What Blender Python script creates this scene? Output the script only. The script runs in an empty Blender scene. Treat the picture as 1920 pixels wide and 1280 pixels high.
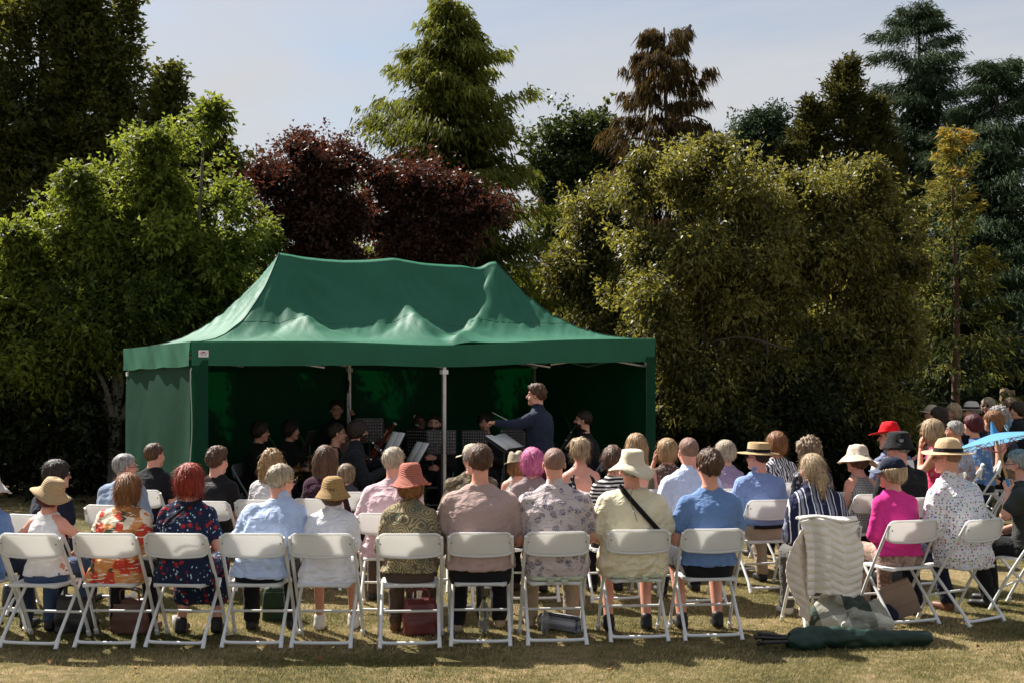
import bpy, math, random
import numpy as np
from mathutils import Vector, Matrix

random.seed(7)
RNG = np.random.default_rng(11)
SC = bpy.context.scene
COL = SC.collection
R = math.radians

# ------------------------------------------------------------------ camera
CAM_H, FPX, HOR = 2.0, 2400.0, 680.0        # camera height, focal length and horizon row in photo pixels
cam = bpy.data.cameras.new('camera')
cam_o = bpy.data.objects.new('camera', cam); COL.objects.link(cam_o)
cam.sensor_width = 36.0; cam.lens = 36.0 * FPX / 1920.0
cam.shift_y = (HOR - 640.0) / 1920.0
cam.clip_end = 2000.0
cam_o.location = (0, 0, CAM_H); cam_o.rotation_euler = (R(90), 0, 0)
SC.camera = cam_o
def px2x(px, D): return (px - 960.0) * D / FPX
def py2z(py, D): return CAM_H - (py - HOR) * D / FPX

# ------------------------------------------------------------------ light
SUN_EL, SUN_AZ = 47.5, -45.0                 # degrees; azimuth from +Y towards +X
sun_dir = Vector((math.sin(R(SUN_AZ)) * math.cos(R(SUN_EL)), math.cos(R(SUN_AZ)) * math.cos(R(SUN_EL)), math.sin(R(SUN_EL))))
sl = bpy.data.lights.new('sun', 'SUN'); sl.energy = 5.0; sl.angle = R(0.53); sl.color = (1.0, 0.95, 0.88)
so = bpy.data.objects.new('sun', sl); COL.objects.link(so)
so.rotation_euler = sun_dir.to_track_quat('Z', 'Y').to_euler(); so.location = (-20, 20, 30)

def nd(nt, typ, ins=None, **props):
    n = nt.nodes.new(typ)
    for k, v in props.items(): setattr(n, k, v)
    for k, v in (ins or {}).items():
        if isinstance(v, bpy.types.NodeSocket): nt.links.new(v, n.inputs[k])
        else: n.inputs[k].default_value = v
    return n
def ramp(nt, fac, stops, interp='LINEAR'):
    n = nt.nodes.new('ShaderNodeValToRGB'); nt.links.new(fac, n.inputs[0])
    cr = n.color_ramp; cr.interpolation = interp
    while len(cr.elements) < len(stops): cr.elements.new(0.5)
    for e, (p, c) in zip(cr.elements, stops):
        e.position = p; e.color = (c[0], c[1], c[2], 1.0) if not isinstance(c, (int, float)) else (c, c, c, 1)
    return n.outputs[0]
def math_(nt, op, a, b=0.0, c=None):
    n = nt.nodes.new('ShaderNodeMath'); n.operation = op
    for i, v in enumerate((a, b) if c is None else (a, b, c)):
        if isinstance(v, bpy.types.NodeSocket): nt.links.new(v, n.inputs[i])
        else: n.inputs[i].default_value = v
    return n.outputs[0]
def mixc(nt, fac, a, b):
    n = nt.nodes.new('ShaderNodeMix'); n.data_type = 'RGBA'
    for i, v in ((0, fac), (6, a), (7, b)):
        if isinstance(v, bpy.types.NodeSocket): nt.links.new(v, n.inputs[i])
        elif i == 0: n.inputs[0].default_value = v
        else: n.inputs[i].default_value = (v[0], v[1], v[2], 1.0)
    return n.outputs[2]

world = bpy.data.worlds.new('World'); SC.world = world; world.use_nodes = True
wt = world.node_tree; wt.nodes.clear()
sky = nd(wt, 'ShaderNodeTexSky', sky_type='NISHITA', sun_disc=False, sun_elevation=R(SUN_EL), sun_rotation=R(SUN_AZ),
         altitude=50.0, air_density=1.0, dust_density=1.6, ozone_density=1.0)
tc = nd(wt, 'ShaderNodeTexCoord')
mp = nd(wt, 'ShaderNodeMapping', {'Vector': tc.outputs['Generated'], 'Scale': (1.0, 1.0, 3.2), 'Rotation': (0.25, 0.35, 0.6)})
cn = nd(wt, 'ShaderNodeTexNoise', {'Vector': mp.outputs[0], 'Scale': 2.1, 'Detail': 7.0, 'Roughness': 0.55, 'Distortion': 0.5})
cf = ramp(wt, cn.outputs['Fac'], [(0.32, 0.18), (0.62, 0.97)])
cloud = mixc(wt, cf, sky.outputs[0], (5.5, 5.55, 5.75))     # thin high cloud, same radiance units as the sky node
bg = nd(wt, 'ShaderNodeBackground', {'Color': cloud, 'Strength': 0.050})
wo = nd(wt, 'ShaderNodeOutputWorld', {'Surface': bg.outputs[0]})

SC.view_settings.view_transform = 'Standard'; SC.view_settings.look = 'None'
SC.view_settings.exposure = 1.25; SC.view_settings.gamma = 1.0
SC.view_settings.use_curve_mapping = False
SC.render.engine = 'CYCLES'
try:
    SC.cycles.max_bounces = 6; SC.cycles.diffuse_bounces = 3; SC.cycles.glossy_bounces = 2
    SC.cycles.transmission_bounces = 4; SC.cycles.transparent_max_bounces = 6
    SC.cycles.caustics_reflective = False; SC.cycles.caustics_refractive = False
    SC.cycles.use_denoising = True
except Exception:
    pass

# ------------------------------------------------------------------ object helpers
def tag(o, label=None, cat=None, group=None, kind=None):
    for k, v in (('label', label), ('category', cat), ('group', group), ('kind', kind)):
        if v: o[k] = v
    return o
def empty(name, loc=(0, 0, 0), rz=0.0):
    o = bpy.data.objects.new(name, None); COL.objects.link(o)
    o.location = loc; o.rotation_euler = (0, 0, rz); o.empty_display_size = 0.1
    return o
def mk_mesh(name, pieces, mats, smooth=True, var=None):
    """pieces: list of (V (n,3), F (m,k) array, material index)"""
    Vs, starts, loops, mids, off, ls = [], [], [], [], 0, 0
    for V, F, mi in pieces:
        V = np.asarray(V, np.float32).reshape(-1, 3); F = np.asarray(F, np.int64)
        if len(F) == 0: continue
        Vs.append(V); m, k = F.shape
        loops.append((F + off).ravel()); starts.append(ls + np.arange(m) * k); ls += m * k
        mids.append(np.full(m, mi) if np.isscalar(mi) else np.asarray(mi)); off += len(V)
    me = bpy.data.meshes.new(name)
    V = np.concatenate(Vs); L = np.concatenate(loops); S = np.concatenate(starts); MI = np.concatenate(mids)
    me.vertices.add(len(V)); me.vertices.foreach_set('co', V.ravel())
    me.loops.add(len(L)); me.loops.foreach_set('vertex_index', L.astype(np.int32))
    me.polygons.add(len(S)); me.polygons.foreach_set('loop_start', S.astype(np.int32))
    me.polygons.foreach_set('material_index', MI.astype(np.int32))
    me.polygons.foreach_set('use_smooth', np.full(len(S), smooth))
    if var is not None:
        a = me.attributes.new('var', 'FLOAT', 'POINT'); a.data.foreach_set('value', np.asarray(var, np.float32))
    me.update(calc_edges=True)
    for m in (mats if isinstance(mats, (list, tuple)) else [mats]): me.materials.append(m)
    return me
def ob(name, pieces, mats, parent=None, loc=None, smooth=True, var=None, rot=None):
    o = bpy.data.objects.new(name, mk_mesh(name, pieces, mats, smooth, var)); COL.objects.link(o)
    if parent: o.parent = parent
    if loc is not None: o.location = loc
    if rot is not None: o.rotation_euler = rot
    return o
def copy_tree(o, parent=None):
    c = o.copy(); COL.objects.link(c); c.parent = parent
    for ch in list(o.children): copy_tree(ch, c)
    return c

# ------------------------------------------------------------------ small geometry
def unit(v): v = np.asarray(v, float); return v / (np.linalg.norm(v) + 1e-9)
def box(c, s, rot=None):
    x, y, z = np.asarray(s, float) / 2
    V = np.array([[-x,-y,-z],[x,-y,-z],[x,y,-z],[-x,y,-z],[-x,-y,z],[x,-y,z],[x,y,z],[-x,y,z]])
    if rot is not None: V = V @ np.asarray(rot).T
    return V + np.asarray(c), np.array([[0,3,2,1],[4,5,6,7],[0,1,5,4],[1,2,6,5],[2,3,7,6],[3,0,4,7]])
def rotz(a): c, s = math.cos(a), math.sin(a); return np.array([[c,-s,0],[s,c,0],[0,0,1.]])
def rotx(a): c, s = math.cos(a), math.sin(a); return np.array([[1.,0,0],[0,c,-s],[0,s,c]])
def roty(a): c, s = math.cos(a), math.sin(a); return np.array([[c,0,s],[0,1.,0],[-s,0,c]])
def tube(pts, rad, n=8, flat=1.0, caps=True):
    pts = np.asarray(pts, float); m = len(pts)
    rad = np.full(m, rad, float) if np.isscalar(rad) else np.asarray(rad, float)
    T = np.gradient(pts, axis=0); T /= np.linalg.norm(T, axis=1, keepdims=True) + 1e-9
    up = np.array([0, 0, 1.]) if abs(T[0][2]) < 0.9 else np.array([0, 1., 0])
    a = np.linspace(0, 2*math.pi, n, endpoint=False); V = []
    u = np.cross(up, T[0]); u /= np.linalg.norm(u)
    for i in range(m):
        u = u - T[i] * np.dot(u, T[i]); u /= np.linalg.norm(u) + 1e-9
        w = np.cross(T[i], u)
        V.append(pts[i] + rad[i] * (np.cos(a)[:, None] * u + flat * np.sin(a)[:, None] * w))
    V = np.concatenate(V)
    i = np.arange(m-1)[:, None] * n; j = np.arange(n)[None]; j2 = (j + 1) % n
    F = np.stack([i+j, i+j2, i+n+j2, i+n+j], -1).reshape(-1, 4)
    if caps:
        V = np.concatenate([V, pts[:1], pts[-1:]]); jj = np.arange(n); k2 = (jj+1) % n; e = (m-1)*n
        T3 = np.concatenate([np.stack([np.full(n, m*n), k2, jj], -1), np.stack([np.full(n, m*n+1), e+jj, e+k2], -1)])
        return V, F, T3
    return V, F, np.zeros((0, 3), int)
def tb(pts, rad, mi=0, n=8, flat=1.0, caps=True):
    V, F, T = tube(pts, rad, n, flat, caps)
    # quads and cap triangles share verts: emit triangles as degenerate-free separate piece
    out = [(V, F, mi)]
    if len(T): out.append((V[np.unique(T)], np.searchsorted(np.unique(T), T), mi))
    return out
def bz(*ctrl, n=12):
    """smooth curve through control points (Catmull-Rom)"""
    P = np.asarray(ctrl, float); P = np.concatenate([2*P[:1]-P[1:2], P, 2*P[-1:]-P[-2:-1]])
    out = []
    for i in range(1, len(P)-2):
        t = np.linspace(0, 1, n, endpoint=False)[:, None]
        p0, p1, p2, p3 = P[i-1], P[i], P[i+1], P[i+2]
        out.append(0.5*((2*p1)+(-p0+p2)*t+(2*p0-5*p1+4*p2-p3)*t*t+(-p0+3*p1-3*p2+p3)*t**3))
    out.append(P[-2:-1]); return np.concatenate(out)
def lathe(prof, n=24):
    prof = np.asarray(prof, float); a = np.linspace(0, 2*math.pi, n, endpoint=False)
    V = np.stack([prof[:, None, 0]*np.cos(a), prof[:, None, 0]*np.sin(a), np.repeat(prof[:, 1:2], n, 1)], -1).reshape(-1, 3)
    i = np.arange(len(prof)-1)[:, None]*n; j = np.arange(n)[None]; j2 = (j+1) % n
    return V, np.stack([i+j, i+j2, i+n+j2, i+n+j], -1).reshape(-1, 4)
def gridmesh(fn, nu, nv):
    u, v = np.meshgrid(np.linspace(0, 1, nu), np.linspace(0, 1, nv), indexing='ij')
    P = np.stack(fn(u, v), -1).reshape(-1, 3)
    i = np.arange(nu-1)[:, None]*nv; j = np.arange(nv-1)[None]
    return P, np.stack([i+j, i+nv+j, i+nv+j+1, i+j+1], -1).reshape(-1, 4)
def thick(V, F, t):
    """give an open quad sheet a second side offset by t along its normals, with closed edges"""
    N = vnormals(V, F); V2 = V - N * t; n = len(V)
    e = np.concatenate([F[:, [0,1]], F[:, [1,2]], F[:, [2,3]], F[:, [3,0]]])
    key = np.sort(e, 1); key = key[:, 0].astype(np.int64)*n + key[:, 1]
    _, inv, cnt = np.unique(key, return_inverse=True, return_counts=True)
    b = e[cnt[inv] == 1]
    return np.concatenate([V, V2]), np.concatenate([F, F[:, ::-1]+n, np.stack([b[:, 1], b[:, 0], b[:, 0]+n, b[:, 1]+n], -1)])
def vnormals(V, F):
    V = np.asarray(V, float)
    fn = np.cross(V[F[:, 2]]-V[F[:, 0]], V[F[:, 3 if F.shape[1] > 3 else 1]]-V[F[:, 1 if F.shape[1] > 3 else 0]])
    if F.shape[1] == 3: fn = np.cross(V[F[:, 1]]-V[F[:, 0]], V[F[:, 2]]-V[F[:, 0]])
    N = np.zeros_like(V)
    for k in range(F.shape[1]): np.add.at(N, F[:, k], fn)
    return N / (np.linalg.norm(N, axis=1, keepdims=True)+1e-12)
def sphere(c, r, n=10, m=7, rot=None):
    th = np.linspace(0.02, math.pi-0.02, m)
    V, F = lathe(np.stack([np.sin(th), -np.cos(th)], -1), n)
    V = V * np.asarray(r if not np.isscalar(r) else (r, r, r))
    if rot is not None: V = V @ np.asarray(rot).T
    return V + np.asarray(c), F
def vnoise(P):
    P = np.asarray(P, float); I = np.floor(P); f = P - I; f = f*f*(3-2*f); out = 0
    for dx in (0, 1):
        for dy in (0, 1):
            for dz in (0, 1):
                h = np.sin((I[:, 0]+dx)*127.1+(I[:, 1]+dy)*311.7+(I[:, 2]+dz)*74.7)*43758.5453
                h = h-np.floor(h)
                out = out + h*(f[:, 0] if dx else 1-f[:, 0])*(f[:, 1] if dy else 1-f[:, 1])*(f[:, 2] if dz else 1-f[:, 2])
    return out

# ------------------------------------------------------------------ signed-distance modelling for figures and soft things
class Grid:
    def __init__(s, lo, hi, h):
        s.h = h; s.lo = np.asarray(lo, float)
        n = np.ceil((np.asarray(hi)-s.lo)/h).astype(int)+1
        s.ax = [(s.lo[i]+h*np.arange(n[i])).astype(np.float32) for i in range(3)]
        s.F = np.full(n, 0.07, np.float32)
    def like(s):
        g = Grid.__new__(Grid); g.h, g.lo, g.ax = s.h, s.lo, s.ax; g.F = np.full_like(s.F, 0.07); return g
    def sl(s, lo, hi):
        a = np.clip(np.floor((np.asarray(lo)-s.lo)/s.h).astype(int), 0, None)
        b = np.ceil((np.asarray(hi)-s.lo)/s.h).astype(int)+1
        return tuple(slice(a[i], max(a[i], min(b[i], s.F.shape[i]))) for i in range(3))
    def co(s, sl): return s.ax[0][sl[0]][:, None, None], s.ax[1][sl[1]][None, :, None], s.ax[2][sl[2]][None, None, :]
    def put(s, d, sl, k, cut):
        a = s.F[sl]
        if a.size == 0: return
        if cut: a2, d2 = -a, d
        else: a2, d2 = a, d
        r = np.minimum(a2, d2)
        if k > 0:
            hh = np.maximum(k-np.abs(a2-d2), 0)/k; r = r-hh*hh*k*0.25
        s.F[sl] = -r if cut else r
    def cap(s, p0, p1, r0, r1=None, k=0.02, cut=False):
        r1 = r0 if r1 is None else r1
        p0 = np.asarray(p0, np.float32); p1 = np.asarray(p1, np.float32); rm = max(r0, r1)+0.05
        sl = s.sl(np.minimum(p0, p1)-rm, np.maximum(p0, p1)+rm); x, y, z = s.co(sl)
        v = p1-p0; L = float(v @ v)+1e-9
        t = np.clip(((x-p0[0])*v[0]+(y-p0[1])*v[1]+(z-p0[2])*v[2])/L, 0, 1)
        d = np.sqrt((x-p0[0]-t*v[0])**2+(y-p0[1]-t*v[1])**2+(z-p0[2]-t*v[2])**2)-(r0+(r1-r0)*t)
        s.put(d, sl, k, cut)
    def ell(s, c, r, rot=None, k=0.02, cut=False):
        c = np.asarray(c, np.float32); r = np.asarray(r, np.float32); m = float(r.max())+0.05
        sl = s.sl(c-m, c+m); x, y, z = s.co(sl); x = x-c[0]; y = y-c[1]; z = z-c[2]
        if rot is not None:
            q = np.asarray(rot, np.float32).T
            x, y, z = q[0,0]*x+q[0,1]*y+q[0,2]*z, q[1,0]*x+q[1,1]*y+q[1,2]*z, q[2,0]*x+q[2,1]*y+q[2,2]*z
        k0 = np.sqrt((x/r[0])**2+(y/r[1])**2+(z/r[2])**2); k1 = np.sqrt((x/r[0]**2)**2+(y/r[1]**2)**2+(z/r[2]**2)**2)+1e-6
        s.put(k0*(k0-1)/k1, sl, k, cut)
    def loft(s, tab, k=0.03, n=2.4, e=0.0, cut=False):
        """tab rows: z, cx, cy, half width, half depth"""
        tab = np.asarray(tab, float); z0, z1 = tab[0, 0], tab[-1, 0]; m = 0.06+e
        lo = [(tab[:, 1]-tab[:, 3]).min()-m, (tab[:, 2]-tab[:, 4]).min()-m, z0-m]
        hi = [(tab[:, 1]+tab[:, 3]).max()+m, (tab[:, 2]+tab[:, 4]).max()+m, z1+m]
        sl = s.sl(lo, hi); x, y, z = s.co(sl); zz = z.ravel()
        cx, cy, a, b = [np.interp(zz, tab[:, 0], tab[:, i]).astype(np.float32)[None, None, :] for i in (1, 2, 3, 4)]
        a = a+e; b = b+e
        q = (np.abs((x-cx)/a)**n+np.abs((y-cy)/b)**n)**(1.0/n)
        d = (q-1)*np.minimum(a, b)
        d = np.maximum(d, np.maximum(z0-z, z-z1))
        s.put(d.astype(np.float32), sl, k, cut)
    def half(s, p, nrm, k=0.01):
        """remove everything on the +nrm side of the plane through p"""
        x, y, z = s.co((slice(None),)*3); nrm = unit(nrm)
        d = -((x-p[0])*nrm[0]+(y-p[1])*nrm[1]+(z-p[2])*nrm[2]).astype(np.float32)
        s.put(d, (slice(None),)*3, k, True)
    def at(s, P):
        i = np.clip(np.round((P-s.lo)/s.h).astype(int), 0, np.array(s.F.shape)-1)
        return s.F[i[:, 0], i[:, 1], i[:, 2]]
    def mesh(s):
        F = s.F.copy(); B = 0.07
        F[0], F[-1], F[:, 0], F[:, -1], F[:, :, 0], F[:, :, -1] = B, B, B, B, B, B
        neg = F < 0
        c = np.zeros(tuple(n-1 for n in F.shape), np.int8)
        for dx in (0, 1):
            for dy in (0, 1):
                for dz in (0, 1):
                    c += neg[dx:F.shape[0]-1+dx, dy:F.shape[1]-1+dy, dz:F.shape[2]-1+dz]
        act = np.argwhere((c > 0) & (c < 8))
        if len(act) == 0: return np.zeros((0, 3)), np.zeros((0, 4), int)
        idx = np.full(c.shape, -1, np.int32); idx[act[:, 0], act[:, 1], act[:, 2]] = np.arange(len(act))
        off = np.array([[i, j, k] for i in (0, 1) for j in (0, 1) for k in (0, 1)])
        cv = np.stack([F[act[:, 0]+o[0], act[:, 1]+o[1], act[:, 2]+o[2]] for o in off], 1)
        acc = np.zeros((len(act), 3)); cnt = np.zeros(len(act))
        for a in range(8):
            for b in range(a+1, 8):
                if np.abs(off[a]-off[b]).sum() != 1: continue
                m = (cv[:, a] < 0) != (cv[:, b] < 0)
                t = cv[m, a]/(cv[m, a]-cv[m, b])
                acc[m] += off[a]+t[:, None]*(off[b]-off[a]); cnt[m] += 1
        V = s.lo+s.h*(act+acc/cnt[:, None])
        quads = []
        for ax in range(3):
            sa = [slice(None)]*3; sb = [slice(None)]*3; sa[ax] = slice(0, -1); sb[ax] = slice(1, None)
            A, Bn = neg[tuple(sa)], neg[tuple(sb)]
            e = np.argwhere(A != Bn); e = e[(e > 0).all(1) | True]
            u, w = [(1, 2), (2, 0), (0, 1)][ax]
            ok = (e[:, u] > 0) & (e[:, w] > 0) & (e[:, u] < c.shape[u]) & (e[:, w] < c.shape[w]); e = e[ok]
            fl = A[e[:, 0], e[:, 1], e[:, 2]]
            def g(du, dw):
                q = e.copy(); q[:, u] += du; q[:, w] += dw; return idx[q[:, 0], q[:, 1], q[:, 2]]
            Q = np.stack([g(-1, -1), g(0, -1), g(0, 0), g(-1, 0)], 1)
            Q[~fl] = Q[~fl][:, ::-1]; quads.append(Q)
        Q = np.concatenate(quads); Q = Q[(Q >= 0).all(1)]
        return V, Q
# ------------------------------------------------------------------ materials
MATS = {}
def newmat(name):
    m = bpy.data.materials.new(name); m.use_nodes = True; nt = m.node_tree
    return m, nt, nt.nodes['Principled BSDF']
def coords(nt, scale=(1, 1, 1), rot=(0, 0, 0)):
    t = nd(nt, 'ShaderNodeTexCoord')
    return nd(nt, 'ShaderNodeMapping', {'Vector': t.outputs['Object'], 'Scale': scale, 'Rotation': rot}).outputs[0]
def noise(nt, vec, scale, detail=3.0, rough=0.55, dist=0.0):
    return nd(nt, 'ShaderNodeTexNoise', {'Vector': vec, 'Scale': scale, 'Detail': detail, 'Roughness': rough, 'Distortion': dist})
def bumpto(nt, b, h, strength=0.3, dist=0.01):
    n = nd(nt, 'ShaderNodeBump', {'Height': h, 'Strength': strength, 'Distance': dist}); nt.links.new(n.outputs[0], b.inputs['Normal'])
def plain(name, col, rough=0.6, spec=0.3, metal=0.0, var=0.12, vs=8.0, bump=0.0, bs=60.0):
    if name in MATS: return MATS[name]
    m, nt, b = newmat(name); v = coords(nt)
    n = noise(nt, v, vs, 4.0)
    c = ramp(nt, n.outputs['Fac'], [(0.25, [x*(1-var) for x in col]), (0.75, [min(1, x*(1+var)) for x in col])])
    nt.links.new(c, b.inputs['Base Color'])
    b.inputs['Roughness'].default_value = rough; b.inputs['Specular IOR Level'].default_value = spec; b.inputs['Metallic'].default_value = metal
    if bump: bumpto(nt, b, noise(nt, v, bs, 3.0).outputs['Fac'], bump, 0.004)
    MATS[name] = m; return m
def cloth(name, col, kind='plain', c2=None, c3=None, s=1.0, rough=0.88, bump=0.55):
    if name in MATS: return MATS[name]
    m, nt, b = newmat(name); v = coords(nt)
    lin = [(0.3, [x*0.86 for x in col]), (0.7, [min(1, x*1.1) for x in col])]
    base = ramp(nt, noise(nt, v, 5.0, 3.0).outputs['Fac'], lin)
    sx = nd(nt, 'ShaderNodeSeparateXYZ', {'Vector': v})
    def vor(scale, vec=v, rnd=1.0): return nd(nt, 'ShaderNodeTexVoronoi', {'Vector': vec, 'Scale': scale, 'Randomness': rnd})
    def lt(a, t): return math_(nt, 'LESS_THAN', a, t)
    def warped(sc, amt):
        n = noise(nt, v, sc, 2.0); a = nd(nt, 'ShaderNodeVectorMath', {0: n.outputs['Color'], 1: (0.5, 0.5, 0.5)}, operation='SUBTRACT')
        a = nd(nt, 'ShaderNodeVectorMath', {0: a.outputs[0], 'Scale': amt}, operation='SCALE')
        return nd(nt, 'ShaderNodeVectorMath', {0: v, 1: a.outputs[0]}, operation='ADD').outputs[0]
    out = base
    if kind == 'floral':
        w = warped(30*s, 0.03)
        a = vor(13*s, w); ca = nd(nt, 'ShaderNodeSeparateColor', {'Color': a.outputs['Color']})
        f1 = math_(nt, 'MULTIPLY', lt(a.outputs['Distance'], 0.36), lt(ca.outputs[0], 0.62))
        rings = math_(nt, 'SINE', math_(nt, 'MULTIPLY', a.outputs['Distance'], 26.0))
        c2b = mixc(nt, math_(nt, 'MULTIPLY_ADD', rings, 0.4, 0.4), c2, [x*0.35 for x in c2])
        out = mixc(nt, f1, out, c2b)
        g = vor(31*s, nd(nt, 'ShaderNodeMapping', {'Vector': w, 'Scale': (1.0, 1.0, 0.55), 'Rotation': (0.4, 0.6, 0.2)}).outputs[0])
        cg = nd(nt, 'ShaderNodeSeparateColor', {'Color': g.outputs['Color']})
        f2 = math_(nt, 'MULTIPLY', lt(g.outputs['Distance'], 0.27), lt(cg.outputs[1], 0.55))
        f2 = math_(nt, 'MULTIPLY', f2, math_(nt, 'SUBTRACT', 1.0, f1))
        out = mixc(nt, f2, out, c3)
    elif kind == 'patch':
        w = warped(6*s, 0.16)
        a = vor(5.5*s, nd(nt, 'ShaderNodeMapping', {'Vector': w, 'Scale': (1.6, 1.0, 1.0)}).outputs[0])
        ca = nd(nt, 'ShaderNodeSeparateColor', {'Color': a.outputs['Color']})
        out = ramp(nt, ca.outputs[0], [(0.0, c2), (0.28, col), (0.5, c3), (0.62, (0.75, 0.62, 0.45)), (0.72, [x*0.5 for x in c2]), (0.84, col)], 'CONSTANT')
        st = noise(nt, nd(nt, 'ShaderNodeMapping', {'Vector': v, 'Scale': (5, 5, 34)}).outputs[0], 1.6*s, 3.0)
        out = mixc(nt, math_(nt, 'GREATER_THAN', st.outputs['Fac'], 0.61), out, (0.78, 0.68, 0.55))
    elif kind == 'paisley':
        w = warped(5*s, 0.05); a = vor(8.5*s, w)
        rg = math_(nt, 'SINE', math_(nt, 'MULTIPLY', a.outputs['Distance'], 38.0))
        k = noise(nt, v, 9.0, 2.0)
        c_a = ramp(nt, k.outputs['Fac'], [(0.35, col), (0.5, c2), (0.65, c3)])
        out = mixc(nt, math_(nt, 'MULTIPLY_ADD', rg, 0.5, 0.5), c_a, [x*0.28 for x in col])
    elif kind == 'palms':
        w = warped(16*s, 0.05); a = vor(10*s, w)
        n = noise(nt, v, 85.0*s, 3.0, 0.7)
        f = math_(nt, 'MULTIPLY', lt(a.outputs['Distance'], 0.42), math_(nt, 'GREATER_THAN', n.outputs['Fac'], 0.49))
        out = mixc(nt, f, out, c2)
        f2 = math_(nt, 'GREATER_THAN', noise(nt, nd(nt, 'ShaderNodeMapping', {'Vector': v, 'Scale': (8, 8, 40)}).outputs[0], 2.0, 2.0).outputs['Fac'], 0.62)
        out = mixc(nt, math_(nt, 'MULTIPLY', f2, 0.7), out, c3)
    elif kind in ('vstripe', 'hstripe'):
        ax = sx.outputs[0] if kind == 'vstripe' else sx.outputs[2]
        wv = noise(nt, v, 4.0, 2.0)
        ax = math_(nt, 'ADD', ax, math_(nt, 'MULTIPLY', wv.outputs['Fac'], 0.03))
        fr = math_(nt, 'FRACT', math_(nt, 'MULTIPLY', ax, 9.0*s))
        if kind == 'vstripe': out = ramp(nt, fr, [(0.0, col), (0.36, c2), (0.44, col), (0.52, c3), (0.72, col), (0.86, c2), (0.92, col)], 'CONSTANT')
        else: out = ramp(nt, fr, [(0.0, col), (0.55, c2)], 'CONSTANT')
    elif kind == 'dots':
        a = vor(46*s, v, 0.6)
        hs = nd(nt, 'ShaderNodeHueSaturation', {'Color': a.outputs['Color'], 'Saturation': 1.7, 'Value': 0.75})
        f = lt(a.outputs['Distance'], 0.33)
        dk = mixc(nt, 0.45, hs.outputs[0], c2)
        out = mixc(nt, f, base, dk)
    elif kind == 'gingham':
        f1 = math_(nt, 'GREATER_THAN', math_(nt, 'SINE', math_(nt, 'MULTIPLY', sx.outputs[0], 420.0*s)), 0.0)
        f2 = math_(nt, 'GREATER_THAN', math_(nt, 'SINE', math_(nt, 'MULTIPLY', sx.outputs[2], 420.0*s)), 0.0)
        out = mixc(nt, math_(nt, 'MULTIPLY', math_(nt, 'ADD', f1, f2), 0.5), base, c2)
    elif kind == 'camo':
        n1 = noise(nt, v, 11.0*s, 3.0, 0.6, 1.0)
        out = ramp(nt, n1.outputs['Fac'], [(0.0, c2), (0.44, col), (0.54, c3), (0.62, c2)], 'CONSTANT')
    elif kind == 'zebra':
        wv = nd(nt, 'ShaderNodeTexWave', {'Vector': v, 'Scale': 11.0*s, 'Distortion': 7.0, 'Detail': 1.5, 'Detail Scale': 1.6})
        out = mixc(nt, math_(nt, 'GREATER_THAN', wv.outputs['Fac'], 0.56), base, c2)
    elif kind == 'check':
        fx = math_(nt, 'GREATER_THAN', math_(nt, 'SINE', math_(nt, 'MULTIPLY', math_(nt, 'ADD', sx.outputs[0], math_(nt, 'MULTIPLY', sx.outputs[2], 0.35)), 24.0*s)), 0.0)
        fz = math_(nt, 'GREATER_THAN', math_(nt, 'SINE', math_(nt, 'MULTIPLY', math_(nt, 'ADD', sx.outputs[1], sx.outputs[2]), 21.0*s)), 0.0)
        out = mixc(nt, math_(nt, 'MULTIPLY', math_(nt, 'ADD', fx, fz), 0.5), c2, col)
        out = mixc(nt, math_(nt, 'MULTIPLY', noise(nt, v, 260.0, 1.0).outputs['Fac'], 0.45), out, c3)
    nt.links.new(out, b.inputs['Base Color'])
    b.inputs['Roughness'].default_value = rough; b.inputs['Specular IOR Level'].default_value = 0.15
    b.inputs['Sheen Weight'].default_value = 0.05
    w0 = nd(nt, 'ShaderNodeMapping', {'Vector': v, 'Scale': (1.0, 1.0, 0.6), 'Rotation': (0.3, 0.5, 0.0)}).outputs[0]
    w1 = noise(nt, w0, 11.0, 3.0, 0.5, 1.0); w2 = noise(nt, nd(nt, 'ShaderNodeMapping', {'Vector': v, 'Scale': (0.55, 0.8, 1.5), 'Rotation': (0.0, -0.6, 0.0)}).outputs[0], 8.0, 2.0, 0.5, 0.8)
    rid = math_(nt, 'ABSOLUTE', math_(nt, 'SUBTRACT', w2.outputs['Fac'], 0.5))
    hgt = math_(nt, 'SUBTRACT', math_(nt, 'MULTIPLY', w1.outputs['Fac'], 0.8), math_(nt, 'MULTIPLY', math_(nt, 'MINIMUM', rid, 0.10), 1.6))
    bumpto(nt, b, hgt, bump, 0.040)
    MATS[name] = m; return m
def skin(name, col):
    if name in MATS: return MATS[name]
    m, nt, b = newmat(name); v = coords(nt)
    c = ramp(nt, noise(nt, v, 14.0, 4.0).outputs['Fac'], [(0.3, [col[0]*0.86, col[1]*0.8, col[2]*0.78]), (0.7, col)])
    nt.links.new(c, b.inputs['Base Color']); b.inputs['Roughness'].default_value = 0.5; b.inputs['Specular IOR Level'].default_value = 0.35
    b.inputs['Subsurface Weight'].default_value = 0.18; b.inputs['Subsurface Radius'].default_value = (0.02, 0.008, 0.004); b.inputs['Subsurface Scale'].default_value = 0.5
    MATS[name] = m; return m
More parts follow.
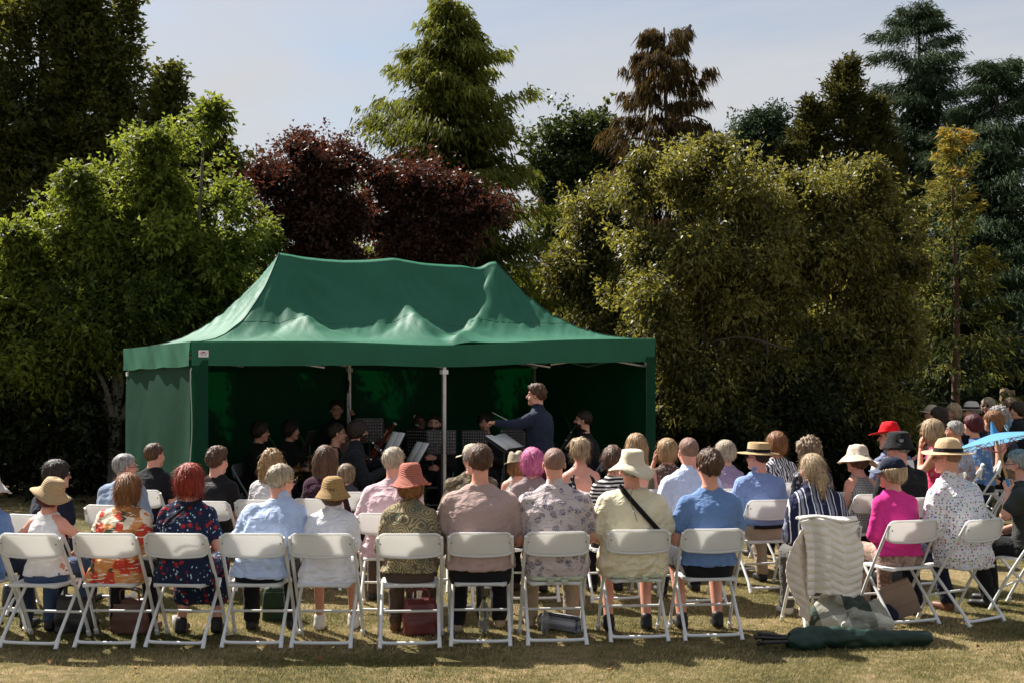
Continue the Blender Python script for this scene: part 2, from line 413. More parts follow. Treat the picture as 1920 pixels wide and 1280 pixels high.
def hairmat(name, dark, light):
    if name in MATS: return MATS[name]
    m, nt, b = newmat(name); v = coords(nt, (1, 1, 0.16))
    n = noise(nt, v, 70.0, 3.0, 0.6); n2 = noise(nt, coords(nt), 11.0, 2.0)
    f = math_(nt, 'ADD', math_(nt, 'MULTIPLY', n.outputs['Fac'], 0.75), math_(nt, 'MULTIPLY', n2.outputs['Fac'], 0.3))
    c = ramp(nt, f, [(0.36, dark), (0.7, light)])
    nt.links.new(c, b.inputs['Base Color']); b.inputs['Roughness'].default_value = 0.5; b.inputs['Specular IOR Level'].default_value = 0.3
    bumpto(nt, b, n.outputs['Fac'], 0.9, 0.016)
    MATS[name] = m; return m
def straw(name, col, rings=True, s=1.0):
    if name in MATS: return MATS[name]
    m, nt, b = newmat(name); v = coords(nt)
    sx = nd(nt, 'ShaderNodeSeparateXYZ', {'Vector': v})
    rad = math_(nt, 'SQRT', math_(nt, 'ADD', math_(nt, 'POWER', sx.outputs[0], 2.0), math_(nt, 'POWER', sx.outputs[1], 2.0)))
    q = math_(nt, 'ADD', rad, math_(nt, 'MULTIPLY', sx.outputs[2], -0.8))
    rg = math_(nt, 'SINE', math_(nt, 'MULTIPLY', q, 440.0*s))
    n = noise(nt, v, 120.0, 3.0)
    h = math_(nt, 'ADD', math_(nt, 'MULTIPLY', rg, 0.5 if rings else 0.08), n.outputs['Fac'])
    c = ramp(nt, h, [(0.2, [x*0.6 for x in col]), (0.85, col)])
    nt.links.new(c, b.inputs['Base Color']); b.inputs['Roughness'].default_value = 0.75; b.inputs['Specular IOR Level'].default_value = 0.2
    bumpto(nt, b, h, 0.7, 0.004); MATS[name] = m; return m
def leafmat(name, dark, light, trans=0.35, tcol=None, rough=0.45, spec=0.4, mid=None):
    if name in MATS: return MATS[name]
    m, nt, b = newmat(name)
    a = nd(nt, 'ShaderNodeAttribute', attribute_name='var')
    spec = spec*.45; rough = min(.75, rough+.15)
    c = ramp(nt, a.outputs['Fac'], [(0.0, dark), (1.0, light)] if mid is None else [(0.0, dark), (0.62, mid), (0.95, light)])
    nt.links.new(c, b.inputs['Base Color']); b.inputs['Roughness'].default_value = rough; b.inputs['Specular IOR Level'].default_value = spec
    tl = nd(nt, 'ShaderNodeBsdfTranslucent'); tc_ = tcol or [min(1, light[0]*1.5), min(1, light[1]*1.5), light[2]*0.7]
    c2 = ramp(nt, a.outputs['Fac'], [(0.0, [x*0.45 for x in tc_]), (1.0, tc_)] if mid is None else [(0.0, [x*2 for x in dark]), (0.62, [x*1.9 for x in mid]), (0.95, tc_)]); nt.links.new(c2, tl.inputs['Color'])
    mx = nd(nt, 'ShaderNodeMixShader', {0: trans, 1: b.outputs[0], 2: tl.outputs[0]})
    nt.links.new(mx.outputs[0], nt.nodes['Material Output'].inputs['Surface'])
    MATS[name] = m; return m
def fabric_trans(name, col, tcol, trans=0.25, rough=0.6, spec=0.3):
    if name in MATS: return MATS[name]
    m, nt, b = newmat(name); v = coords(nt)
    c = ramp(nt, noise(nt, v, 1.6, 4.0).outputs['Fac'], [(0.3, [x*0.88 for x in col]), (0.7, [x*1.08 for x in col])])
    nt.links.new(c, b.inputs['Base Color']); b.inputs['Roughness'].default_value = rough; b.inputs['Specular IOR Level'].default_value = spec
    w = noise(nt, nd(nt, 'ShaderNodeMapping', {'Vector': v, 'Rotation': (0, 0, 0.6), 'Scale': (3.5, 0.9, 0.9)}).outputs[0], 2.4, 4.0, 0.5, 0.8)
    bumpto(nt, b, w.outputs['Fac'], 0.15, 0.05)
    tl = nd(nt, 'ShaderNodeBsdfTranslucent', {'Color': (*tcol, 1)})
    mx = nd(nt, 'ShaderNodeMixShader', {0: trans, 1: b.outputs[0], 2: tl.outputs[0]})
    nt.links.new(mx.outputs[0], nt.nodes['Material Output'].inputs['Surface'])
    MATS[name] = m; return m
def barkmat(name, col):
    if name in MATS: return MATS[name]
    m, nt, b = newmat(name); v = coords(nt, (1, 1, 0.25))
    n = noise(nt, v, 22.0, 5.0, 0.65)
    nt.links.new(ramp(nt, n.outputs['Fac'], [(0.3, [x*0.4 for x in col]), (0.7, col)]), b.inputs['Base Color'])
    b.inputs['Roughness'].default_value = 0.9; bumpto(nt, b, n.outputs['Fac'], 0.9, 0.03); MATS[name] = m; return m

W_PLASTIC = plain('white_plastic', (0.74, 0.72, 0.67), 0.42, 0.4, var=0.05, vs=6, bump=0.05, bs=180)
W_METAL = plain('white_painted_metal', (0.72, 0.72, 0.70), 0.38, 0.5, var=0.06, vs=20)
G_METAL = plain('grey_painted_metal', (0.20, 0.21, 0.23), 0.4, 0.5)
G_PLASTIC = plain('grey_plastic', (0.16, 0.17, 0.19), 0.5, 0.4)
BLACK = plain('black_metal', (0.012, 0.012, 0.013), 0.45, 0.5)
ALU = plain('aluminium', (0.52, 0.51, 0.49), 0.38, 0.5, metal=0.6)
PAPER = fabric_trans('paper', (0.80, 0.80, 0.78), (.85, .85, .80), .35, .8, .15)
SKIN = [skin('skin_fair', (0.68, 0.36, 0.255)), skin('skin_pink', (0.70, 0.345, 0.25)), skin('skin_tan', (0.54, 0.26, 0.165)), skin('skin_deep', (0.20, 0.10, 0.06))]
LIPS = plain('lips', (0.42, 0.14, 0.12), 0.45); EYEW = plain('eye_white', (0.42, 0.38, 0.36), 0.4); EYED = plain('eye_dark', (0.03, 0.02, 0.015), 0.25)
HAIRS = dict(
    brown=hairmat('hair_brown', (0.040, 0.019, 0.010), (0.150, 0.075, 0.040)),
    dark=hairmat('hair_dark', (0.010, 0.007, 0.005), (0.050, 0.030, 0.020)),
    auburn=hairmat('hair_auburn', (0.09, 0.033, 0.010), (0.34, 0.15, 0.055)),
    red=hairmat('hair_red', (0.13, 0.010, 0.005), (0.42, 0.050, 0.018)),
    wine=hairmat('hair_wine', (0.03, 0.004, 0.006), (0.12, 0.014, 0.02)),
    blonde=hairmat('hair_blonde', (0.17, 0.10, 0.048), (0.62, 0.47, 0.29)),
    gold=hairmat('hair_gold', (0.15, 0.085, 0.036), (0.50, 0.32, 0.155)),
    sandy=hairmat('hair_sandy', (0.09, 0.055, 0.03), (0.33, 0.23, 0.14)),
    grey=hairmat('hair_grey', (0.12, 0.11, 0.10), (0.46, 0.44, 0.41)),
    greyblond=hairmat('hair_grey_blond', (0.17, 0.125, 0.08), (0.58, 0.48, 0.35)),
    pink=hairmat('hair_pink', (0.28, 0.03, 0.12), (0.75, 0.22, 0.42)),
    stubble=hairmat('hair_stubble', (0.16, 0.085, 0.06), (0.30, 0.17, 0.125)))
# ------------------------------------------------------------------ figures
def hand_template(curl, h=0.0092):
    g = Grid((-0.075, -0.04, -0.09), (0.07, 0.20, 0.05), h)
    g.cap((0, -0.02, 0), (0, 0.02, 0), 0.024, 0.026, 0.0)
    for x in (-0.026, -0.009, 0.009, 0.026): g.cap((x*0.55, 0.01, 0), (x, 0.082, 0.0), 0.0145, 0.0125, 0.012)
    for x, L in ((-0.028, 0.070), (-0.0095, 0.080), (0.0095, 0.075), (0.028, 0.060)):
        p = np.array([x, 0.082, 0.0]); a = -curl*0.55
        for i, f in enumerate((0.45, 0.32, 0.26)):
            q = p+np.array([x*0.12, math.cos(a), math.sin(a)])*L*f
            g.cap(p, q, 0.0095-0.0008*i, 0.0088-0.0008*i, 0.003); p = q; a -= curl*0.8
    p = np.array([-0.024, 0.022, -0.006]); q = p+np.array([-0.028, 0.028, -0.012]); r = q+np.array([0.002+0.022*curl*0.6, 0.030, -0.010-0.014*curl])
    g.cap(p, q, 0.014, 0.0115, 0.012); g.cap(q, r, 0.0112, 0.009, 0.004)
    return g.mesh()
HAND = {'relaxed': hand_template(0.5), 'grip': hand_template(1.45)}

def face_to(x, y, tx, ty): return math.atan2(-(tx-x), ty-y)

def hair_mesh(style, k, rng, strands=160, cover=False):
    """hair modelled round a head centred on the origin and facing +y; k = head scale"""
    g = Grid((-0.17, -0.22, -0.46 if style in ('long', 'wavy') else -0.27), (0.17, 0.15, 0.19), 0.0100)
    def capE(e, up=0.0): g.ell((0, -0.018, 0.032+up), (0.077+e, 0.097+e, 0.088+e), k=0.0)
    amp, fr = 0.004, 24
    fcut = dict(c=(0, 0.135, -0.055), r=(0.074, 0.085, 0.125))
    plane = None
    if style in ('short', 'quiff', 'buzz', 'fringe'):
        e = {'short': 0.013, 'quiff': 0.017, 'buzz': 0.003, 'fringe': 0.015}[style]
        capE(e)
        if style == 'quiff': g.ell((0, 0.0, 0.085), (0.075, 0.085, 0.058), k=0.03)
        plane = ((0, 0.062, 0.062), (0, 0.70, -0.71)); amp = 0.004 if style != 'buzz' else 0.0005
        if style == 'quiff': amp = 0.006
        for sx in (-1, 1): g.ell((sx*0.085, 0.0, -0.012), (0.02, 0.026, 0.034), k=0.006, cut=True)
        g.half((0, 0, -0.085), (0, 0.25, -1), 0.01)
    elif style == 'receding':
        capE(0.009); plane = ((0, 0.03, 0.055), (0, 0.70, -0.71)); g.half((0, 0, -0.075), (0, 0.2, -1), 0.01)
        for sx in (-1, 1): g.ell((sx*0.085, 0.0, -0.012), (0.02, 0.026, 0.034), k=0.006, cut=True)
        amp = 0.003
    elif style in ('bob', 'wavy', 'long', 'crop', 'curly'):
        e = {'bob': 0.022, 'wavy': 0.022, 'long': 0.018, 'crop': 0.02, 'curly': 0.034}[style]
        capE(e)
        if style == 'bob': g.ell((0, -0.028, -0.035), (0.104, 0.095, 0.095), k=0.03); g.half((0, 0, -0.112), (0, 0.1, -1), 0.03)
        if style == 'crop': g.ell((0, -0.04, -0.015), (0.09, 0.085, 0.075), k=0.03)
        if style == 'curly': g.ell((0, -0.035, 0.01), (0.112, 0.105, 0.095), k=0.03); amp = 0.012; fr = 17
        if style in ('wavy', 'long'):
            g.ell((0, -0.03, -0.03), (0.098, 0.09, 0.10), k=0.03)
            g.ell((0, -0.078, -0.17), (0.098 if style == 'wavy' else 0.086, 0.046, 0.17 if style == 'wavy' else 0.2), k=0.05)
            for sx in (-1, 1): g.cap((sx*0.075, -0.03, -0.02), (sx*0.085, -0.05, -0.2), 0.04, 0.03, 0.04)
            amp = 0.009 if style == 'wavy' else 0.004
    elif style == 'ponytail':
        capE(0.011); g.ell((0, -0.055, -0.01), (0.075, 0.075, 0.075), k=0.03)
        g.cap((0, -0.118, 0.005), (0, -0.142, -0.06), 0.03, 0.036, 0.015); g.cap((0, -0.142, -0.06), (-0.005, -0.135, -0.19), 0.036, 0.018, 0.02)
        plane = ((0, 0.075, 0.062), (0, 0.70, -0.71)); amp = 0.003
    elif style in ('updo', 'bun'):
        capE(0.014); g.ell((0, -0.05, 0.0), (0.076, 0.075, 0.07), k=0.03)
        g.ell((0, -0.085, 0.075 if style == 'updo' else 0.04), (0.062, 0.055, 0.05), k=0.03)
        plane = ((0, 0.072, 0.058), (0, 0.72, -0.69)); amp = 0.008
        g.half((0, 0, -0.07), (0, 0.2, -1), 0.01)
    if plane: g.half(plane[0], plane[1], 0.012)
    else: g.ell(fcut['c'], fcut['r'], k=0.02, cut=True)
    if cover: g.half((0, 0, .050), (0, .12, 1), .006)
    V, F = g.mesh(); N = vnormals(V, F)
    th = np.arctan2(V[:, 0], -V[:, 1]-0.02)
    ph = rng.uniform(0, 6)
    d = amp*(np.sin(th*fr+5*np.sin(V[:, 2]*16+ph)+ph)*0.6+1.4*(vnoise(V*np.array([55, 55, 14])+ph)-0.5)*1.5)
    if style in ('curly', 'quiff', 'wavy', 'updo'): d += amp*1.6*(vnoise(V*34+ph)-0.5)*2
    V = V+N*d[:, None]
    pcs = [(V*k, F, 0)]
    if strands and style != 'buzz':
        i = rng.choice(np.flatnonzero(V[:, 2] < (.035 if cover else 9)), strands); P = V[i]; n = N[i]; short = style in ('short', 'quiff', 'fringe', 'receding', 'crop', 'curly')
        cw = np.array([0, -.045, .12]); L = rng.uniform(.5, 1.3, strands)*(.032 if style in ('short', 'quiff', 'receding') else .050 if short else .100)
        base = (P-cw) if short else np.array([0, -.15, -1.0])+.6*(P-cw)/.1*np.clip(P[:, 2:3]/.1, 0, 1)
        dirn = base/(np.linalg.norm(base, axis=1, keepdims=True)+1e-6)+rng.normal(0, .28 if style != 'curly' else .8, (strands, 3))
        T = dirn-n*(dirn*n).sum(1, keepdims=True); T /= np.linalg.norm(T, axis=1, keepdims=True)+1e-6
        W = np.cross(T, n); wd = rng.uniform(.0010, .0026, strands)[:, None]; rows = []; lift = rng.uniform(.0, 1.0, strands)**2
        for s in (0.0, .35, .7, 1.0):
            c = P+n*(.0012+(.024 if style in ('wavy', 'updo', 'curly', 'bob') else .011)*s*lift)[:, None]+T*(L*s)[:, None]
            if not short: c[:, 2] -= .25*L*s*s
            rows += [c-W*wd*(1.1-s), c+W*wd*(1.1-s)]
        SV = np.stack(rows, 1).reshape(-1, 3); b = np.arange(strands)[:, None]*8
        SF = np.concatenate([b+np.array([[0, 1, 3, 2]]), b+np.array([[2, 3, 5, 4]]), b+np.array([[4, 5, 7, 6]])])
        pcs.append((SV*k, SF, 0))
    return pcs

def hat_pieces(kind, rng):
    """hats in head space (origin = middle of the head, +y = face). Material slots: 0 hat, 1 band, 2 extra"""
    n = 36; z0 = 0.045; pcs = []; wob = rng.uniform(0, 6)
    def shape(prof, ox=0.93, oy=1.10, brim=None, pinch=0.0, t=0.005, mi=0):
        prof = np.array(prof, float); V, F = lathe(prof, n)
        r = np.hypot(V[:, 0], V[:, 1]); a = np.arctan2(V[:, 0], V[:, 1])
        if brim is not None: V[:, 2] += brim(a, r)
        if pinch:
            top = np.clip((V[:, 2]-0.075)/0.04, 0, 1); V[:, 2] -= top*pinch*np.exp(-(V[:, 0]/0.028)**2)
            V[:, 0] *= 1-0.25*top*(V[:, 1] > 0)
        V = V*np.array([ox, oy, 1.0])+np.array([0, -0.012, z0])
        if kind in ('bush', 'bucket', 'floppy', 'cap', 'cowboy'): V = V+vnormals(V, F)*((vnoise(V*np.array([26, 26, 20])+wob)-.5)*.016)[:, None]
        N = vnormals(V, F); V, F = thick(V, F, -t if N[len(N)//3, 2] < 0 else t); pcs.append((V, F, mi))
    def band(r0, r1, z_0, z_1, mi=1, ox=0.93, oy=1.10):
        V, F = lathe([(r0, z_0), (r0+0.0015, (z_0+z_1)/2), (r1, z_1)], n); V = V*np.array([ox, oy, 1])+np.array([0, -0.012, z0])
        pcs.append((V, F, mi))
    def wavy(am): return lambda a, r: np.clip((r-0.105)/0.07, 0, 1)*am*(np.cos(2*a+wob)*0.7+np.cos(3*a+2*wob)*0.5)
    if kind == 'sun':        # soft straw sun hat with a turned brim
        shape([(0.001, .112), (.045, .110), (.075, .098), (.088, .07), (.095, .03), (.099, .012), (.115, .0), (.14, -.018), (.168, -.03)], brim=wavy(0.02))
    elif kind == 'cloche':   # rounded straw hat, downturned brim
        shape([(0.001, .106), (.05, .102), (.078, .085), (.092, .05), (.099, .012), (.104, 0), (.122, -.022), (.142, -.052), (.15, -.062)], brim=wavy(0.008))
    elif kind == 'upturn':   # straw hat with a curled rim
        shape([(0.001, .118), (.06, .115), (.079, .10), (.09, .06), (.099, .014), (.112, -.004), (.132, -.028), (.146, -.048), (.155, -.054), (.162, -.044)], brim=wavy(0.012))
    elif kind == 'bush':
        shape([(0.001, .112), (.062, .110), (.084, .098), (.092, .05), (.10, .012), (.118, -.006), (.15, -.03), (.18, -.052)], brim=wavy(0.03)); band(.0965, .1005, .032, .012, 0)
    elif kind == 'bucket':
        shape([(0.001, .102), (.062, .100), (.082, .088), (.096, .02), (.105, .004), (.122, -.03), (.134, -.05)], brim=wavy(0.006))
    elif kind in ('fedora', 'panama', 'cowboy', 'trilby'):
        bw = {'fedora': .145, 'panama': .178, 'cowboy': .185, 'trilby': .138}[kind]
        top = 0.115 if kind != 'cowboy' else 0.125
        br = (lambda a, r: np.clip((r-0.105)/0.07, 0, 1)*0.035*np.abs(np.sin(a))**2-0.01*np.clip((r-0.105)/0.07, 0, 1)) if kind != 'panama' else wavy(0.008)
        if kind == 'trilby': br = lambda a, r: np.clip((r-0.105)/0.04, 0, 1)*(0.025*np.clip(-np.cos(a)+0.3, 0, 1.5)-0.012)
        shape([(0.001, top), (.05, top-.001), (.07, top-.008), (.083, .075), (.094, .03), (.1, .008), (.108, .0), (.13, -.002), (bw, -.004)], brim=br, pinch=0.028)
        band(.0965, .1025, .036, .006)
    elif kind == 'boater':
        shape([(0.001, .092), (.08, .091), (.09, .086), (.096, .01), (.104, 0), (.14, -.003), (.178, -.006)]); band(.0965, .0995, .034, .004)
    elif kind == 'floppy':
        shape([(0.001, .118), (.045, .115), (.075, .10), (.09, .06), (.099, .014), (.11, .0), (.14, -.025), (.165, -.052), (.178, -.06)], brim=wavy(0.03)); band(.0955, .1005, .032, .012)
    elif kind == 'cap':
        shape([(0.001, .088), (.035, .086), (.068, .066), (.088, .03), (.095, -.012)], oy=1.12)
        def vis(u, v):
            a = (u-0.5)*2.1; r = 0.094+v*0.075*(1-0.25*(2*u-1)**2)
            return np.sin(a)*r*0.95, np.cos(a)*r*1.12-0.012, z0-0.008-v*0.016-0.018*np.sin(a)**2
        V, F = gridmesh(vis, 13, 5); pcs.append((*thick(V, F, 0.004), 2)); pcs.append((*sphere((0, -0.012, z0+0.089), 0.008, 8, 5), 0))
    return pcs

PEOPLE = {}
def person(key, px, top, D, label, short, sex='f', face=None, w=1.0, fat=0.0, skin_i=0, hair=('bob', 'brown'), hat=None,
           shirt=('tee', None), trousers=None, bottom='trousers', hyaw=0.0, hpitch=0.0, hroll=0.0, lean=(0.0, 0.0), arms=None, hands=('relaxed', 'relaxed'),
           legs=None, stand=None, h=0.0125, chair='white', glasses=False, beard=None, shoe='dark', group=None, strands=160, chair_yaw=None, loose=0.0, seat=0.445, hatlift=0.0, tuck=False, fold=1.0, slouch=.085, hem=None):
    rng = np.random.default_rng(sum(ord(c)*(i+3) for i, c in enumerate(key)))
    X = px2x(px, D); ztop = py2z(top, D)
    z0 = stand if stand else seat
    if sex == 'c': pass
    hs = float(np.clip(ztop-z0, 0.55, 1.06))
    S = hs/0.88; K = 0.5+0.5*S                       # body scale, head scale
    K = min(max(K, 0.86), 1.06)
    full = face_to(X, D, -0.9, 17.5); yf = {'people in the back row': .35, 'people in the middle rows': .6}.get(group, 1.0)
    rz = face if face is not None else full*yf
    if face is None: hyaw = hyaw+full*(1-yf)*.6
    male = sex == 'm'
    lx, ly = lean
    f2 = lambda z: (max(z, 0)/0.6)**1.35
    def sp(x, y, z):                                   # body-space point of the trunk
        return np.array([(x*w+lx*f2(z))*S, -0.010+(y+ly*f2(z)+slouch*min(max((z-.22)/.4, 0), 1.5)**1.5)*S, z0+z*S])
    if male: T0 = [(-.03,.165,.115,-.01),(.06,.178,.128,-.015),(.15,.168,.122,-.01),(.25,.168,.118,-.012),(.36,.178,.118,-.02),(.45,.184,.114,-.022),(.505,.172,.098,-.018),(.545,.135,.078,-.012),(.58,.085,.062,-.008),(.615,.058,.052,-.004)]
    else: T0 = [(-.03,.175,.118,-.01),(.06,.188,.13,-.015),(.15,.160,.118,-.01),(.25,.145,.108,-.008),(.36,.152,.112,-.012),(.45,.158,.106,-.018),(.505,.145,.09,-.014),(.545,.112,.07,-.01),(.58,.070,.056,-.008),(.615,.05,.046,-.004)]
    def tab(e=0.0, lo=-1, flare=0.0, top=9):
        o = []
        rows_ = [r_ for r_ in T0 if r_[0] >= lo]
        if lo > T0[0][0]: rows_ = [(lo,)+tuple(float(np.interp(lo, [q[0] for q in T0], [q[i] for q in T0])) for i in (1, 2, 3))]+rows_
        if top < 9: rows_ = [r_ for r_ in rows_ if r_[0] < top]+[(top,)+tuple(float(np.interp(top, [q[0] for q in T0], [q[i] for q in T0])) for i in (1, 2, 3))]
        for z, a, b, cy in rows_:
            g_ = fat*math.exp(-((z-.17)/.16)**2); p = sp(0, cy+g_*0.5, z)
            fl = flare*max(0, 1-(z+.03)/.3)
            o.append((p[2], p[0], p[1], (a*w+g_*0.55)*S+e+fl, (b+g_*0.8)*S*(0.6+0.4*w)+e+fl))
        return o
    shx = .165 if male else .142
    sh = {s: sp(s*shx, -.015, .500) for s in (-1, 1)}
    nb = sp(0, -.012, .595); hc = sp(0, .022, .60)+np.array([0, 0, 0.162*K+ (S-1)*0.0]); 
    hc[2] = z0+hs-0.118*K
    nb = np.array([nb[0], nb[1], z0+.598*S])
    hR = rotz(hyaw) @ rotx(hpitch) @ roty(hroll)
    hc = hc + hR @ np.array([0, 0.0, 0.0])
    def hl(p): return hc+hR @ (np.asarray(p, float)*K)
    # arms: (elbow, wrist) in body space, metres from the ground point under the seat
    A = {}
    for i, s in enumerate((-1, 1)):
        spec = arms.get(s) if arms else None
        if spec is None: A[s] = (sp(s*(.235 if male else .205)*1.0, .04+rng.uniform(-.02, .03), .25), np.array([s*.09*S, .22*S+rng.uniform(-.03, .04), z0+.15+rng.uniform(0, .03)]))
        else: A[s] = (np.asarray(spec[0], float), np.asarray(spec[1], float))
    # legs
    Lg = {}
    for s in (-1, 1):
        if stand: Lg[s] = (np.array([s*.09*S, -.03, z0+.02]), np.array([s*.10*S, 0.0, z0*.52]), np.array([s*.11*S, -.03, .085]))
        else:
            ky, ay = (.40, .36+rng.uniform(-.12, .06)) if legs is None else legs
            sx = s*(.12+(.03 if male else 0))
            Lg[s] = (np.array([s*.088*S, -.01, z0+.075]), np.array([sx, ky*min(S, 1.03), z0+.06]), np.array([sx+rng.uniform(-.02, .02), ay, .085]))
    J = [hc+0.24, hc-0.24, *A[-1], *A[1]]+[p for t in Lg.values() for p in t]+[sh[-1], sh[1]]
    J = np.array(J); lo = J.min(0)-0.19; hi = J.max(0)+0.19; lo[2] = -0.03; lo[1] = min(lo[1], -0.3); hi[2] = hc[2]+0.16
    lo[0] = min(lo[0], -0.34*w); hi[0] = max(hi[0], 0.34*w)
    B = Grid(lo, hi, h)
    ra = (.054, .044, .040, .029) if male else (.047, .038, .034, .025)
    B.loft(tab(), k=0.0)
    for s in (-1, 1):
        B.cap(nb+np.array([s*.02, -.005, -.012]), sh[s]+np.array([-s*.01, 0, .008]), .043*S, .046*S, .045)
        e_, w_ = A[s]; B.cap(sh[s], e_, ra[0]*S, ra[1]*S, .03); B.cap(e_, w_, ra[2]*S, ra[3]*S, .015)
        hp, kn, an = Lg[s]; B.cap(hp, kn, .086*S, .062*S, .04); B.cap(kn, an, .056*S, .036*S, .02)
    B.cap(nb-np.array([0, 0, .03]), hl((0, -.028, -.045)), (.057 if male else .047)*K, (.056 if male else .047)*K, .03)
    # head
    B.ell(hl((0, -.018, .032)), np.array((.075, .095, .085))*K, hR, .02)
    B.ell(hl((0, .026, -.048)), np.array((.057 if male else .053, .060, .066))*K, hR, .03)
    B.cap(hl((0, .084, .012)), hl((0, .104, -.024)), .009*K, .0135*K, .010)
    B.cap(hl((-.034, .070, .030)), hl((.034, .070, .030)), .012*K, .012*K, .012)
    for s in (-1, 1):
        B.ell(hl((s*.030, .094, .008)), np.array((.017, .015, .010))*K, hR, .010, cut=True)
        B.ell(hl((s*.078, -.004, -.008)), np.array((.009, .018, .031))*K, hR @ rotz(s*0.35), .006)
        B.ell(hl((s*.04, .058, -.03)), np.array((.024, .024, .024))*K, hR, .02)
    B.cap(hl((-.017, .079, -.060)), hl((.017, .079, -.060)), .009*K, .009*K, .008)
    B.ell(hl((0, .070, -.096)), np.array((.024, .02, .018))*K, hR, .02)
    # ---- clothes on the same grid
    kind, smat = shirt[0], shirt[1]
    T = B.like(); sleeve = {'vest': 0.0, 'strappy': 0.0, 'tee': .62, 'shirt_short': .70, 'shirt': 1.93, 'jumper': 1.95, 'jacket': 1.95, 'dress': .55, 'dress_less': 0.0, 'three': 1.45}[kind]
    e = {'vest': .010, 'strappy': .009, 'tee': .016, 'shirt_short': .02, 'shirt': .02, 'jumper': .017, 'jacket': .026, 'dress': .014, 'dress_less': .012, 'three': .016}[kind]+loose
    hm_ = hem if hem is not None else (.12 if tuck else .075 if kind in ('tee', 'jumper') else -1)
    T.loft(tab(e, hm_, 0.012+loose), k=0.0)
    if sleeve > 0:
        for s in (-1, 1):
            T.cap(nb+np.array([s*.03, -.005, -.020]), sh[s]+np.array([-s*.01, 0, .008]), .043*S+e*.6, .046*S+e*.8, .04)
            e_, w_ = A[s]; t = min(sleeve, 1.0); q = sh[s]+(e_-sh[s])*t
            T.cap(sh[s], q, ra[0]*S+e*1.0, (ra[0]+(ra[1]-ra[0])*t)*S+e*1.25, .03)
            if sleeve <= 1: 
                dn = unit(e_-sh[s]); T.ell(q+dn*(.05+ra[0]), (.065+e, .065+e, .065+e), k=.004, cut=True) if False else None
            else:
                q2 = e_+(w_-e_)*(sleeve-1); T.cap(e_, q2, ra[2]*S+e, ra[3]*S+e*.8, .015)
    else:
        for s in (-1, 1):
            T.cap(nb+np.array([s*.045, -.005, -.016]), sh[s]+np.array([-s*.045, 0, .004]), .030*S+e, .030*S+e, .03)
            T.ell(sh[s]+np.array([s*.045, 0, -.015]), (.07*S, .11*S, .085*S), k=.01, cut=True)
    if kind in ('shirt', 'shirt_short', 'jacket'): T.cap(nb-np.array([0, 0, .02]), nb+np.array([0, .012, .040]), .070*K, .064*K, .008)
    if kind in ('strappy',): 
        T.ell(sp(0, -.13, .50), (.082*S, .10*S, .17*S), k=.006, cut=True); T.ell(sp(0, .12, .53), (.08*S, .09*S, .12*S), k=.006, cut=True)
    elif kind in ('vest', 'dress_less', 'dress', 'three'): T.ell(nb+np.array([0, 0, .035]), (.078, .075, .045), k=.006, cut=True)
    else: T.ell(nb+np.array([0, .02, .045]), (.062*K, .062*K, .035), k=.004, cut=True) if kind not in ('shirt', 'shirt_short', 'jacket') else None
    P = Grid(lo, hi, h*1.85); tmat = trousers
    if bottom != 'none':
        P.loft(tab(.012 if (tuck or hm_ > 0) else .0, -1, top=.17 if tuck else max(hm_, .0)+.035), k=0.0)
        for s in (-1, 1):
            hp, kn, an = Lg[s]
            P.cap(hp+np.array([0, .02, -.008]), kn, .086*S+.006, .062*S+.016, .04)
            if bottom == 'trousers': P.cap(kn, an+np.array([0, 0, .015]), .056*S+.016, .036*S+.026, .02)
            elif bottom == 'skirt': P.cap(kn, kn+(an-kn)*.55, .075, .085, .05)
        if bottom == 'skirt':
            P.cap((0, .1, z0+.07), (0, Lg[1][1][1], z0+.05), .10, .09, .05); m_ = (Lg[-1][1]+Lg[1][1])/2; a_ = (Lg[-1][2]+Lg[1][2])/2
            P.cap(m_, m_+(a_-m_)*.5, .10, .09, .05)
    # ---- meshes
    V, F = B.mesh()
    ins = np.minimum(T.at(V), P.at(V)) < -0.005
    vis = ~((ins & (V[:, 2] < z0+.40*S) & (np.abs(V[:, 0]-lx*.5*S) < .9))[F].all(1)) if True else None
    armk = np.zeros(len(V), bool)
    for s in (-1, 1):
        for p_, q_ in ((sh[s], A[s][0]), (A[s][0], A[s][1])):
            dv = q_-p_; t_ = np.clip(((V-p_) @ dv)/(dv @ dv), 0, 1); armk |= np.linalg.norm(V-p_-t_[:, None]*dv, axis=1) < .075
    vis |= armk[F].any(1)
    if bottom == 'trousers': vis &= ~(V[:, 2] < z0+.03)[F].any(1)
    elif bottom in ('shorts', 'skirt'): vis = ~(V[:, 2] < .07)[F].all(1)
    Nn = vnormals(V, F); dpt = np.minimum(T.at(V), P.at(V)); V = V-Nn*(np.clip((-dpt-.004)/.012, 0, 1)*.010)[:, None]
    loc = (V-hc) @ hR / K; fc = loc[F].mean(1)
    mi = np.zeros(len(F), int)
    mi[(np.abs(fc[:, 0]) < .022) & (fc[:, 1] > .07) & (fc[:, 2] > -.069) & (fc[:, 2] < -.051)] = 1
    mi[(np.abs(fc[:, 0]) > .012) & (np.abs(fc[:, 0]) < .048) & (fc[:, 1] > .058) & (fc[:, 2] > .021) & (fc[:, 2] < .034)] = 3
    if beard: mi[(fc[:, 1] > .012) & (fc[:, 2] < -.030-.25*np.clip(.07-fc[:, 1], 0, .1)+.0) & (fc[:, 2] > -.125) & (mi != 1) & (np.linalg.norm(fc, axis=1) < .16)] = 3
    F2 = F[vis]; used = np.unique(F2); rem = np.full(len(V), -1); rem[used] = np.arange(len(used))
    pcs = [(V[used], rem[F2], mi[vis])]
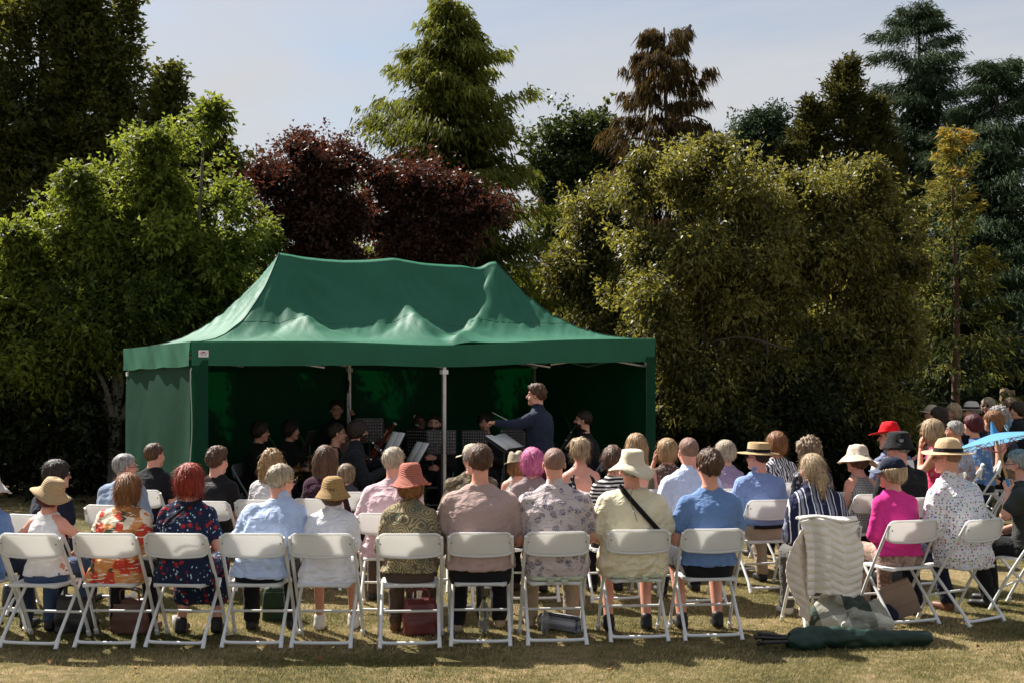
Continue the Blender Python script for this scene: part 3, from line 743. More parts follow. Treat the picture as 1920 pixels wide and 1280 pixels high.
    for s in (-1, 1):
        ev, ef = sphere((s*.030, .0735, .008), (.0125, .0095, .0062), 8, 6); pcs.append((hl_arr(ev, hc, hR, K), ef, 2))
        ev, ef = sphere((s*.030, .0800, .008), (.0058, .0040, .0060), 6, 5); pcs.append((hl_arr(ev, hc, hR, K), ef, 4))
        e_, w_ = A[s]; fwd = unit(w_-e_); hv, hf = HAND[hands[0 if s < 0 else 1]]
        hv = hv*0.96*min(max(S, .9), 1.05)*(1.0 if male else .9); hf2 = hf
        if s < 0: hv = hv*np.array([-1, 1, 1]); hf2 = hf[:, ::-1]
        spec = arms.get(s) if arms else None
        pal = unit(spec[2]) if spec is not None and len(spec) > 2 else np.array([0, 0.1, -1.0])
        if spec is not None and len(spec) > 3: fwd = unit(spec[3])
        zz = -(pal-fwd*np.dot(pal, fwd)); zz = unit(zz); xx = np.cross(fwd, zz)
        pcs.append((hv @ np.stack([xx, fwd, zz]) + w_+fwd*.012, hf2, 0))
    hm = HAIRS[hair[1]] if hair else HAIRS['brown']
    body = ob('person', pcs, [SKIN[skin_i], LIPS, EYEW, hm if not (hair and hair[1] in ('grey', 'greyblond', 'pink')) else HAIRS['sandy'], EYED], loc=(X, D, 0))
    body.rotation_euler = (0, 0, rz); tag(body, label, 'person', group)
    def folds(V, F, amp):
        N = vnormals(V, F); ph = rng.uniform(0, 50)
        Q = V.copy(); Q[:, 2] += 0.5*Q[:, 0]*np.sin(ph)
        d = 1.0*(vnoise(Q*np.array([9, 9, 5])+ph)-.5)+.8*(np.abs(2*vnoise(Q*np.array([13, 13, 26])+ph+9)-1)-.5)*np.clip(1.15-(V[:, 2]-z0)/.5, .25, 1)+.5*(vnoise(Q*np.array([30, 30, 16])+ph)-.5)
        return V+N*(amp*d)[:, None]
    V, F = T.mesh()
    if len(V):
        V = folds(V, F, {'tee': .012, 'shirt': .017, 'shirt_short': .017, 'jacket': .015, 'jumper': .012}.get(kind, .012)*fold*1.35)
        nm = {'tee': 't_shirt', 'shirt': 'shirt', 'shirt_short': 'shirt', 'jumper': 'jumper', 'jacket': 'jacket', 'vest': 'top', 'strappy': 'dress', 'dress': 'dress', 'dress_less': 'dress', 'three': 'top'}[kind]
        ob(nm, [(V, F, 0)], smat, body)
        body_T = V
    if bottom != 'none':
        V, F = P.mesh()
        if len(V): ob('skirt' if bottom == 'skirt' else ('shorts' if bottom == 'shorts' else 'trousers'), [(folds(V, F, .009), F, 0)], tmat, body)
    for s in (-1, 1):
        an = Lg[s][2]; g = Grid(an-np.array([.09, .13, .10]), an+np.array([.09, .26, .08]), .0175)
        g.cap(an+np.array([0, 0, .01]), an+np.array([0, -.01, -.045]), .045, .043, .0)
        g.cap(an+np.array([0, -.025, -.05]), an+np.array([s*.01, .14, -.055]), .036, .034, .02)
        g.half((0, 0, .006), (0, 0, -1), .004)
        V, F = g.mesh(); ob('shoe', [(V, F, 0)], SHOES[shoe], body)
    if hair:
        hp_ = hair_mesh(hair[0], K*(1.0 if not hat else .965), rng, int(strands*(3.2 if h < .012 else 1.6))//(3 if hat else 1), bool(hat))
        ob('hair', [(hl_arr(v, hc, hR, 1.0), f, m) for v, f, m in hp_], hm, body)
    if hat:
        hk, hmats = hat[0], hat[1]
        q = ob('hat', hat_pieces(hk, rng), hmats, body); q.location = hc+hR @ np.array([0, 0, hatlift]); q.scale = (K*1.03,)*3
        tl = hat[2] if len(hat) > 2 else (0, 0)
        q.rotation_euler = Matrix((hR @ rotx(tl[0]) @ roty(tl[1])).tolist()).to_euler()
    if glasses:
        gp = []
        for s in (-1, 1):
            a = np.linspace(0, 2*math.pi, 13)
            gp += tb(hl_arr(np.stack([s*.032+.022*np.cos(a), np.full(13, .098), .004+.017*np.sin(a)], -1), hc, hR, K), .0022, 0, 5, caps=False)
            gp += tb(hl_arr(np.array([(s*.053, .098, .008), (s*.076, .06, .008), (s*.08, -.002, .006), (s*.079, -.02, -.008)]), hc, hR, K), .0022, 0, 5)
            if glasses == 'sun':
                lv, lf = sphere((s*.032, .0975, .004), (.021, .002, .016), 10, 5); gp.append((hl_arr(lv, hc, hR, K), lf, 0))
        gp += tb(hl_arr(np.array([(-.01, .099, .008), (.01, .099, .008)]), hc, hR, K), .002, 0, 5)
        ob('glasses', gp, BLACK, body)
    if chair:
        cr = rz if chair_yaw is None else chair_yaw
        put_chair(X, D, cr, f'{chair} folding chair under {short}', chair, group='folding chairs of the audience' if chair == 'white' else 'folding chairs of the players')
    info = dict(o=body, X=X, D=D, rz=rz, hc=hc, hR=hR, K=K, S=S, A=A, T=body_T if 'body_T' in dir() else None, z0=z0, hl=hl, nb=nb, sh=sh, sp=sp)
    info['T'] = None
    for ch in body.children:
        if ch.name.split('.')[0] in ('t_shirt', 'shirt', 'jumper', 'jacket', 'top', 'dress'):
            n_ = len(ch.data.vertices); c = np.empty(n_*3, np.float32); ch.data.vertices.foreach_get('co', c); info['T'] = c.reshape(-1, 3)
    def wp(p):
        p = np.asarray(p, float); c, s = math.cos(rz), math.sin(rz)
        return np.array([X+c*p[0]-s*p[1], D+s*p[0]+c*p[1], p[2]])
    info['w'] = wp
    PEOPLE[key] = info
    return info
def hl_arr(v, hc, hR, K): return np.asarray(v, float)*K @ hR.T + hc
def strap(info, pts, width, mat, name='strap', side=-1):
    """a band lying on the back (side -1) or chest (+1) of a figure, through (x, z) points in body space"""
    V = info['T']; P = bz(*[(a, 0, b) for a, b in pts], n=8); out = []
    for p in P:
        m = (np.abs(V[:, 0]-p[0]) < .03) & (np.abs(V[:, 2]-p[2]) < .03)
        y = (V[m, 1].min() if side < 0 else V[m, 1].max()) if m.any() else (out[-1][1]-side*.006 if out else -.15)
        out.append((p[0], y+side*.006, p[2]))
    out = np.array(out); out[1:-1, 1] = (out[:-2, 1]+out[1:-1, 1]+out[2:, 1])/3
    T = np.gradient(out, axis=0); W = np.cross(T, [0, 1, 0]); W /= np.linalg.norm(W, axis=1, keepdims=True)
    A_ = out-W*width/2; B_ = out+W*width/2; n = len(out)
    VV = np.stack([A_, B_], 1).reshape(-1, 3); F = np.array([[2*i, 2*i+1, 2*i+3, 2*i+2] for i in range(n-1)])
    return ob(name, [(*thick(VV, F, .003), 0)], mat, info['o'])
# ------------------------------------------------------------------ ground
def ground_mat():
    m, nt, b = newmat('dry_lawn'); v = coords(nt)
    n1 = noise(nt, v, 0.9, 5.0, 0.6, 0.4); n2 = noise(nt, v, 9.0, 4.0, 0.65); n3 = noise(nt, v, 90.0, 3.0, 0.7)
    f = math_(nt, 'ADD', math_(nt, 'MULTIPLY', n1.outputs['Fac'], 0.55), math_(nt, 'MULTIPLY', n2.outputs['Fac'], 0.5))
    c = ramp(nt, f, [(0.38, (0.055, 0.058, 0.020)), (0.51, (0.165, 0.138, 0.056)), (0.66, (0.42, 0.305, 0.17))])
    c = mixc(nt, math_(nt, 'MULTIPLY', n3.outputs['Fac'], 0.5), c, (0.10, 0.075, 0.035))
    nt.links.new(c, b.inputs['Base Color']); b.inputs['Roughness'].default_value = 0.95; b.inputs['Specular IOR Level'].default_value = 0.1
    bumpto(nt, b, math_(nt, 'ADD', n3.outputs['Fac'], n2.outputs['Fac']), 0.8, 0.03)
    return m
GV, GF = gridmesh(lambda u, v: ((u-.5)*400, -60+v*400, 0*u), 3, 3)
lawn = ob('lawn', [(GV, GF, 0)], ground_mat()); tag(lawn, kind='structure')

def blades(n, x0, x1, y0, y1, L0, L1, rng):
    P = np.stack([rng.uniform(x0, x1, n), rng.uniform(y0, y1, n), np.zeros(n)], -1)
    keep = vnoise(P*np.array([2.2, 2.2, 1]))*.7+rng.uniform(0, .6, n) > .45; P = P[keep]; n = len(P)
    a = rng.uniform(0, 6.28, n); L = rng.uniform(L0, L1, n); t = rng.uniform(.35, 1.3, n)
    d = np.stack([np.cos(a)*t, np.sin(a)*t, np.ones(n)], -1); d /= np.linalg.norm(d, axis=1, keepdims=True)
    s = np.stack([-np.sin(a+.6), np.cos(a+.6), 0*a], -1)*.0024
    V = np.stack([P-s, P+s, P+d*L[:, None]], 1).reshape(-1, 3); F = np.arange(3*n).reshape(-1, 3)
    var = np.repeat(np.clip(vnoise(P*np.array([1.3, 1.3, 1])+7)*1.7-.42+.35*vnoise(P*np.array([6, 6, 1]))+rng.normal(0, .22, n), 0, 1), 3)
    return V, F, var
gm = leafmat('grass_blades', (0.055, 0.078, 0.018), (0.54, 0.42, 0.24), 0.3, (0.35, 0.32, 0.10), 0.7, 0.2)
b1 = blades(230000, -4.9, 4.9, 7.3, 11.5, .012, .036, RNG); b2 = blades(45000, -6.5, 7.5, 11.5, 18.0, .02, .05, RNG)
gr = ob('grass', [(b1[0], b1[1], 0), (b2[0], b2[1], 0)], gm, var=np.concatenate([b1[2], b2[2]]), smooth=False)
tag(gr, 'short dry lawn grass under the chairs', 'grass', kind='stuff')

# ------------------------------------------------------------------ marquee
TH = R(29.8)
tent = empty('marquee', (-3.374, 13.45, 0), TH); tag(tent, 'dark green pop-up marquee over the band with hipped roof', 'marquee')
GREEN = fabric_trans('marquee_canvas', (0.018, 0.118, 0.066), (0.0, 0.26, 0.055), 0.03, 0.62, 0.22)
GREENW = fabric_trans('marquee_wall', (0.003, 0.042, 0.021), (0.0, 0.36, 0.06), 0.014, 0.65, 0.12)  # wall canvas coloured darker than the roof, painting in the interior's shade
def eave(u, v): return 2.22+.085*(u/6)-.05*(v/3)-.06*np.exp(-((u-3.05)/1.1)**2)*np.clip(1-v/1.0, 0, 1)
def vbot(u, v): return 1.97+.05*(u/6)-.06*(v/3)-.035*np.exp(-((u-3.05)/1.1)**2)*np.clip(1-v/1.0, 0, 1)
def roofz(u, v):
    t = np.minimum(np.minimum(1-np.abs(v-1.5)/1.5, u/1.5), (6-u)/1.5); t = np.clip(t, 0, 1)
    z0 = eave(u, v); f = .03*t+.97*t**2.2
    z = z0+(3.33-z0)*f
    inr = np.clip((u-1.5)/3, 0, 1); z = z-.06*np.abs(np.sin(2*np.pi*inr))*t**2
    z = z-.045*np.abs(np.sin(np.pi*np.clip(u, 0, 6)/3))*np.sin(np.pi*np.clip(t, 0, 1))
    for bu, bv, am in ((1.55, .72, .15), (2.95, .72, .16), (4.5, 2.25, .15), (1.5, 2.25, .15)):
        vv = np.minimum(v, 3-v) if bv > 1.5 else v; on = (v > 1.5) if bv > 1.5 else (v <= 1.5); q = .72
        g = np.where(vv < q, np.sin(np.clip(vv/q, 0, 1)*np.pi/2)**.9, np.exp(-(vv-q)/.16))
        wd = .14+.55*np.clip(1-vv/q, 0, 1)
        q_ = np.clip(1-np.abs(u-bu)/(wd*2.1), 0, 1); z = z+on*am*g*(q_**1.4)
    # pleat pulled from the middle of the front eave to the right-hand peak
    dx, dy = 1.45, 1.5; L = math.hypot(dx, dy); s = ((u-3.08)*dx+v*dy)/L; e = ((u-3.08)*dy-v*dx)/L
    on = np.clip(s/.2, 0, 1)*np.clip((L-s)/.15, 0, 1)
    z = z+on*.085*np.where(e < 0, np.exp(e/.07), np.exp(-e/.25))-on*.05*np.exp(-((e+.22)/.12)**2)
    P = np.stack([u.ravel()*1.2+v.ravel()*2.6, v.ravel()*1.5-u.ravel()*2.2, 0*u.ravel()], -1)
    wr = (vnoise(P*2.3)-.5)*.006+((vnoise(P*np.array([.8, 7.0, 1])+3)-.5)*.020+(np.abs(2*vnoise(P*np.array([1.2, 4.0, 1])+8)-1)-.5)*.014)*np.clip(t*3-.6, .06, 1).ravel()*np.clip((1-t)*5, .1, 1).ravel()
    for cu_, cv_, am, fr in ((1.5, 1.5, .028, 15), (3, 1.5, .030, 13), (4.5, 1.5, .030, 17), (0, 0, .012, 23), (6, 0, .012, 23), (3.05, 0, .008, 19), (0, 3, .014, 23)):   # creases pulled from peaks and corners
        dx_, dy_ = u-cu_, v-cv_; r_ = np.hypot(dx_, dy_)+1e-3; an_ = np.arctan2(dy_, dx_)
        z = z+am*np.sin(an_*fr+1.5*np.sin(r_*2.1)+cu_)*np.clip(r_/.35, 0, 1)*np.exp(-r_/.7)*np.clip(t*3-1.1, 0, 1)*np.clip((1-t)*9, 0, 1)
    return z+(wr.reshape(u.shape))*np.clip(np.minimum(np.minimum(u, 6-u), np.minimum(v, 3-v))/.15, 0, 1)
V, F = gridmesh(lambda u, v: (u*6, v*3, roofz(u*6, v*3)), 193, 97)
ob('canopy', [(V, F, 0)], GREEN, tent)
def seam(vv, u0, u1):       # stitched seams half way up the roof
    u = np.linspace(u0, u1, 90); z = roofz(u, np.full(90, vv))
    return tb(np.stack([u, np.full(90, vv), z+.0005], -1), .0022, 0, 5)
DKGREEN = plain('dark_green_stitching', (0.014, 0.085, 0.058), 0.7)
ob('seam', seam(.80, .82, 5.18), DKGREEN, tent)
def hipseam(pts):
    u = np.linspace(pts[0][0], pts[1][0], 60); v = np.linspace(pts[0][1], pts[1][1], 60)
    return tb(np.stack([u, v, roofz(u, v)+.002], -1), .006, 0, 5)
for a_, b_ in (((0, 0), (1.5, 1.5)), ((6, 0), (4.5, 1.5)), ((0, 3), (1.5, 1.5)), ((6, 3), (4.5, 1.5))): ob('hip_seam', hipseam((a_, b_)), DKGREEN, tent)
def valance(p0, p1, nrm):
    p0 = np.array(p0); p1 = np.array(p1)
    def fn(a, b):
        u = p0[0]+(p1[0]-p0[0])*a; v = p0[1]+(p1[1]-p0[1])*a
        zt, zb = eave(u, v), vbot(u, v)-.012*np.abs(np.sin(a*9))*b
        wv = .012*np.sin(a*17+2)*b+.014*np.sin(a*41+b*3)*b*.6+.006
        return u+nrm[0]*(wv+.004), v+nrm[1]*(wv+.004), zt+.004+(zb-zt)*b
    return gridmesh(fn, 90, 10)
for p0, p1, nr in (((0, 0), (6, 0), (0, -1)), ((0, 0), (0, 3), (-1, 0)), ((6, 0), (6, 3), (1, 0)), ((0, 3), (6, 3), (0, 1))):
    V, F = valance(p0, p1, nr); ob('valance', [(V, F, 0)], GREEN, tent)
def wall(p0, p1, amp, fr, lean=0.0, seed=0.0):
    p0 = np.array(p0, float); p1 = np.array(p1, float); L = np.linalg.norm(p1-p0); nrm = np.array([p1[1]-p0[1], -(p1[0]-p0[0])])/L
    def fn(a, b):
        u = p0[0]+(p1[0]-p0[0])*a; v = p0[1]+(p1[1]-p0[1])*a
        sway = (vnoise(np.stack([a.ravel()*L*2.2+b.ravel()*1.1, b.ravel()*1.2, 0*a.ravel()+seed], -1))-.5).reshape(a.shape)
        w = amp*(np.sin(a*fr+2.2*np.sin(b*2+seed)+seed)*.5+sway*2)*np.clip(b*2.5, 0.1, 1)
        return u+nrm[0]*(w+lean*b), v+nrm[1]*(w+lean*b), (vbot(u, v)+.06)*(1-b)+.015*b
    return gridmesh(fn, 70, 26)
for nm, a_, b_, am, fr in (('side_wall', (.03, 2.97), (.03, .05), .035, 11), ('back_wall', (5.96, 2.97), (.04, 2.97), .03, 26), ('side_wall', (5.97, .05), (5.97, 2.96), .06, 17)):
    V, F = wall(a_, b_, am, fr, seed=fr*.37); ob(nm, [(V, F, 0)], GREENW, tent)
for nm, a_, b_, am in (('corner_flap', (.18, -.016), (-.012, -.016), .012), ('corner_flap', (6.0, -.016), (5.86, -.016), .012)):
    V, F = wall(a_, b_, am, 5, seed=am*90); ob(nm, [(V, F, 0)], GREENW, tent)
for u, v in ((.07, .06), (3, .05), (5.94, .06), (.05, 2.92), (3, 2.92), (5.94, 2.92)):
    zt = float(eave(np.array(u), np.array(v)))-.03
    o_ = ob('pole', [(*box((u, v, zt/2), (.038, .038, zt)), 0), (*box((u, v, .007), (.11, .11, .014)), 0), (*box((u, v, zt-.28), (.075, .075, .05)), 1)], [ALU, plain('white_joint', (.7, .7, .68), .5)], tent, smooth=False)
def bar(p, q, r=.014): return tb([p, q], r, 0, 6)
tr = []
for v0 in (.06, 2.92):
    for i in range(4):
        u0, u1 = .05+i*1.4725, .05+(i+1)*1.4725
        tr.append(bar((u0, v0, 1.98), (u1, v0, 2.16))); tr.append(bar((u0, v0+.02, 2.16), (u1, v0+.02, 1.95)))
for u0 in (.05, 5.94):
    for i in range(2):
        v0, v1 = .06+i*1.43, .06+(i+1)*1.43
        tr.append(bar((u0, v0, 1.95), (u0, v1, 2.14))); tr.append(bar((u0+.02, v0, 2.14), (u0+.02, v1, 1.95)))
for q in tr: ob('truss_bar', q, ALU, tent)
for u in (1.5, 3, 4.5): ob('ridge_post', bar((u, 1.5, 2.3), (u, 1.5, 3.28), .018), ALU, tent)
# maker's patch with a little red roof over two grey lines of print, near the left end of the front valance
lp = ob('label_patch', [(*box((.125, -.030, 2.098), (.108, .004, .074)), 0)], plain('patch_white', (.72, .70, .70), .6, var=.03), tent, smooth=False)
RED = plain('patch_red', (.30, .03, .05), .6); GREYT = plain('patch_grey', (.25, .25, .27), .6)
roof_pts = np.array([(-.04, 0, .006), (-.04, 0, .012), (-.015, 0, .015), (0, 0, .025), (.015, 0, .015), (.04, 0, .012), (.04, 0, .006), (0, 0, .006)])
rv = roof_pts+np.array([.125, -.0335, 2.098]); rf = np.array([[0, 7, 2, 1], [7, 4, 3, 2], [7, 6, 5, 4]])
ob('print', [(rv, rf, 0)], RED, lp, smooth=False)
for zz, ww in ((-.004, .05), (-.015, .062)):
    q = []
    for i in range(9):
        if i in (3, 6): continue
        q.append((*box((.125-ww/2+ww*(i+.5)/9, -.0335, 2.098+zz), (ww/9*.75, .001, .006)), 0))
    ob('print', q, GREYT, lp, smooth=False)
ob('tie_cord', tb(bz((.0, -.02, 1.95), (-.012, -.03, 1.85), (.004, -.02, 1.3), (-.03, -.03, .75), (-.05, -.03, .05)), .006, 0, 5), plain('cord', (.35, .40, .33), .8), tent)

# ------------------------------------------------------------------ chairs
def trans_plastic(name, col, tcol, t):
    m, nt, b = newmat(name); v = coords(nt)
    n = noise(nt, v, 7.0, 4.0)
    nt.links.new(ramp(nt, n.outputs['Fac'], [(.3, [x*.94 for x in col]), (.7, col)]), b.inputs['Base Color'])
    b.inputs['Roughness'].default_value = .42; b.inputs['Specular IOR Level'].default_value = .4
    tl = nd(nt, 'ShaderNodeBsdfTranslucent', {'Color': (*tcol, 1)}); mx = nd(nt, 'ShaderNodeMixShader', {0: t, 1: b.outputs[0], 2: tl.outputs[0]})
    nt.links.new(mx.outputs[0], nt.nodes['Material Output'].inputs['Surface']); return m
CH_PL = trans_plastic('chair_plastic', (.84, .84, .83), (.94, .93, .90), .42)
def make_chair(plastic, metal, name='folding_chair'):
    root = empty(name)
    def back(u, v):
        x = (u-.5)*.45; r = np.clip((np.abs(u-.5)*2-.80)/.20, 0, 1)
        zt = .80-.035*r**2.2; zb = .648+.012*np.cos((u-.5)*3.0)*0-.014*np.cos((u-.5)*np.pi)+.02*r**2
        z = zb+(zt-zb)*v
        return x, -.205-.022*np.cos((u-.5)*np.pi)-.05*(v-.5)*.7+.012*v, z
    V, F = gridmesh(back, 25, 9); V, F = thick(V, F, .010); pcs = [(V, F, 0)]
    a = np.linspace(0, 1, 25); e = []
    e = np.concatenate([np.stack(back(a, 0*a), -1), np.stack(back(0*a[:5]+1, np.linspace(.1, .9, 5)), -1), np.stack(back(a[::-1], 0*a+1), -1), np.stack(back(0*a[:5], np.linspace(.9, .1, 5)), -1)])
    e = np.concatenate([e, e[:1]]); pcs += tb(e+np.array([0, -.004, 0]), .0095, 0, 6, caps=False)
    bk = ob('backrest', pcs, plastic, root)
    for s in (-1, 1): ob('rivet', [(*sphere((s*.205, -.232, .735), (.007, .004, .007), 8, 5), 0)], plain('rivet_steel', (.3, .3, .3), .4, metal=.8), bk)
    def seat(u, v):
        sx = np.sign(u-.5); q = np.abs(u-.5)*2; w_ = .205-.02*(1-v)*1
        r = np.clip((np.abs(v-.5)*2-.75)/.25, 0, 1); x = (u-.5)*2*w_*(1-.10*r**2.5)
        return x, -.19+v*.39, .445-.012*np.cos((u-.5)*np.pi)*np.sin(v*np.pi)-.02*np.clip((v-.85)/.15, 0, 1)**2-.006*q**6
    V, F = gridmesh(seat, 17, 17); V, F = thick(V, F, .022); ob('seat', [(V, F, 0)], plastic, root)
    for s in (-1, 1):
        ob('side_tube', tb(bz((s*.221, -.222, .778), (s*.224, -.175, .70), (s*.226, .06, .32), (s*.228, .215, .03), n=6), .0125, 0, 8)
           + tb([(s*.228, .20, .045), (s*.228, .222, .004)], .017, 1, 8), [metal, W_PLASTIC if plastic is CH_PL else G_PLASTIC], root)
    lp_ = bz((-.20, .14, .425), (-.202, .05, .33), (-.205, -.19, .085), (-.198, -.215, .052), (-.17, -.222, .040), (0, -.224, .038), (.17, -.222, .040), (.198, -.215, .052), (.205, -.19, .085), (.202, .05, .33), (.20, .14, .425), n=6)
    ob('rear_leg_frame', tb(lp_, .0125, 0, 8), metal, root)
    for s in (-1, 1): ob('foot', tb([(s*.206, -.195, .075), (s*.209, -.245, .004)], [.0145, .0165], 0, 8), metal, root)
    ob('stretcher', tb([(-.227, .125, .195), (.227, .125, .195)], .010, 0, 8), metal, root)
    return root
PROTO = {}
def put_chair(x, y, rz, label, kind='white', group='folding chairs of the audience'):
    if kind not in PROTO: PROTO[kind] = c = make_chair(*((CH_PL, W_METAL) if kind == 'white' else (G_PLASTIC, G_METAL)))
    else: c = copy_tree(PROTO[kind])
    jr = random.Random(len(label)*7+int(x*100)); c.location = (x+jr.uniform(-.012, .012), y+jr.uniform(-.015, .01), 0); c.rotation_euler = (0, 0, rz+jr.uniform(-.06, .06)); tag(c, label, 'chair', group); return c

# ------------------------------------------------------------------ trees
def leafq(P, Dr, L, W, rng, droop=.15, fold=.12):
    n = len(P); rv = rng.normal(0, 1, (n, 3)); s = np.cross(Dr, rv); s /= np.linalg.norm(s, axis=1, keepdims=True)+1e-6
    up = np.cross(s, Dr); L = np.broadcast_to(L, (n,))[:, None]; W = np.broadcast_to(W, (n,))[:, None]
    tip = P+Dr*L; tip[:, 2:3] -= droop*L; q = P+Dr*L*rng.uniform(.18, .5, (n, 1))
    V = np.stack([q-s*W*.5+up*W*fold, q+s*W*.5+up*W*fold-Dr*L*.18, tip], 1).reshape(-1, 3)
    return V, np.arange(3*n).reshape(-1, 3)
def limb_set(base, targets, r0, rng, wob=.25):
    pcs = []
    for t in targets:
        t = np.asarray(t, float); b = np.asarray(base, float); m = b+(t-b)*.5+rng.normal(0, wob, 3)*np.array([1, 1, .4])
        p = bz(b, m, t, n=6); pcs.append(tb(p, np.linspace(r0, r0*.25, len(p)), 0, 7))
    return pcs
def tree(name, label, cat, base, trunk_top, trunk_r, limbs, crown, leaf, bark, group=None, solid=None):
    root = empty(name, base); tag(root, label, cat, group); b = np.asarray(base, float)
    tt = np.asarray(trunk_top, float)-b
    p = bz((0, 0, -.05), (.06*tt[2]/6, .02, tt[2]*.5), tt, n=8)
    ob('trunk', tb(p, trunk_r*(1.25-1.13*np.linspace(0, 1, len(p))**.8), 0, 10), bark, root)
    for l in limbs: ob('limb', [(v-b, f, m) for v, f, m in l], bark, root)
    V, F, var = crown
    ob('crown', [(V-b, F, 0)], leaf, root, var=var, smooth=False)
    return root
def broad(lobes, ncl, nl, L, W, rng, spread=.16, droop=.25, inner=.25, tone=0.0, gaps=.0, nb=10, sub=(.17, .36), reach=1.0, twig=.10, shoots=5, slen=(.35, .85)):
    """foliage on boughs: every lobe of the crown carries smaller leafy boughs of uneven size, plus loose twigs and a sparse inside"""
    lobes = np.asarray(lobes, float); bo = []
    for l in lobes:
        d = rng.normal(0, 1, (nb, 3)); d /= np.linalg.norm(d, axis=1, keepdims=True); rm = l[3:].mean()
        c = l[:3]+d*l[3:]*rng.uniform(.20, .74, (nb, 1))*reach; r = rm*rng.uniform(sub[0], sub[1], nb)
        bo.append(np.concatenate([c, np.stack([r*1.15, r*1.15, r*.8], -1)], 1))
    sh_ = []
    for l in lobes:                                   # leafy shoots that break the outline
        rm = l[3:].mean(); d = rng.normal(0, 1, (shoots, 3)); d[:, 2] = np.abs(d[:, 2])*.9-.15; d /= np.linalg.norm(d, axis=1, keepdims=True)
        st = l[:3]+d*l[3:]*.7; ln = rng.uniform(slen[0], slen[1], shoots)*min(1.1, rm*.8+.5); e_ = d*.6+np.array([0, 0, .55])+rng.normal(0, .3, (shoots, 3)); e_ /= np.linalg.norm(e_, axis=1, keepdims=True)
        tt = np.linspace(0, 1, 9); q = st[:, None]+e_[:, None]*(ln[:, None]*tt)[..., None]; q[..., 2] -= .25*ln[:, None]*tt**2
        sh_.append(q.reshape(-1, 3))
    sh_ = np.concatenate(sh_) if shoots else np.zeros((0, 3))
    bo = np.concatenate(bo); bo = bo[bo[:, 2] > .1]; pr = bo[:, 3]**2; pr /= pr.sum(); bt = rng.normal(0, .18, len(bo))
    i = rng.choice(len(bo), ncl, p=pr); d = rng.normal(0, 1, (ncl, 3)); d[:, 2] += .25; d /= np.linalg.norm(d, axis=1, keepdims=True)
    rr = rng.uniform(.72, 1.1, ncl); tw_ = rng.uniform(0, 1, ncl) < twig; rr = np.where(tw_, rng.uniform(1.1, 1.75, ncl), rr)
    C = bo[i, :3]+d*rr[:, None]*bo[i, 3:]; ct = bt[i]+rng.normal(0, .12, ncl)
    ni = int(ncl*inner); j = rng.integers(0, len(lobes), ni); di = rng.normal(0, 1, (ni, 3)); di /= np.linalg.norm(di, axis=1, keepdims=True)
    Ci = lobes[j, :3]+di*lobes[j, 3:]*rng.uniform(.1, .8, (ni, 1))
    C = np.concatenate([C, Ci, sh_]); d = np.concatenate([d, di, rng.normal(0, .5, sh_.shape)]); ct = np.concatenate([ct, rng.normal(-.36, .1, ni), rng.normal(.06, .14, len(sh_))])  # inner leaves toned darker: shade inside the crown put into the colour
    k = C[:, 2] > .05
    if gaps > 0: k &= vnoise(C*1.9) > gaps
    C, d, ct = C[k], d[k], ct[k]; n = len(C)
    tw = d*.7+np.array([0, 0, .25])+rng.normal(0, .4, (n, 3)); tw /= np.linalg.norm(tw, axis=1, keepdims=True)
    t = rng.uniform(-.3, 1, (n, nl)); P = C[:, None]+tw[:, None]*(t*spread*1.7)[..., None]+rng.normal(0, spread*.25, (n, nl, 3))
    P[..., 2] -= (t.clip(0)**2)*spread*.5
    Dr = tw[:, None]*.7+rng.normal(0, .55, (n, nl, 3))+np.array([0, 0, -droop]); Dr /= np.linalg.norm(Dr, axis=2, keepdims=True)
    P = P.reshape(-1, 3); Dr = Dr.reshape(-1, 3); m = len(P); sz = rng.uniform(.65, 1.3, m)
    V, F = leafq(P, Dr, L*sz, W*sz, rng)
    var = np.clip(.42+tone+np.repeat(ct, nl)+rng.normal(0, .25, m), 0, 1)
    return V, F, np.repeat(var, 3)
def join(*cs):
    off = 0; Vs, Fs, vs = [], [], []
    for V, F, v in cs: Vs.append(V); Fs.append(F+off); vs.append(v); off += len(V)
    return np.concatenate(Vs), np.concatenate(Fs), np.concatenate(vs)
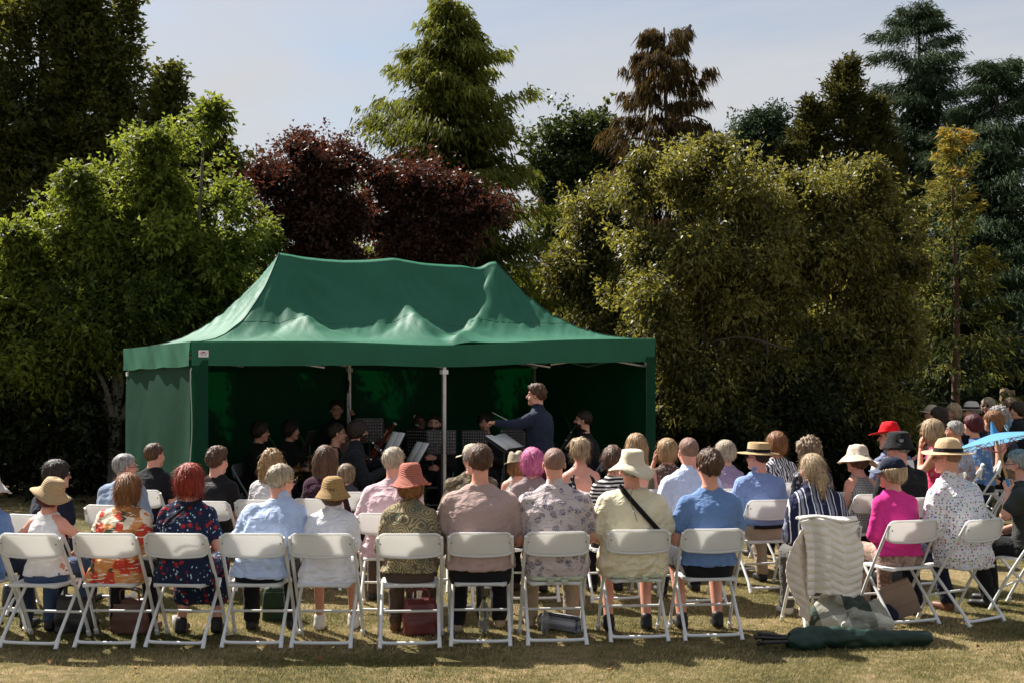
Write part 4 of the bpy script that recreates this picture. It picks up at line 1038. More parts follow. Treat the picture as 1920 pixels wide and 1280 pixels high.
def conifer(x, y, z0, z1, prof, nb, nsp, nbl, L, W, rng, rise=.25, droop=.55, hang=.8, spread=.12, tone=0.0, lean=0.0, start=.15, updir=0.0, fan=.20, tiptone=.0):
    """whorled boughs: each bough a flattened fan of sprays whose tips droop or rise"""
    h = (np.arange(nb)+rng.uniform(0, 1, nb))/nb; h = h**.9; az = (np.arange(nb)*2.4+rng.normal(0, .35, nb)) % 6.283
    lb = prof(h)*rng.uniform(.55, 1.2, nb); lb = np.where(rng.uniform(0, 1, nb) < .12, lb*1.22, lb); bt = rng.normal(0, .13, nb)
    rs = rise*rng.uniform(.6, 1.4, nb)
    s = rng.uniform(start, 1.0, (nb, nsp))**.75; r = lb[:, None]*s
    lat = rng.normal(0, fan, (nb, nsp))*lb[:, None]*np.sin(np.clip(s, 0, 1)*np.pi*.85)
    z = (z0+h*(z1-z0))[:, None]+lb[:, None]*(rs[:, None]*s-droop*s**2+.18*droop*s**4)-np.abs(lat)*.35*hang
    ca, sa = np.cos(az)[:, None], np.sin(az)[:, None]
    C = np.stack([x+lean*(z-z0)/(z1-z0)+ca*r-sa*lat, y+sa*r+ca*lat, z], -1).reshape(-1, 3)
    rad = np.stack([ca-sa*lat/(lb[:, None]+.01)*1.5, sa+ca*lat/(lb[:, None]+.01)*1.5, 0*lat], -1).reshape(-1, 3); n = len(C)
    P = np.repeat(C, nbl, 0)+rng.normal(0, spread*.5, (n*nbl, 3))*np.array([1, 1, .7]); rd = np.repeat(rad, nbl, 0)
    Dr = rd*.6+rng.normal(0, .36, (n*nbl, 3))+np.array([0, 0, -hang+updir]); Dr /= np.linalg.norm(Dr, axis=1, keepdims=True)
    m = len(P); sz = rng.uniform(.6, 1.35, m); V, F = leafq(P, Dr, L*sz, W*sz, rng, .1, .05)
    var = np.clip(.42+tone+np.repeat(np.repeat(bt, nsp), nbl)+.3*np.repeat(s.ravel()-.6, nbl)+tiptone*np.repeat(np.repeat(h, nsp), nbl)+rng.normal(0, .20, m), 0, 1)
    return V, F, np.repeat(var, 3)
def twigs(lines, D, L, W, rng, n=13, nl=7, spread=.055, tone=.05):
    """long leafy twigs between photo points, standing out of a crown"""
    C, T_ = [], []
    for x0_, y0_, x1_, y1_ in lines:
        d0 = D+rng.uniform(-.7, .5); p, q = np.array(at(x0_, y0_, d0)), np.array(at(x1_, y1_, d0+rng.uniform(-.3, .3))); t = np.linspace(.0, 1, n)[:, None]
        m = (p+q)/2+rng.normal(0, .06, 3); C.append((1-t)**2*p+2*t*(1-t)*m+t*t*q); T_.append(np.repeat(unit(q-p)[None], n, 0))
    C = np.concatenate(C); T_ = np.concatenate(T_); P = np.repeat(C, nl, 0)+rng.normal(0, spread, (len(C)*nl, 3))
    Dr = np.repeat(T_, nl, 0)*.6+rng.normal(0, .6, P.shape)+np.array([0, 0, -.2]); Dr /= np.linalg.norm(Dr, axis=1, keepdims=True)
    m = len(P); sz = rng.uniform(.65, 1.25, m); V, F = leafq(P, Dr, L*sz, W*sz, rng)
    return V, F, np.repeat(np.clip(.42+tone+rng.normal(0, .25, m), 0, 1), 3)
def sprout(pts, rng, ln=(30, 62), k=3):
    out = []
    for x_, y_ in pts:
        for _ in range(k): a_ = rng.uniform(-1.0, 1.0); l_ = rng.uniform(*ln); out.append((x_+rng.uniform(-14, 14), y_+34, x_+rng.uniform(-14, 14)+math.sin(a_)*l_, y_+26-math.cos(a_)*l_))
    return out
def at(px, py, D): return (px2x(px, D), D, py2z(py, D))
def lobe(px, py, D, rx, rz, ry=None):
    p = at(px, py, D); s = D/FPX; return (*p, rx*s, (ry if ry else rx)*s*.9, rz*s)
BARK = barkmat('bark_brown', (.10, .07, .05)); BARKG = barkmat('bark_grey', (.22, .19, .16)); BARKR = barkmat('bark_reddish', (.17, .09, .06))
LF = dict(
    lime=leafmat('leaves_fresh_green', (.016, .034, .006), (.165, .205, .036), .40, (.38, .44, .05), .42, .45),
    darkhedge=leafmat('leaves_dark_evergreen', (.006, .010, .004), (.024, .034, .011), .15, (.05, .08, .015), .5, .35),
    beech=leafmat('leaves_upright_tree', (.022, .034, .008), (.085, .095, .020), .32, (.20, .20, .03), .45, .4),
    copper=leafmat('leaves_copper', (.009, .005, .004), (.088, .038, .026), .28, (.20, .060, .03), .35, .55),
    thuja=leafmat('fronds_golden_green', (.016, .022, .005), (.15, .168, .030), .30, (.30, .32, .04), .55, .25),
    oak=leafmat('leaves_mid_green', (.018, .034, .010), (.060, .085, .022), .25, (.14, .18, .03), .4, .5),
    brown=leafmat('fronds_brown', (.020, .015, .007), (.100, .068, .026), .25, (.18, .11, .03), .65, .15),
    blue=leafmat('needles_blue_green', (.014, .028, .013), (.070, .105, .046), .15, (.09, .13, .06), .6, .25),
    olive=leafmat('leaves_olive', (.014, .018, .005), (.195, .190, .050), .36, (.42, .38, .06), .34, .6),
    cyp=leafmat('fronds_dark_cypress', (.016, .022, .006), (.070, .070, .018), .22, (.15, .14, .03), .55, .25),
    gold=leafmat('fronds_gold', (.026, .036, .009), (.50, .27, .04), .34, (.62, .34, .045), .55, .25, mid=(.17, .16, .03)))
rng = np.random.default_rng(5)
# tall upright tree at the left edge
def leaders(x, D, specs, L, W, **kw):
    return join(*[conifer(x+dx, D+dy, z0, z1, (lambda h, r=r: r*np.clip((1-h)*1.25, .05, 1)**.8), nb, nsp, nbl, L, W, rng, **kw) for dx, dy, z0, z1, r, nb, nsp, nbl in specs])
D = 26.0; x0 = px2x(70, D)
UP = dict(rise=1.15, droop=.15, hang=.1, spread=.24, updir=.45, start=.1, fan=.22)
cr = leaders(x0, D, [(0, 0, 1.2, 11.2, 2.0, 130, 20, 12), (-1.7, .8, 1.2, 10.8, 1.9, 110, 18, 11), (.95, -.2, 1.6, 10.2, 1.5, 100, 18, 12), (px2x(205, D)-x0, -.3, 1.5, 8.8, 1.2, 90, 14, 9), (px2x(232, D)-x0, .2, 3, 9.6, .8, 60, 12, 9)], .15, .075, **UP)
inn = broad([(x0-.4, D, 3.5, 1.9, 1.5, 2.4), (x0-.3, D, 6.6, 1.5, 1.2, 2.2)], 420, 12, .15, .1, rng, .3, tone=-.35, inner=1.0)  # filler leaves with a darkened tone for the shaded inside of the crown
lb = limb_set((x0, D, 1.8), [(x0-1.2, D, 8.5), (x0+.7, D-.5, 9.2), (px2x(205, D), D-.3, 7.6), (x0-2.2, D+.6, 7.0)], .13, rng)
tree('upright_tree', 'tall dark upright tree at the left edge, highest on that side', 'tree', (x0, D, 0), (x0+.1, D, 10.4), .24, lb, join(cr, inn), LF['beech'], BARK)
D = 23.5; x0 = px2x(318, D)
cr = join(leaders(x0, D, [(0, 0, 2.0, py2z(135, D), .95, 80, 14, 9), (-.3, .2, 2.0, py2z(215, D), .8, 60, 14, 9)], .14, .075, **UP),
          broad([lobe(350, 330, D, 65, 90), lobe(330, 450, D, 120, 110), lobe(405, 300, D, 30, 22), lobe(440, 330, D, 12, 8)], 1300, 10, .15, .085, rng))
lb = limb_set((x0, D, 1.5), [at(385, 230, D), at(400, 290, D), at(300, 300, D)], .07, rng, .15)
tree('young_upright_tree', 'narrow olive-green treetop leaning out beside the tall dark upright tree', 'tree', (x0, D, 0), at(330, 150, D), .12, lb, cr, LF['beech'], BARK)
# fresh green tree left of the marquee
D = 19.2; x0 = px2x(215, D)
top_ = [lobe(295, 365, D, 70, 75), lobe(200, 445, D, 95, 80), lobe(315, 470, D, 105, 85), lobe(85, 510, D, 95, 90), lobe(425, 480, D-.3, 45, 45)]+[lobe(x_, y_, D+rng.uniform(-.5, .4), r_, r_*.8) for x_, y_, r_ in ((30, 455, 26), (150, 345, 24), (290, 275, 22), (398, 214, 10), (432, 368, 18), (488, 448, 18),)]
low_ = [lobe(40, 610, D, 110, 120), lobe(200, 590, D-.4, 150, 120), lobe(370, 560, D+.4, 100, 95), lobe(110, 690, D, 130, 70), lobe(440, 560, D+.8, 70, 60)]
c1 = broad(top_, 5200, 12, .115, .052, rng, .16, tone=.14, twig=.12, shoots=0)
c2 = broad(low_, 3900, 12, .115, .054, rng, .17, tone=-.02, inner=.5, twig=.14, shoots=1)
lb = limb_set((x0, D, 1.0), [at(300, 340, D), at(90, 480, D), at(430, 450, D), at(385, 235, D), at(200, 500, D-.3), at(150, 640, D-.6)], .06, rng, .2)
tl = [(330, 300, 398, 210), (345, 290, 372, 205), (360, 335, 424, 284), (400, 410, 466, 350), (420, 430, 490, 395), (240, 320, 262, 236), (255, 300, 300, 232), (300, 290, 318, 226), (150, 395, 140, 328), (190, 360, 178, 300), (60, 480, 36, 412), (95, 440, 100, 360), (440, 470, 508, 432), (440, 500, 512, 470), (130, 400, 66, 372), (360, 300, 396, 250)]
c3 = twigs(tl, D, .115, .05, rng, tone=.1); c4 = twigs(sprout([(30, 450), (75, 425), (120, 395), (165, 340), (215, 310), (245, 270), (285, 262), (330, 250), (395, 340), (430, 385), (470, 430)], rng, (34, 70), 5), D, .11, .048, rng, n=9, tone=.1)
tree('green_tree', 'fresh green leafy tree beside the left wall of the marquee', 'tree', (x0, D, 0), at(260, 420, D), .11, lb, join(c1, c2, c3, c4), LF['lime'], BARKG)
# copper trees behind the marquee
for nm, px, D, lbs, lab in (('copper_tree', 610, 20.6, [lobe(600, 345, 20.6, 75, 60), lobe(560, 400, 20.6, 72, 75), lobe(640, 420, 20.6, 90, 80), lobe(515, 345, 20.6, 34, 34), lobe(585, 290, 20.6, 34, 28), lobe(645, 300, 20.6, 22, 26), lobe(600, 500, 20.6, 110, 70), lobe(520, 430, 20.6, 30, 40)]+[lobe(x_, y_, 20.6, r_, r_) for x_, y_, r_ in ((490, 330, 13), (556, 272, 13), (662, 300, 14),)], 'copper-leaved tree above the left peak of the marquee'),
                            ('copper_tree', 790, 21.6, [lobe(790, 355, 21.6, 70, 44), lobe(720, 400, 21.6, 75, 62), lobe(840, 420, 21.6, 85, 66), lobe(905, 390, 21.6, 34, 10), lobe(790, 470, 21.6, 130, 70)]+[lobe(x_, y_, 21.6, r_, r_*.8) for x_, y_, r_ in ((705, 325, 16), (868, 352, 16),)], 'rounder copper-leaved tree above the middle of the marquee ridge')):
    x0 = px2x(px, D); lbs = [l[:3]+tuple(r_*.80 for r_ in l[3:]) for l in lbs]; cr = join(broad(lbs, 2800, 11, .09, .050, rng, .16, tone=.0, inner=.4, twig=.12, shoots=0), twigs(sprout([(490, 330), (484, 372), (510, 305), (535, 290), (560, 275), (590, 262), (618, 262), (645, 278), (500, 410), (670, 305)] if px == 610 else [(705, 325), (740, 318), (775, 308), (810, 312), (845, 335), (880, 360), (915, 385), (945, 385)], rng, (34, 66), 5), D, .09, .045, rng, n=9, spread=.05))
    lb = limb_set((x0, D, 1.6), [tuple(np.array(l[:3])+np.array([0, 0, .1])) for l in lbs[:4]], .05, rng, .2)
    tree(nm, lab, 'tree', (x0, D, 0), (x0, D, 4.0), .1, lb, cr, LF['copper'], BARK, group='copper trees behind the marquee')
# golden green conifer, centre
D = 25.5; x0 = px2x(845, D); zt = py2z(5, D)
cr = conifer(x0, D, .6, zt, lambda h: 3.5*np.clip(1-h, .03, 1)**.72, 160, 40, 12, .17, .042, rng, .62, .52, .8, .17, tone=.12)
inn = conifer(x0, D, .8, zt-1.2, lambda h: 1.6*np.clip(1-h, .02, 1)**.9, 120, 8, 6, .38, .15, rng, .3, .5, .8, .3, tone=-.3)  # inner fronds coloured darker, standing for shade deep in the crown
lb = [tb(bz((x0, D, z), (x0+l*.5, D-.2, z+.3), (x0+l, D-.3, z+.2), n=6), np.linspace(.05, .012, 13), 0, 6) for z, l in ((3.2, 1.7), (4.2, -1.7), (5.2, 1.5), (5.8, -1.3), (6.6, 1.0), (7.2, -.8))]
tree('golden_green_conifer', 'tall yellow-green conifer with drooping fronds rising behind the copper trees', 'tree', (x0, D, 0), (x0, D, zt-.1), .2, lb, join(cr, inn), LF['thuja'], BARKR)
# dark broadleaf
D = 31.0; x0 = px2x(1085, D)
lbs = [lobe(1085, 262, D, 80, 55), lobe(1040, 320, D, 62, 75), lobe(1120, 340, D, 75, 85), lobe(1080, 430, D, 120, 110)]
tree('dark_broadleaf_tree', 'dark green round-topped tree between the two tallest middle conifers', 'tree', (x0, D, 0), at(1085, 300, D), .2, limb_set((x0, D, 3), [l[:3] for l in lbs[:3]], .09, rng), broad(lbs, 2700, 10, .14, .09, rng, .22, gaps=.2, inner=.4), LF['oak'], BARK)
# brown weeping conifer
D = 28.0; x0 = px2x(1245, D); zt = py2z(52, D)
cr = conifer(x0, D, 3.2, zt, lambda h: 1.85*np.clip((1-h)*1.1+.10, .12, 1)**.55, 112, 26, 8, .26, .032, rng, .62, .62, 1.7, .08, start=.25, fan=.12)
cr2 = conifer(x0+.05, D, 1.5, zt-2.5, lambda h: 1.9*np.clip((1-h)+.25, .1, 1)**.5, 90, 22, 8, .26, .04, rng, .5, .6, 1.4, .12, fan=.15)
lb = [tb(bz((x0, D, z), (x0+l*.5, D, z+.3), (x0+l, D-.1, z+.15), n=6), np.linspace(.035, .01, 13), 0, 6) for z, l in ((6.2, 1.2), (6.6, -1.1), (7.1, .95), (7.5, -.9), (8.0, .8), (8.4, -.6), (8.7, .5))]
weep = tree('weeping_conifer', 'sparse brown weeping conifer with a bird perched near its top', 'tree', (x0, D, 0), (x0, D, zt), .13, lb, join(cr, cr2), LF['brown'], BARK)
# rounded far conifer
D = 35.0; x0 = px2x(1437, D)
lbs = [lobe(1437, 245, D, 46, 42), lobe(1405, 275, D, 36, 45), lobe(1472, 275, D, 38, 42), lobe(1437, 330, D, 85, 80)]
tree('round_pine', 'rounded blue-green pine between the weeping conifer and the dark cypress', 'tree', (x0, D, 0), at(1437, 250, D), .2, limb_set((x0, D, 5), [l[:3] for l in lbs[:3]], .08, rng), broad(lbs, 1800, 11, .17, .06, rng, .22, gaps=.1, inner=.4), LF['blue'], BARK)
# dark cypress
D = 26.5; x0 = px2x(1585, D)
cr = leaders(x0, D, [(0, 0, .5, py2z(128, D), 1.75, 150, 16, 9), (-.75, -.2, .5, py2z(200, D), 1.3, 110, 14, 9), (.7, .2, .5, py2z(190, D), 1.4, 110, 14, 9), (-1.25, 0, .5, py2z(280, D), 1.0, 80, 12, 9)], .16, .055, rise=1.1, droop=.2, hang=.15, spread=.18, updir=.6, start=.1)
tree('dark_cypress', 'dense dark cypress in front of the tall blue-green cedar', 'tree', (x0, D, 0), (x0, D, py2z(150, D)), .18, limb_set((x0, D, 1), [(x0-.6, D, 5), (x0+.6, D, 5.5)], .08, rng, .1), cr, LF['cyp'], BARK)
# two cedars
for px, py, D, rr, lab in ((1722, 22, 32.0, 3.3, 'tall blue-green cedar, highest tree on the right'), (1868, 122, 30.0, 2.9, 'blue-green cedar at the right edge with tiered arching boughs')):
    x0 = px2x(px, D); zt = py2z(py, D)
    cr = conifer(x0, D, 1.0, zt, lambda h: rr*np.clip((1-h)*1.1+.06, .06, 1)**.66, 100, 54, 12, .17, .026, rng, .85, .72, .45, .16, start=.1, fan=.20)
    inn = conifer(x0, D, 1.0, zt-1.5, lambda h: rr*.5*np.clip(1-h, .05, 1)**.8, 80, 8, 6, .34, .12, rng, .5, .5, .5, .25, tone=-.3)  # core sprays in a darker tone, painted shade within the boughs
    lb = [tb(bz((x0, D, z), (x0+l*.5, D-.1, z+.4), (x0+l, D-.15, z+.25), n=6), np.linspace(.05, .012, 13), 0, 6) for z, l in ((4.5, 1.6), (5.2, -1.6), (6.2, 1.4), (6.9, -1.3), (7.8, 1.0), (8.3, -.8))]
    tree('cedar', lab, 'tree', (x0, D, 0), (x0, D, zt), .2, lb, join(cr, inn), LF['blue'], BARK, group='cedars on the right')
# golden young conifer with a bare trunk
D = 21.5; x0 = px2x(1788, D); zt = py2z(252, D)
cr = conifer(x0, D, 2.6, zt, lambda h: .80*np.clip((1-h)*1.05, .10, 1)**.6, 44, 16, 7, .13, .034, rng, .95, .3, .2, .10, fan=.14, tone=-.34, tiptone=.50, updir=.2)
cr2 = conifer(x0+.05, D, 1.2, zt-2.2, lambda h: 1.25*np.clip((1-h)+.2, .08, 1)**.5, 40, 16, 7, .14, .045, rng, .6, .35, .4, .14, start=.3, tone=-.38, fan=.15)
tree('golden_conifer', 'slim conifer with orange-gold tips and a bare reddish trunk', 'tree', (x0, D, 0), (x0-.05, D, zt-.2), .085, [tb([(x0, D, z), (x0+l, D-.1, z+.1)], [.02, .006], 0, 5) for z, l in ((2.4, .6), (2.9, -.6), (3.4, .5), (1.9, -.5), (1.6, .6))], join(cr, cr2), LF['gold'], BARKR)
# big olive shrubs right of the marquee
shr = [('spreading_shrub', 1330, 20.0, [lobe(1300, 470, 19.6, 100, 95), lobe(1230, 560, 19.3, 62, 62), lobe(1380, 370, 20, 110, 66), lobe(1300, 340, 20.4, 95, 50), lobe(1400, 470, 19.8, 115, 95), lobe(1250, 625, 19.2, 55, 26), lobe(1360, 590, 20, 130, 60), lobe(1215, 470, 19.9, 40, 40), lobe(1455, 430, 20.2, 80, 90), lobe(1450, 560, 20.0, 85, 90), lobe(1270, 690, 19.4, 55, 50), lobe(1350, 700, 19.6, 75, 60), lobe(1440, 690, 19.7, 75, 65), lobe(1300, 770, 19.5, 70, 50), lobe(1400, 780, 19.6, 80, 50)]+[lobe(x_, y_, 20.1, r_, r_*.8) for x_, y_, r_ in ((1205, 312, 20), (1340, 276, 16), (1190, 360, 22), (1200, 610, 18), (1330, 545, 26),)], 'spreading olive-green shrub beside the right end of the marquee', .10, 3300),
       ('spreading_shrub', 1560, 20.6, [lobe(1560, 380, 20.6, 105, 55), lobe(1600, 460, 20.4, 100, 85), lobe(1510, 470, 20.3, 100, 95), lobe(1640, 560, 20.4, 72, 85), lobe(1560, 620, 20.4, 120, 80), lobe(1500, 690, 20.2, 80, 60), lobe(1610, 700, 20.2, 90, 70), lobe(1680, 640, 20.3, 60, 90), lobe(1540, 780, 20.1, 90, 45), lobe(1650, 780, 20.1, 80, 45), lobe(1640, 360, 20.6, 36, 20)]+[lobe(x_, y_, 20.5, r_, r_*.8) for x_, y_, r_ in ((1490, 352, 18), (1630, 326, 18), (1712, 500, 20), (1560, 745, 22),)], 'round-topped olive-green shrub in front of the dark cypress', .04, 3200),
       ('spreading_shrub', 1110, 21.6, [lobe(1130, 420, 21.6, 80, 75), lobe(1080, 500, 21.6, 80, 85), lobe(1160, 560, 21.4, 90, 90), lobe(1120, 640, 21.4, 120, 70)], 'darker twiggy shrub directly behind the right slope of the marquee', -.22, 1900)]
for nm, px, D, lbs, lab, tone, n in [(a0, a1, a2, a3, a4, a5, int(a6*(1.35 if a1 != 1110 else 1))) for a0, a1, a2, a3, a4, a5, a6 in shr]:
    x0 = px2x(px, D); lbs = [l[:3]+tuple(r_*.86 for r_ in l[3:]) for l in lbs]
    lb = limb_set((x0, D, .1), [np.array(l[:3])+rng.normal(0, .1, 3) for l in lbs], .045, rng, .3)
    if px == 1330: lb += [tb(bz(at(1335, 640, 19.4), at(1385, 632, 19.2), at(1430, 640, 19.0), at(1475, 655, 18.9), n=5), .016, 0, 6), tb(bz(at(1400, 625, 19.2), at(1395, 605, 19.1), at(1385, 590, 19.0), n=5), .011, 0, 6), tb(bz(at(1340, 650, 19.3), at(1345, 672, 19.2), at(1365, 665, 19.1), n=5), .012, 0, 6)]
    tree(nm, lab, 'shrub', (x0, D, 0), (x0+.1, D, 2.6), .09, lb, join(twigs(sprout({1330: [(1205, 312), (1240, 295), (1275, 284), (1310, 280), (1350, 280), (1390, 296), (1430, 318), (1190, 350), (1170, 440), (1160, 540)], 1560: [(1500, 345), (1535, 325), (1570, 316), (1605, 318), (1640, 330), (1675, 355), (1700, 400), (1712, 460)], 1110: [(1085, 375), (1110, 350), (1150, 345), (1175, 360)]}[px], rng, (30, 60), 6), D, .098, .038, rng, n=9, tone=tone), broad(lbs, int(n*1.6), 11, .098, .040, rng, .17, droop=.6, tone=tone+.06, inner=.45, twig=.18, nb=12, sub=(.15, .33), shoots=0)), LF['olive'], BARK, group='olive-green shrubs right of the marquee')
# dark undergrowth, one bush at a time, closing the view under the trees
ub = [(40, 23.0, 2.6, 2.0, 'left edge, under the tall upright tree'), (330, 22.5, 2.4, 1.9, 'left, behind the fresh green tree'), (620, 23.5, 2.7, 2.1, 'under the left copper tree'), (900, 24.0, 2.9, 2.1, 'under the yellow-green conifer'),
      (1150, 23.0, 2.8, 1.9, 'behind the twiggy shrub'), (1300, 19.6, 1.9, 1.15, 'just outside the right marquee wall'), (1420, 19.9, 2.0, 1.2, 'under the spreading shrub beside the marquee'), (1545, 20.2, 1.9, 1.2, 'under the round-topped shrub'), (1660, 21.0, 2.1, 1.2, 'left of the golden conifer trunk'), (70, 19.4, 2.6, 1.7, 'in the lower left corner of the trees'), (240, 19.9, 2.3, 1.2, 'just outside the left marquee wall'), (1690, 24.0, 3.0, 1.8, 'between the cypress and the golden conifer'), (1850, 25.5, 2.9, 1.9, 'behind the wooden gate'), (2010, 26.0, 3.2, 2.2, 'right edge, beyond the gate'), (150, 20.4, 1.9, 1.5, 'low at the left, under the fresh green tree')]  # near left bushes: darker plants, also added for the green tree's shadowed foot
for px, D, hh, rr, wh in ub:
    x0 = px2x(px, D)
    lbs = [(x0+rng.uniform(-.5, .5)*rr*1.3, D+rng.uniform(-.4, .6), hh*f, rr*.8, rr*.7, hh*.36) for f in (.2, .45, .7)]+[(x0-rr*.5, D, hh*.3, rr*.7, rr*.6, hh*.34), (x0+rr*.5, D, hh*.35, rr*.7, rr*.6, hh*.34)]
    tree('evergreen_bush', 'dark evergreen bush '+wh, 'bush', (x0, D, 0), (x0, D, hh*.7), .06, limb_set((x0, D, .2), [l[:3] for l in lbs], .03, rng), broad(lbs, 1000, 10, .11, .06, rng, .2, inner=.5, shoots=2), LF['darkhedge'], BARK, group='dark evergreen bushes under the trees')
# clipped hedge far behind, so that no horizon shows
hv = []
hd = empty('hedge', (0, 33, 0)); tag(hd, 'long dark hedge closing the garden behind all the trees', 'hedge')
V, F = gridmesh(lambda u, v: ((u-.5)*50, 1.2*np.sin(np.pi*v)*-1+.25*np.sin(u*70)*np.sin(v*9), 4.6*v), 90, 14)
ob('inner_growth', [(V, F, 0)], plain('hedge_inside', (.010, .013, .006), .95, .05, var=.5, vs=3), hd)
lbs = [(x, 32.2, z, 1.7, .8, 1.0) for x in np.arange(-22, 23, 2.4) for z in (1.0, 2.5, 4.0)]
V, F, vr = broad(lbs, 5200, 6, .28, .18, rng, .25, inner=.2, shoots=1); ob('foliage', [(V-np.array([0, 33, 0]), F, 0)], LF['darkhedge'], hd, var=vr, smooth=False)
# ------------------------------------------------------------------ the audience
SHOES = dict(dark=plain('shoe_dark', (.015, .014, .014), .5), brown=plain('shoe_brown', (.12, .05, .025), .5), white=plain('shoe_white', (.6, .57, .52), .6), tan=plain('shoe_tan', (.35, .27, .18), .7))
JEANS = cloth('denim', (.045, .075, .14)); DARKT = cloth('trousers_black', (.012, .012, .014)); GREYT_ = cloth('trousers_grey', (.10, .095, .085)); BEIGE = cloth('trousers_beige', (.36, .28, .20))
BROWNT = cloth('trousers_brown', (.09, .06, .045)); NAVYT = cloth('trousers_navy', (.014, .018, .035)); TAUPE = cloth('trousers_taupe', (.33, .22, .17), 'camo', (.22, .14, .11), (.42, .30, .24), 1.4)
ST_STRAW = straw('straw_natural', (.56, .40, .22)); ST_TAN = straw('straw_tan', (.42, .26, .10)); ST_PINK = straw('straw_pink', (.50, .16, .11)); ST_PAN = straw('straw_panama', (.66, .47, .27), False); ST_TRIL = straw('straw_trilby', (.50, .42, .30), True, 1.6); ST_BOAT = straw('straw_boater', (.50, .34, .17), False); ST_WHITE = straw('straw_white', (.66, .62, .55), False)
FELT_CREAM = cloth('hat_cream_cotton', (.60, .53, .40), bump=.2); FELT_RED = cloth('hat_red_felt', (.62, .010, .018), bump=.15); CAPN = cloth('cap_navy', (.012, .016, .035), bump=.3); BUCKB = cloth('hat_black_cotton', (.014, .014, .015), bump=.3); CREAMH = cloth('hat_cream', (.62, .52, .40), bump=.15); BLKB = cloth('ribbon_black', (.012, .010, .010)); CAPB = cloth('cap_beige', (.42, .36, .27), bump=.3); PALE = cloth('hat_pale_grey', (.5, .48, .44), bump=.2)
AUD = 'people in the back row'; MID = 'people in the middle rows'; FAR = 'people in the rows on the right'
HA = .0115
fx = lambda px, D, tx=-.9, ty=17.5: face_to(px2x(px, D), D, tx, ty)
person('a0', -32, 893, 9.3, 'person in mid-blue shirt cut off by the left edge, back row', 'the person in the blue shirt at the left edge', 'm', shirt=('shirt', cloth('blue_shirt_edge', (.16, .27, .50))), trousers=NAVYT, hair=('short', 'grey'), hat=('bush', [PALE, PALE, PALE]), h=.014, group=AUD)
person('a1', 88, 905, 9.2, 'person in natural straw sun hat and white sleeveless lace top with jeans, back row', 'the person in the white sleeveless lace top', 'f', w=.98, shirt=('vest', cloth('white_lace', (.74, .71, .70), bump=.35)), trousers=JEANS, hair=('crop', 'wine'), hat=('sun', [ST_STRAW]*3, (0, .22)), lean=(-.02, .03), hroll=.18, h=HA, group=AUD, hem=.05, skin_i=1, arms={-1: ((-.30, .03, .66), (-.14, .24, .60)), 1: ((.25, .10, .70), (.10, .30, .62))})
person('a2', 218, 893, 9.2, 'person in loose red, orange and cream printed blouse, back row', 'the person in the red and orange printed blouse', 'f', w=1.05, shirt=('shirt_short', cloth('print_orange', (.52, .055, .03), 'patch', (.60, .26, .09), (.06, .085, .05), 1.5)), trousers=DARKT, hair=('bob', 'auburn'), lean=(.06, .04), hroll=.06, h=HA, group=AUD, loose=.012, strands=260, shoe='brown')
person('a3', 351, 874, 9.2, 'person in navy dress with red flowers and a black shoulder strap, back row', 'the person in the navy flowered dress', 'f', w=1.1, shirt=('dress', cloth('floral_navy', (.012, .018, .045), 'floral', (.36, .025, .03), (.42, .58, .68), 1.55)), trousers=cloth('floral_navy', (0, 0, 0)), bottom='skirt', hair=('bob', 'red'), lean=(-.01, .03), h=HA, group=AUD, loose=.008, strands=260, hyaw=-.15, skin_i=1)
person('a4', 487, 874, 9.2, 'person in pale blue shirt leaning over to the right, back row', 'the person in pale blue leaning right', 'm', w=1.02, shirt=('shirt', cloth('pale_blue_shirt', (.46, .56, .78), bump=.6)), trousers=DARKT, hair=('short', 'greyblond'), lean=(.145, .03), hroll=.16, hyaw=-.75, h=HA, group=AUD, loose=.010, glasses=True, skin_i=1, hpitch=-.1, hem=.03)
person('a5', 615, 902, 9.2, 'person in tan rounded straw hat and white linen blouse, back row', 'the person in the tan straw hat', 'f', w=1.05, shirt=('shirt_short', cloth('white_linen', (.72, .71, .74), bump=.65)), trousers=cloth('skirt_white', (.60, .58, .58)), bottom='shorts', hair=('crop', 'brown'), hat=('cloche', [ST_TAN]*3), lean=(.03, .02), h=HA, group=AUD, loose=.014, shoe='white', skin_i=2)
person('a6', 769, 880, 9.2, 'person in pink straw hat and olive paisley blouse, back row', 'the person in the pink straw hat', 'f', w=1.02, shirt=('shirt', cloth('paisley_olive', (.36, .31, .18), 'paisley', (.40, .30, .17), (.16, .18, .13), 1.2)), trousers=BROWNT, hair=('bob', 'auburn'), hat=('upturn', [ST_PINK]*3, (-.05, -.05)), h=HA, group=AUD, loose=.008, shoe='brown', hem=.07)
person('a7', 900, 836, 9.25, 'person in mushroom-brown t-shirt and black trousers, back row', 'the person in the brown t-shirt', 'm', w=1.12, fat=.03, shirt=('tee', cloth('mushroom_tee', (.40, .285, .255), bump=.5)), trousers=DARKT, hair=('short', 'brown'), h=HA, group=AUD, shoe='tan', skin_i=1, loose=.006)
person('a8', 1041, 841, 9.3, 'person in pale grey shirt with dark palm-tree print, back row', 'the person in the palm-print shirt', 'm', w=1.12, fat=.04, seat=.475, shirt=('shirt_short', cloth('palm_print', (.52, .44, .43), 'palms', (.085, .085, .13), (.30, .26, .28), 1.6)), trousers=cloth('shorts_khaki', (.30, .23, .16)), bottom='trousers', hair=('buzz', 'stubble'), h=HA, group=AUD, strands=0, skin_i=1, shoe='tan', glasses=True)
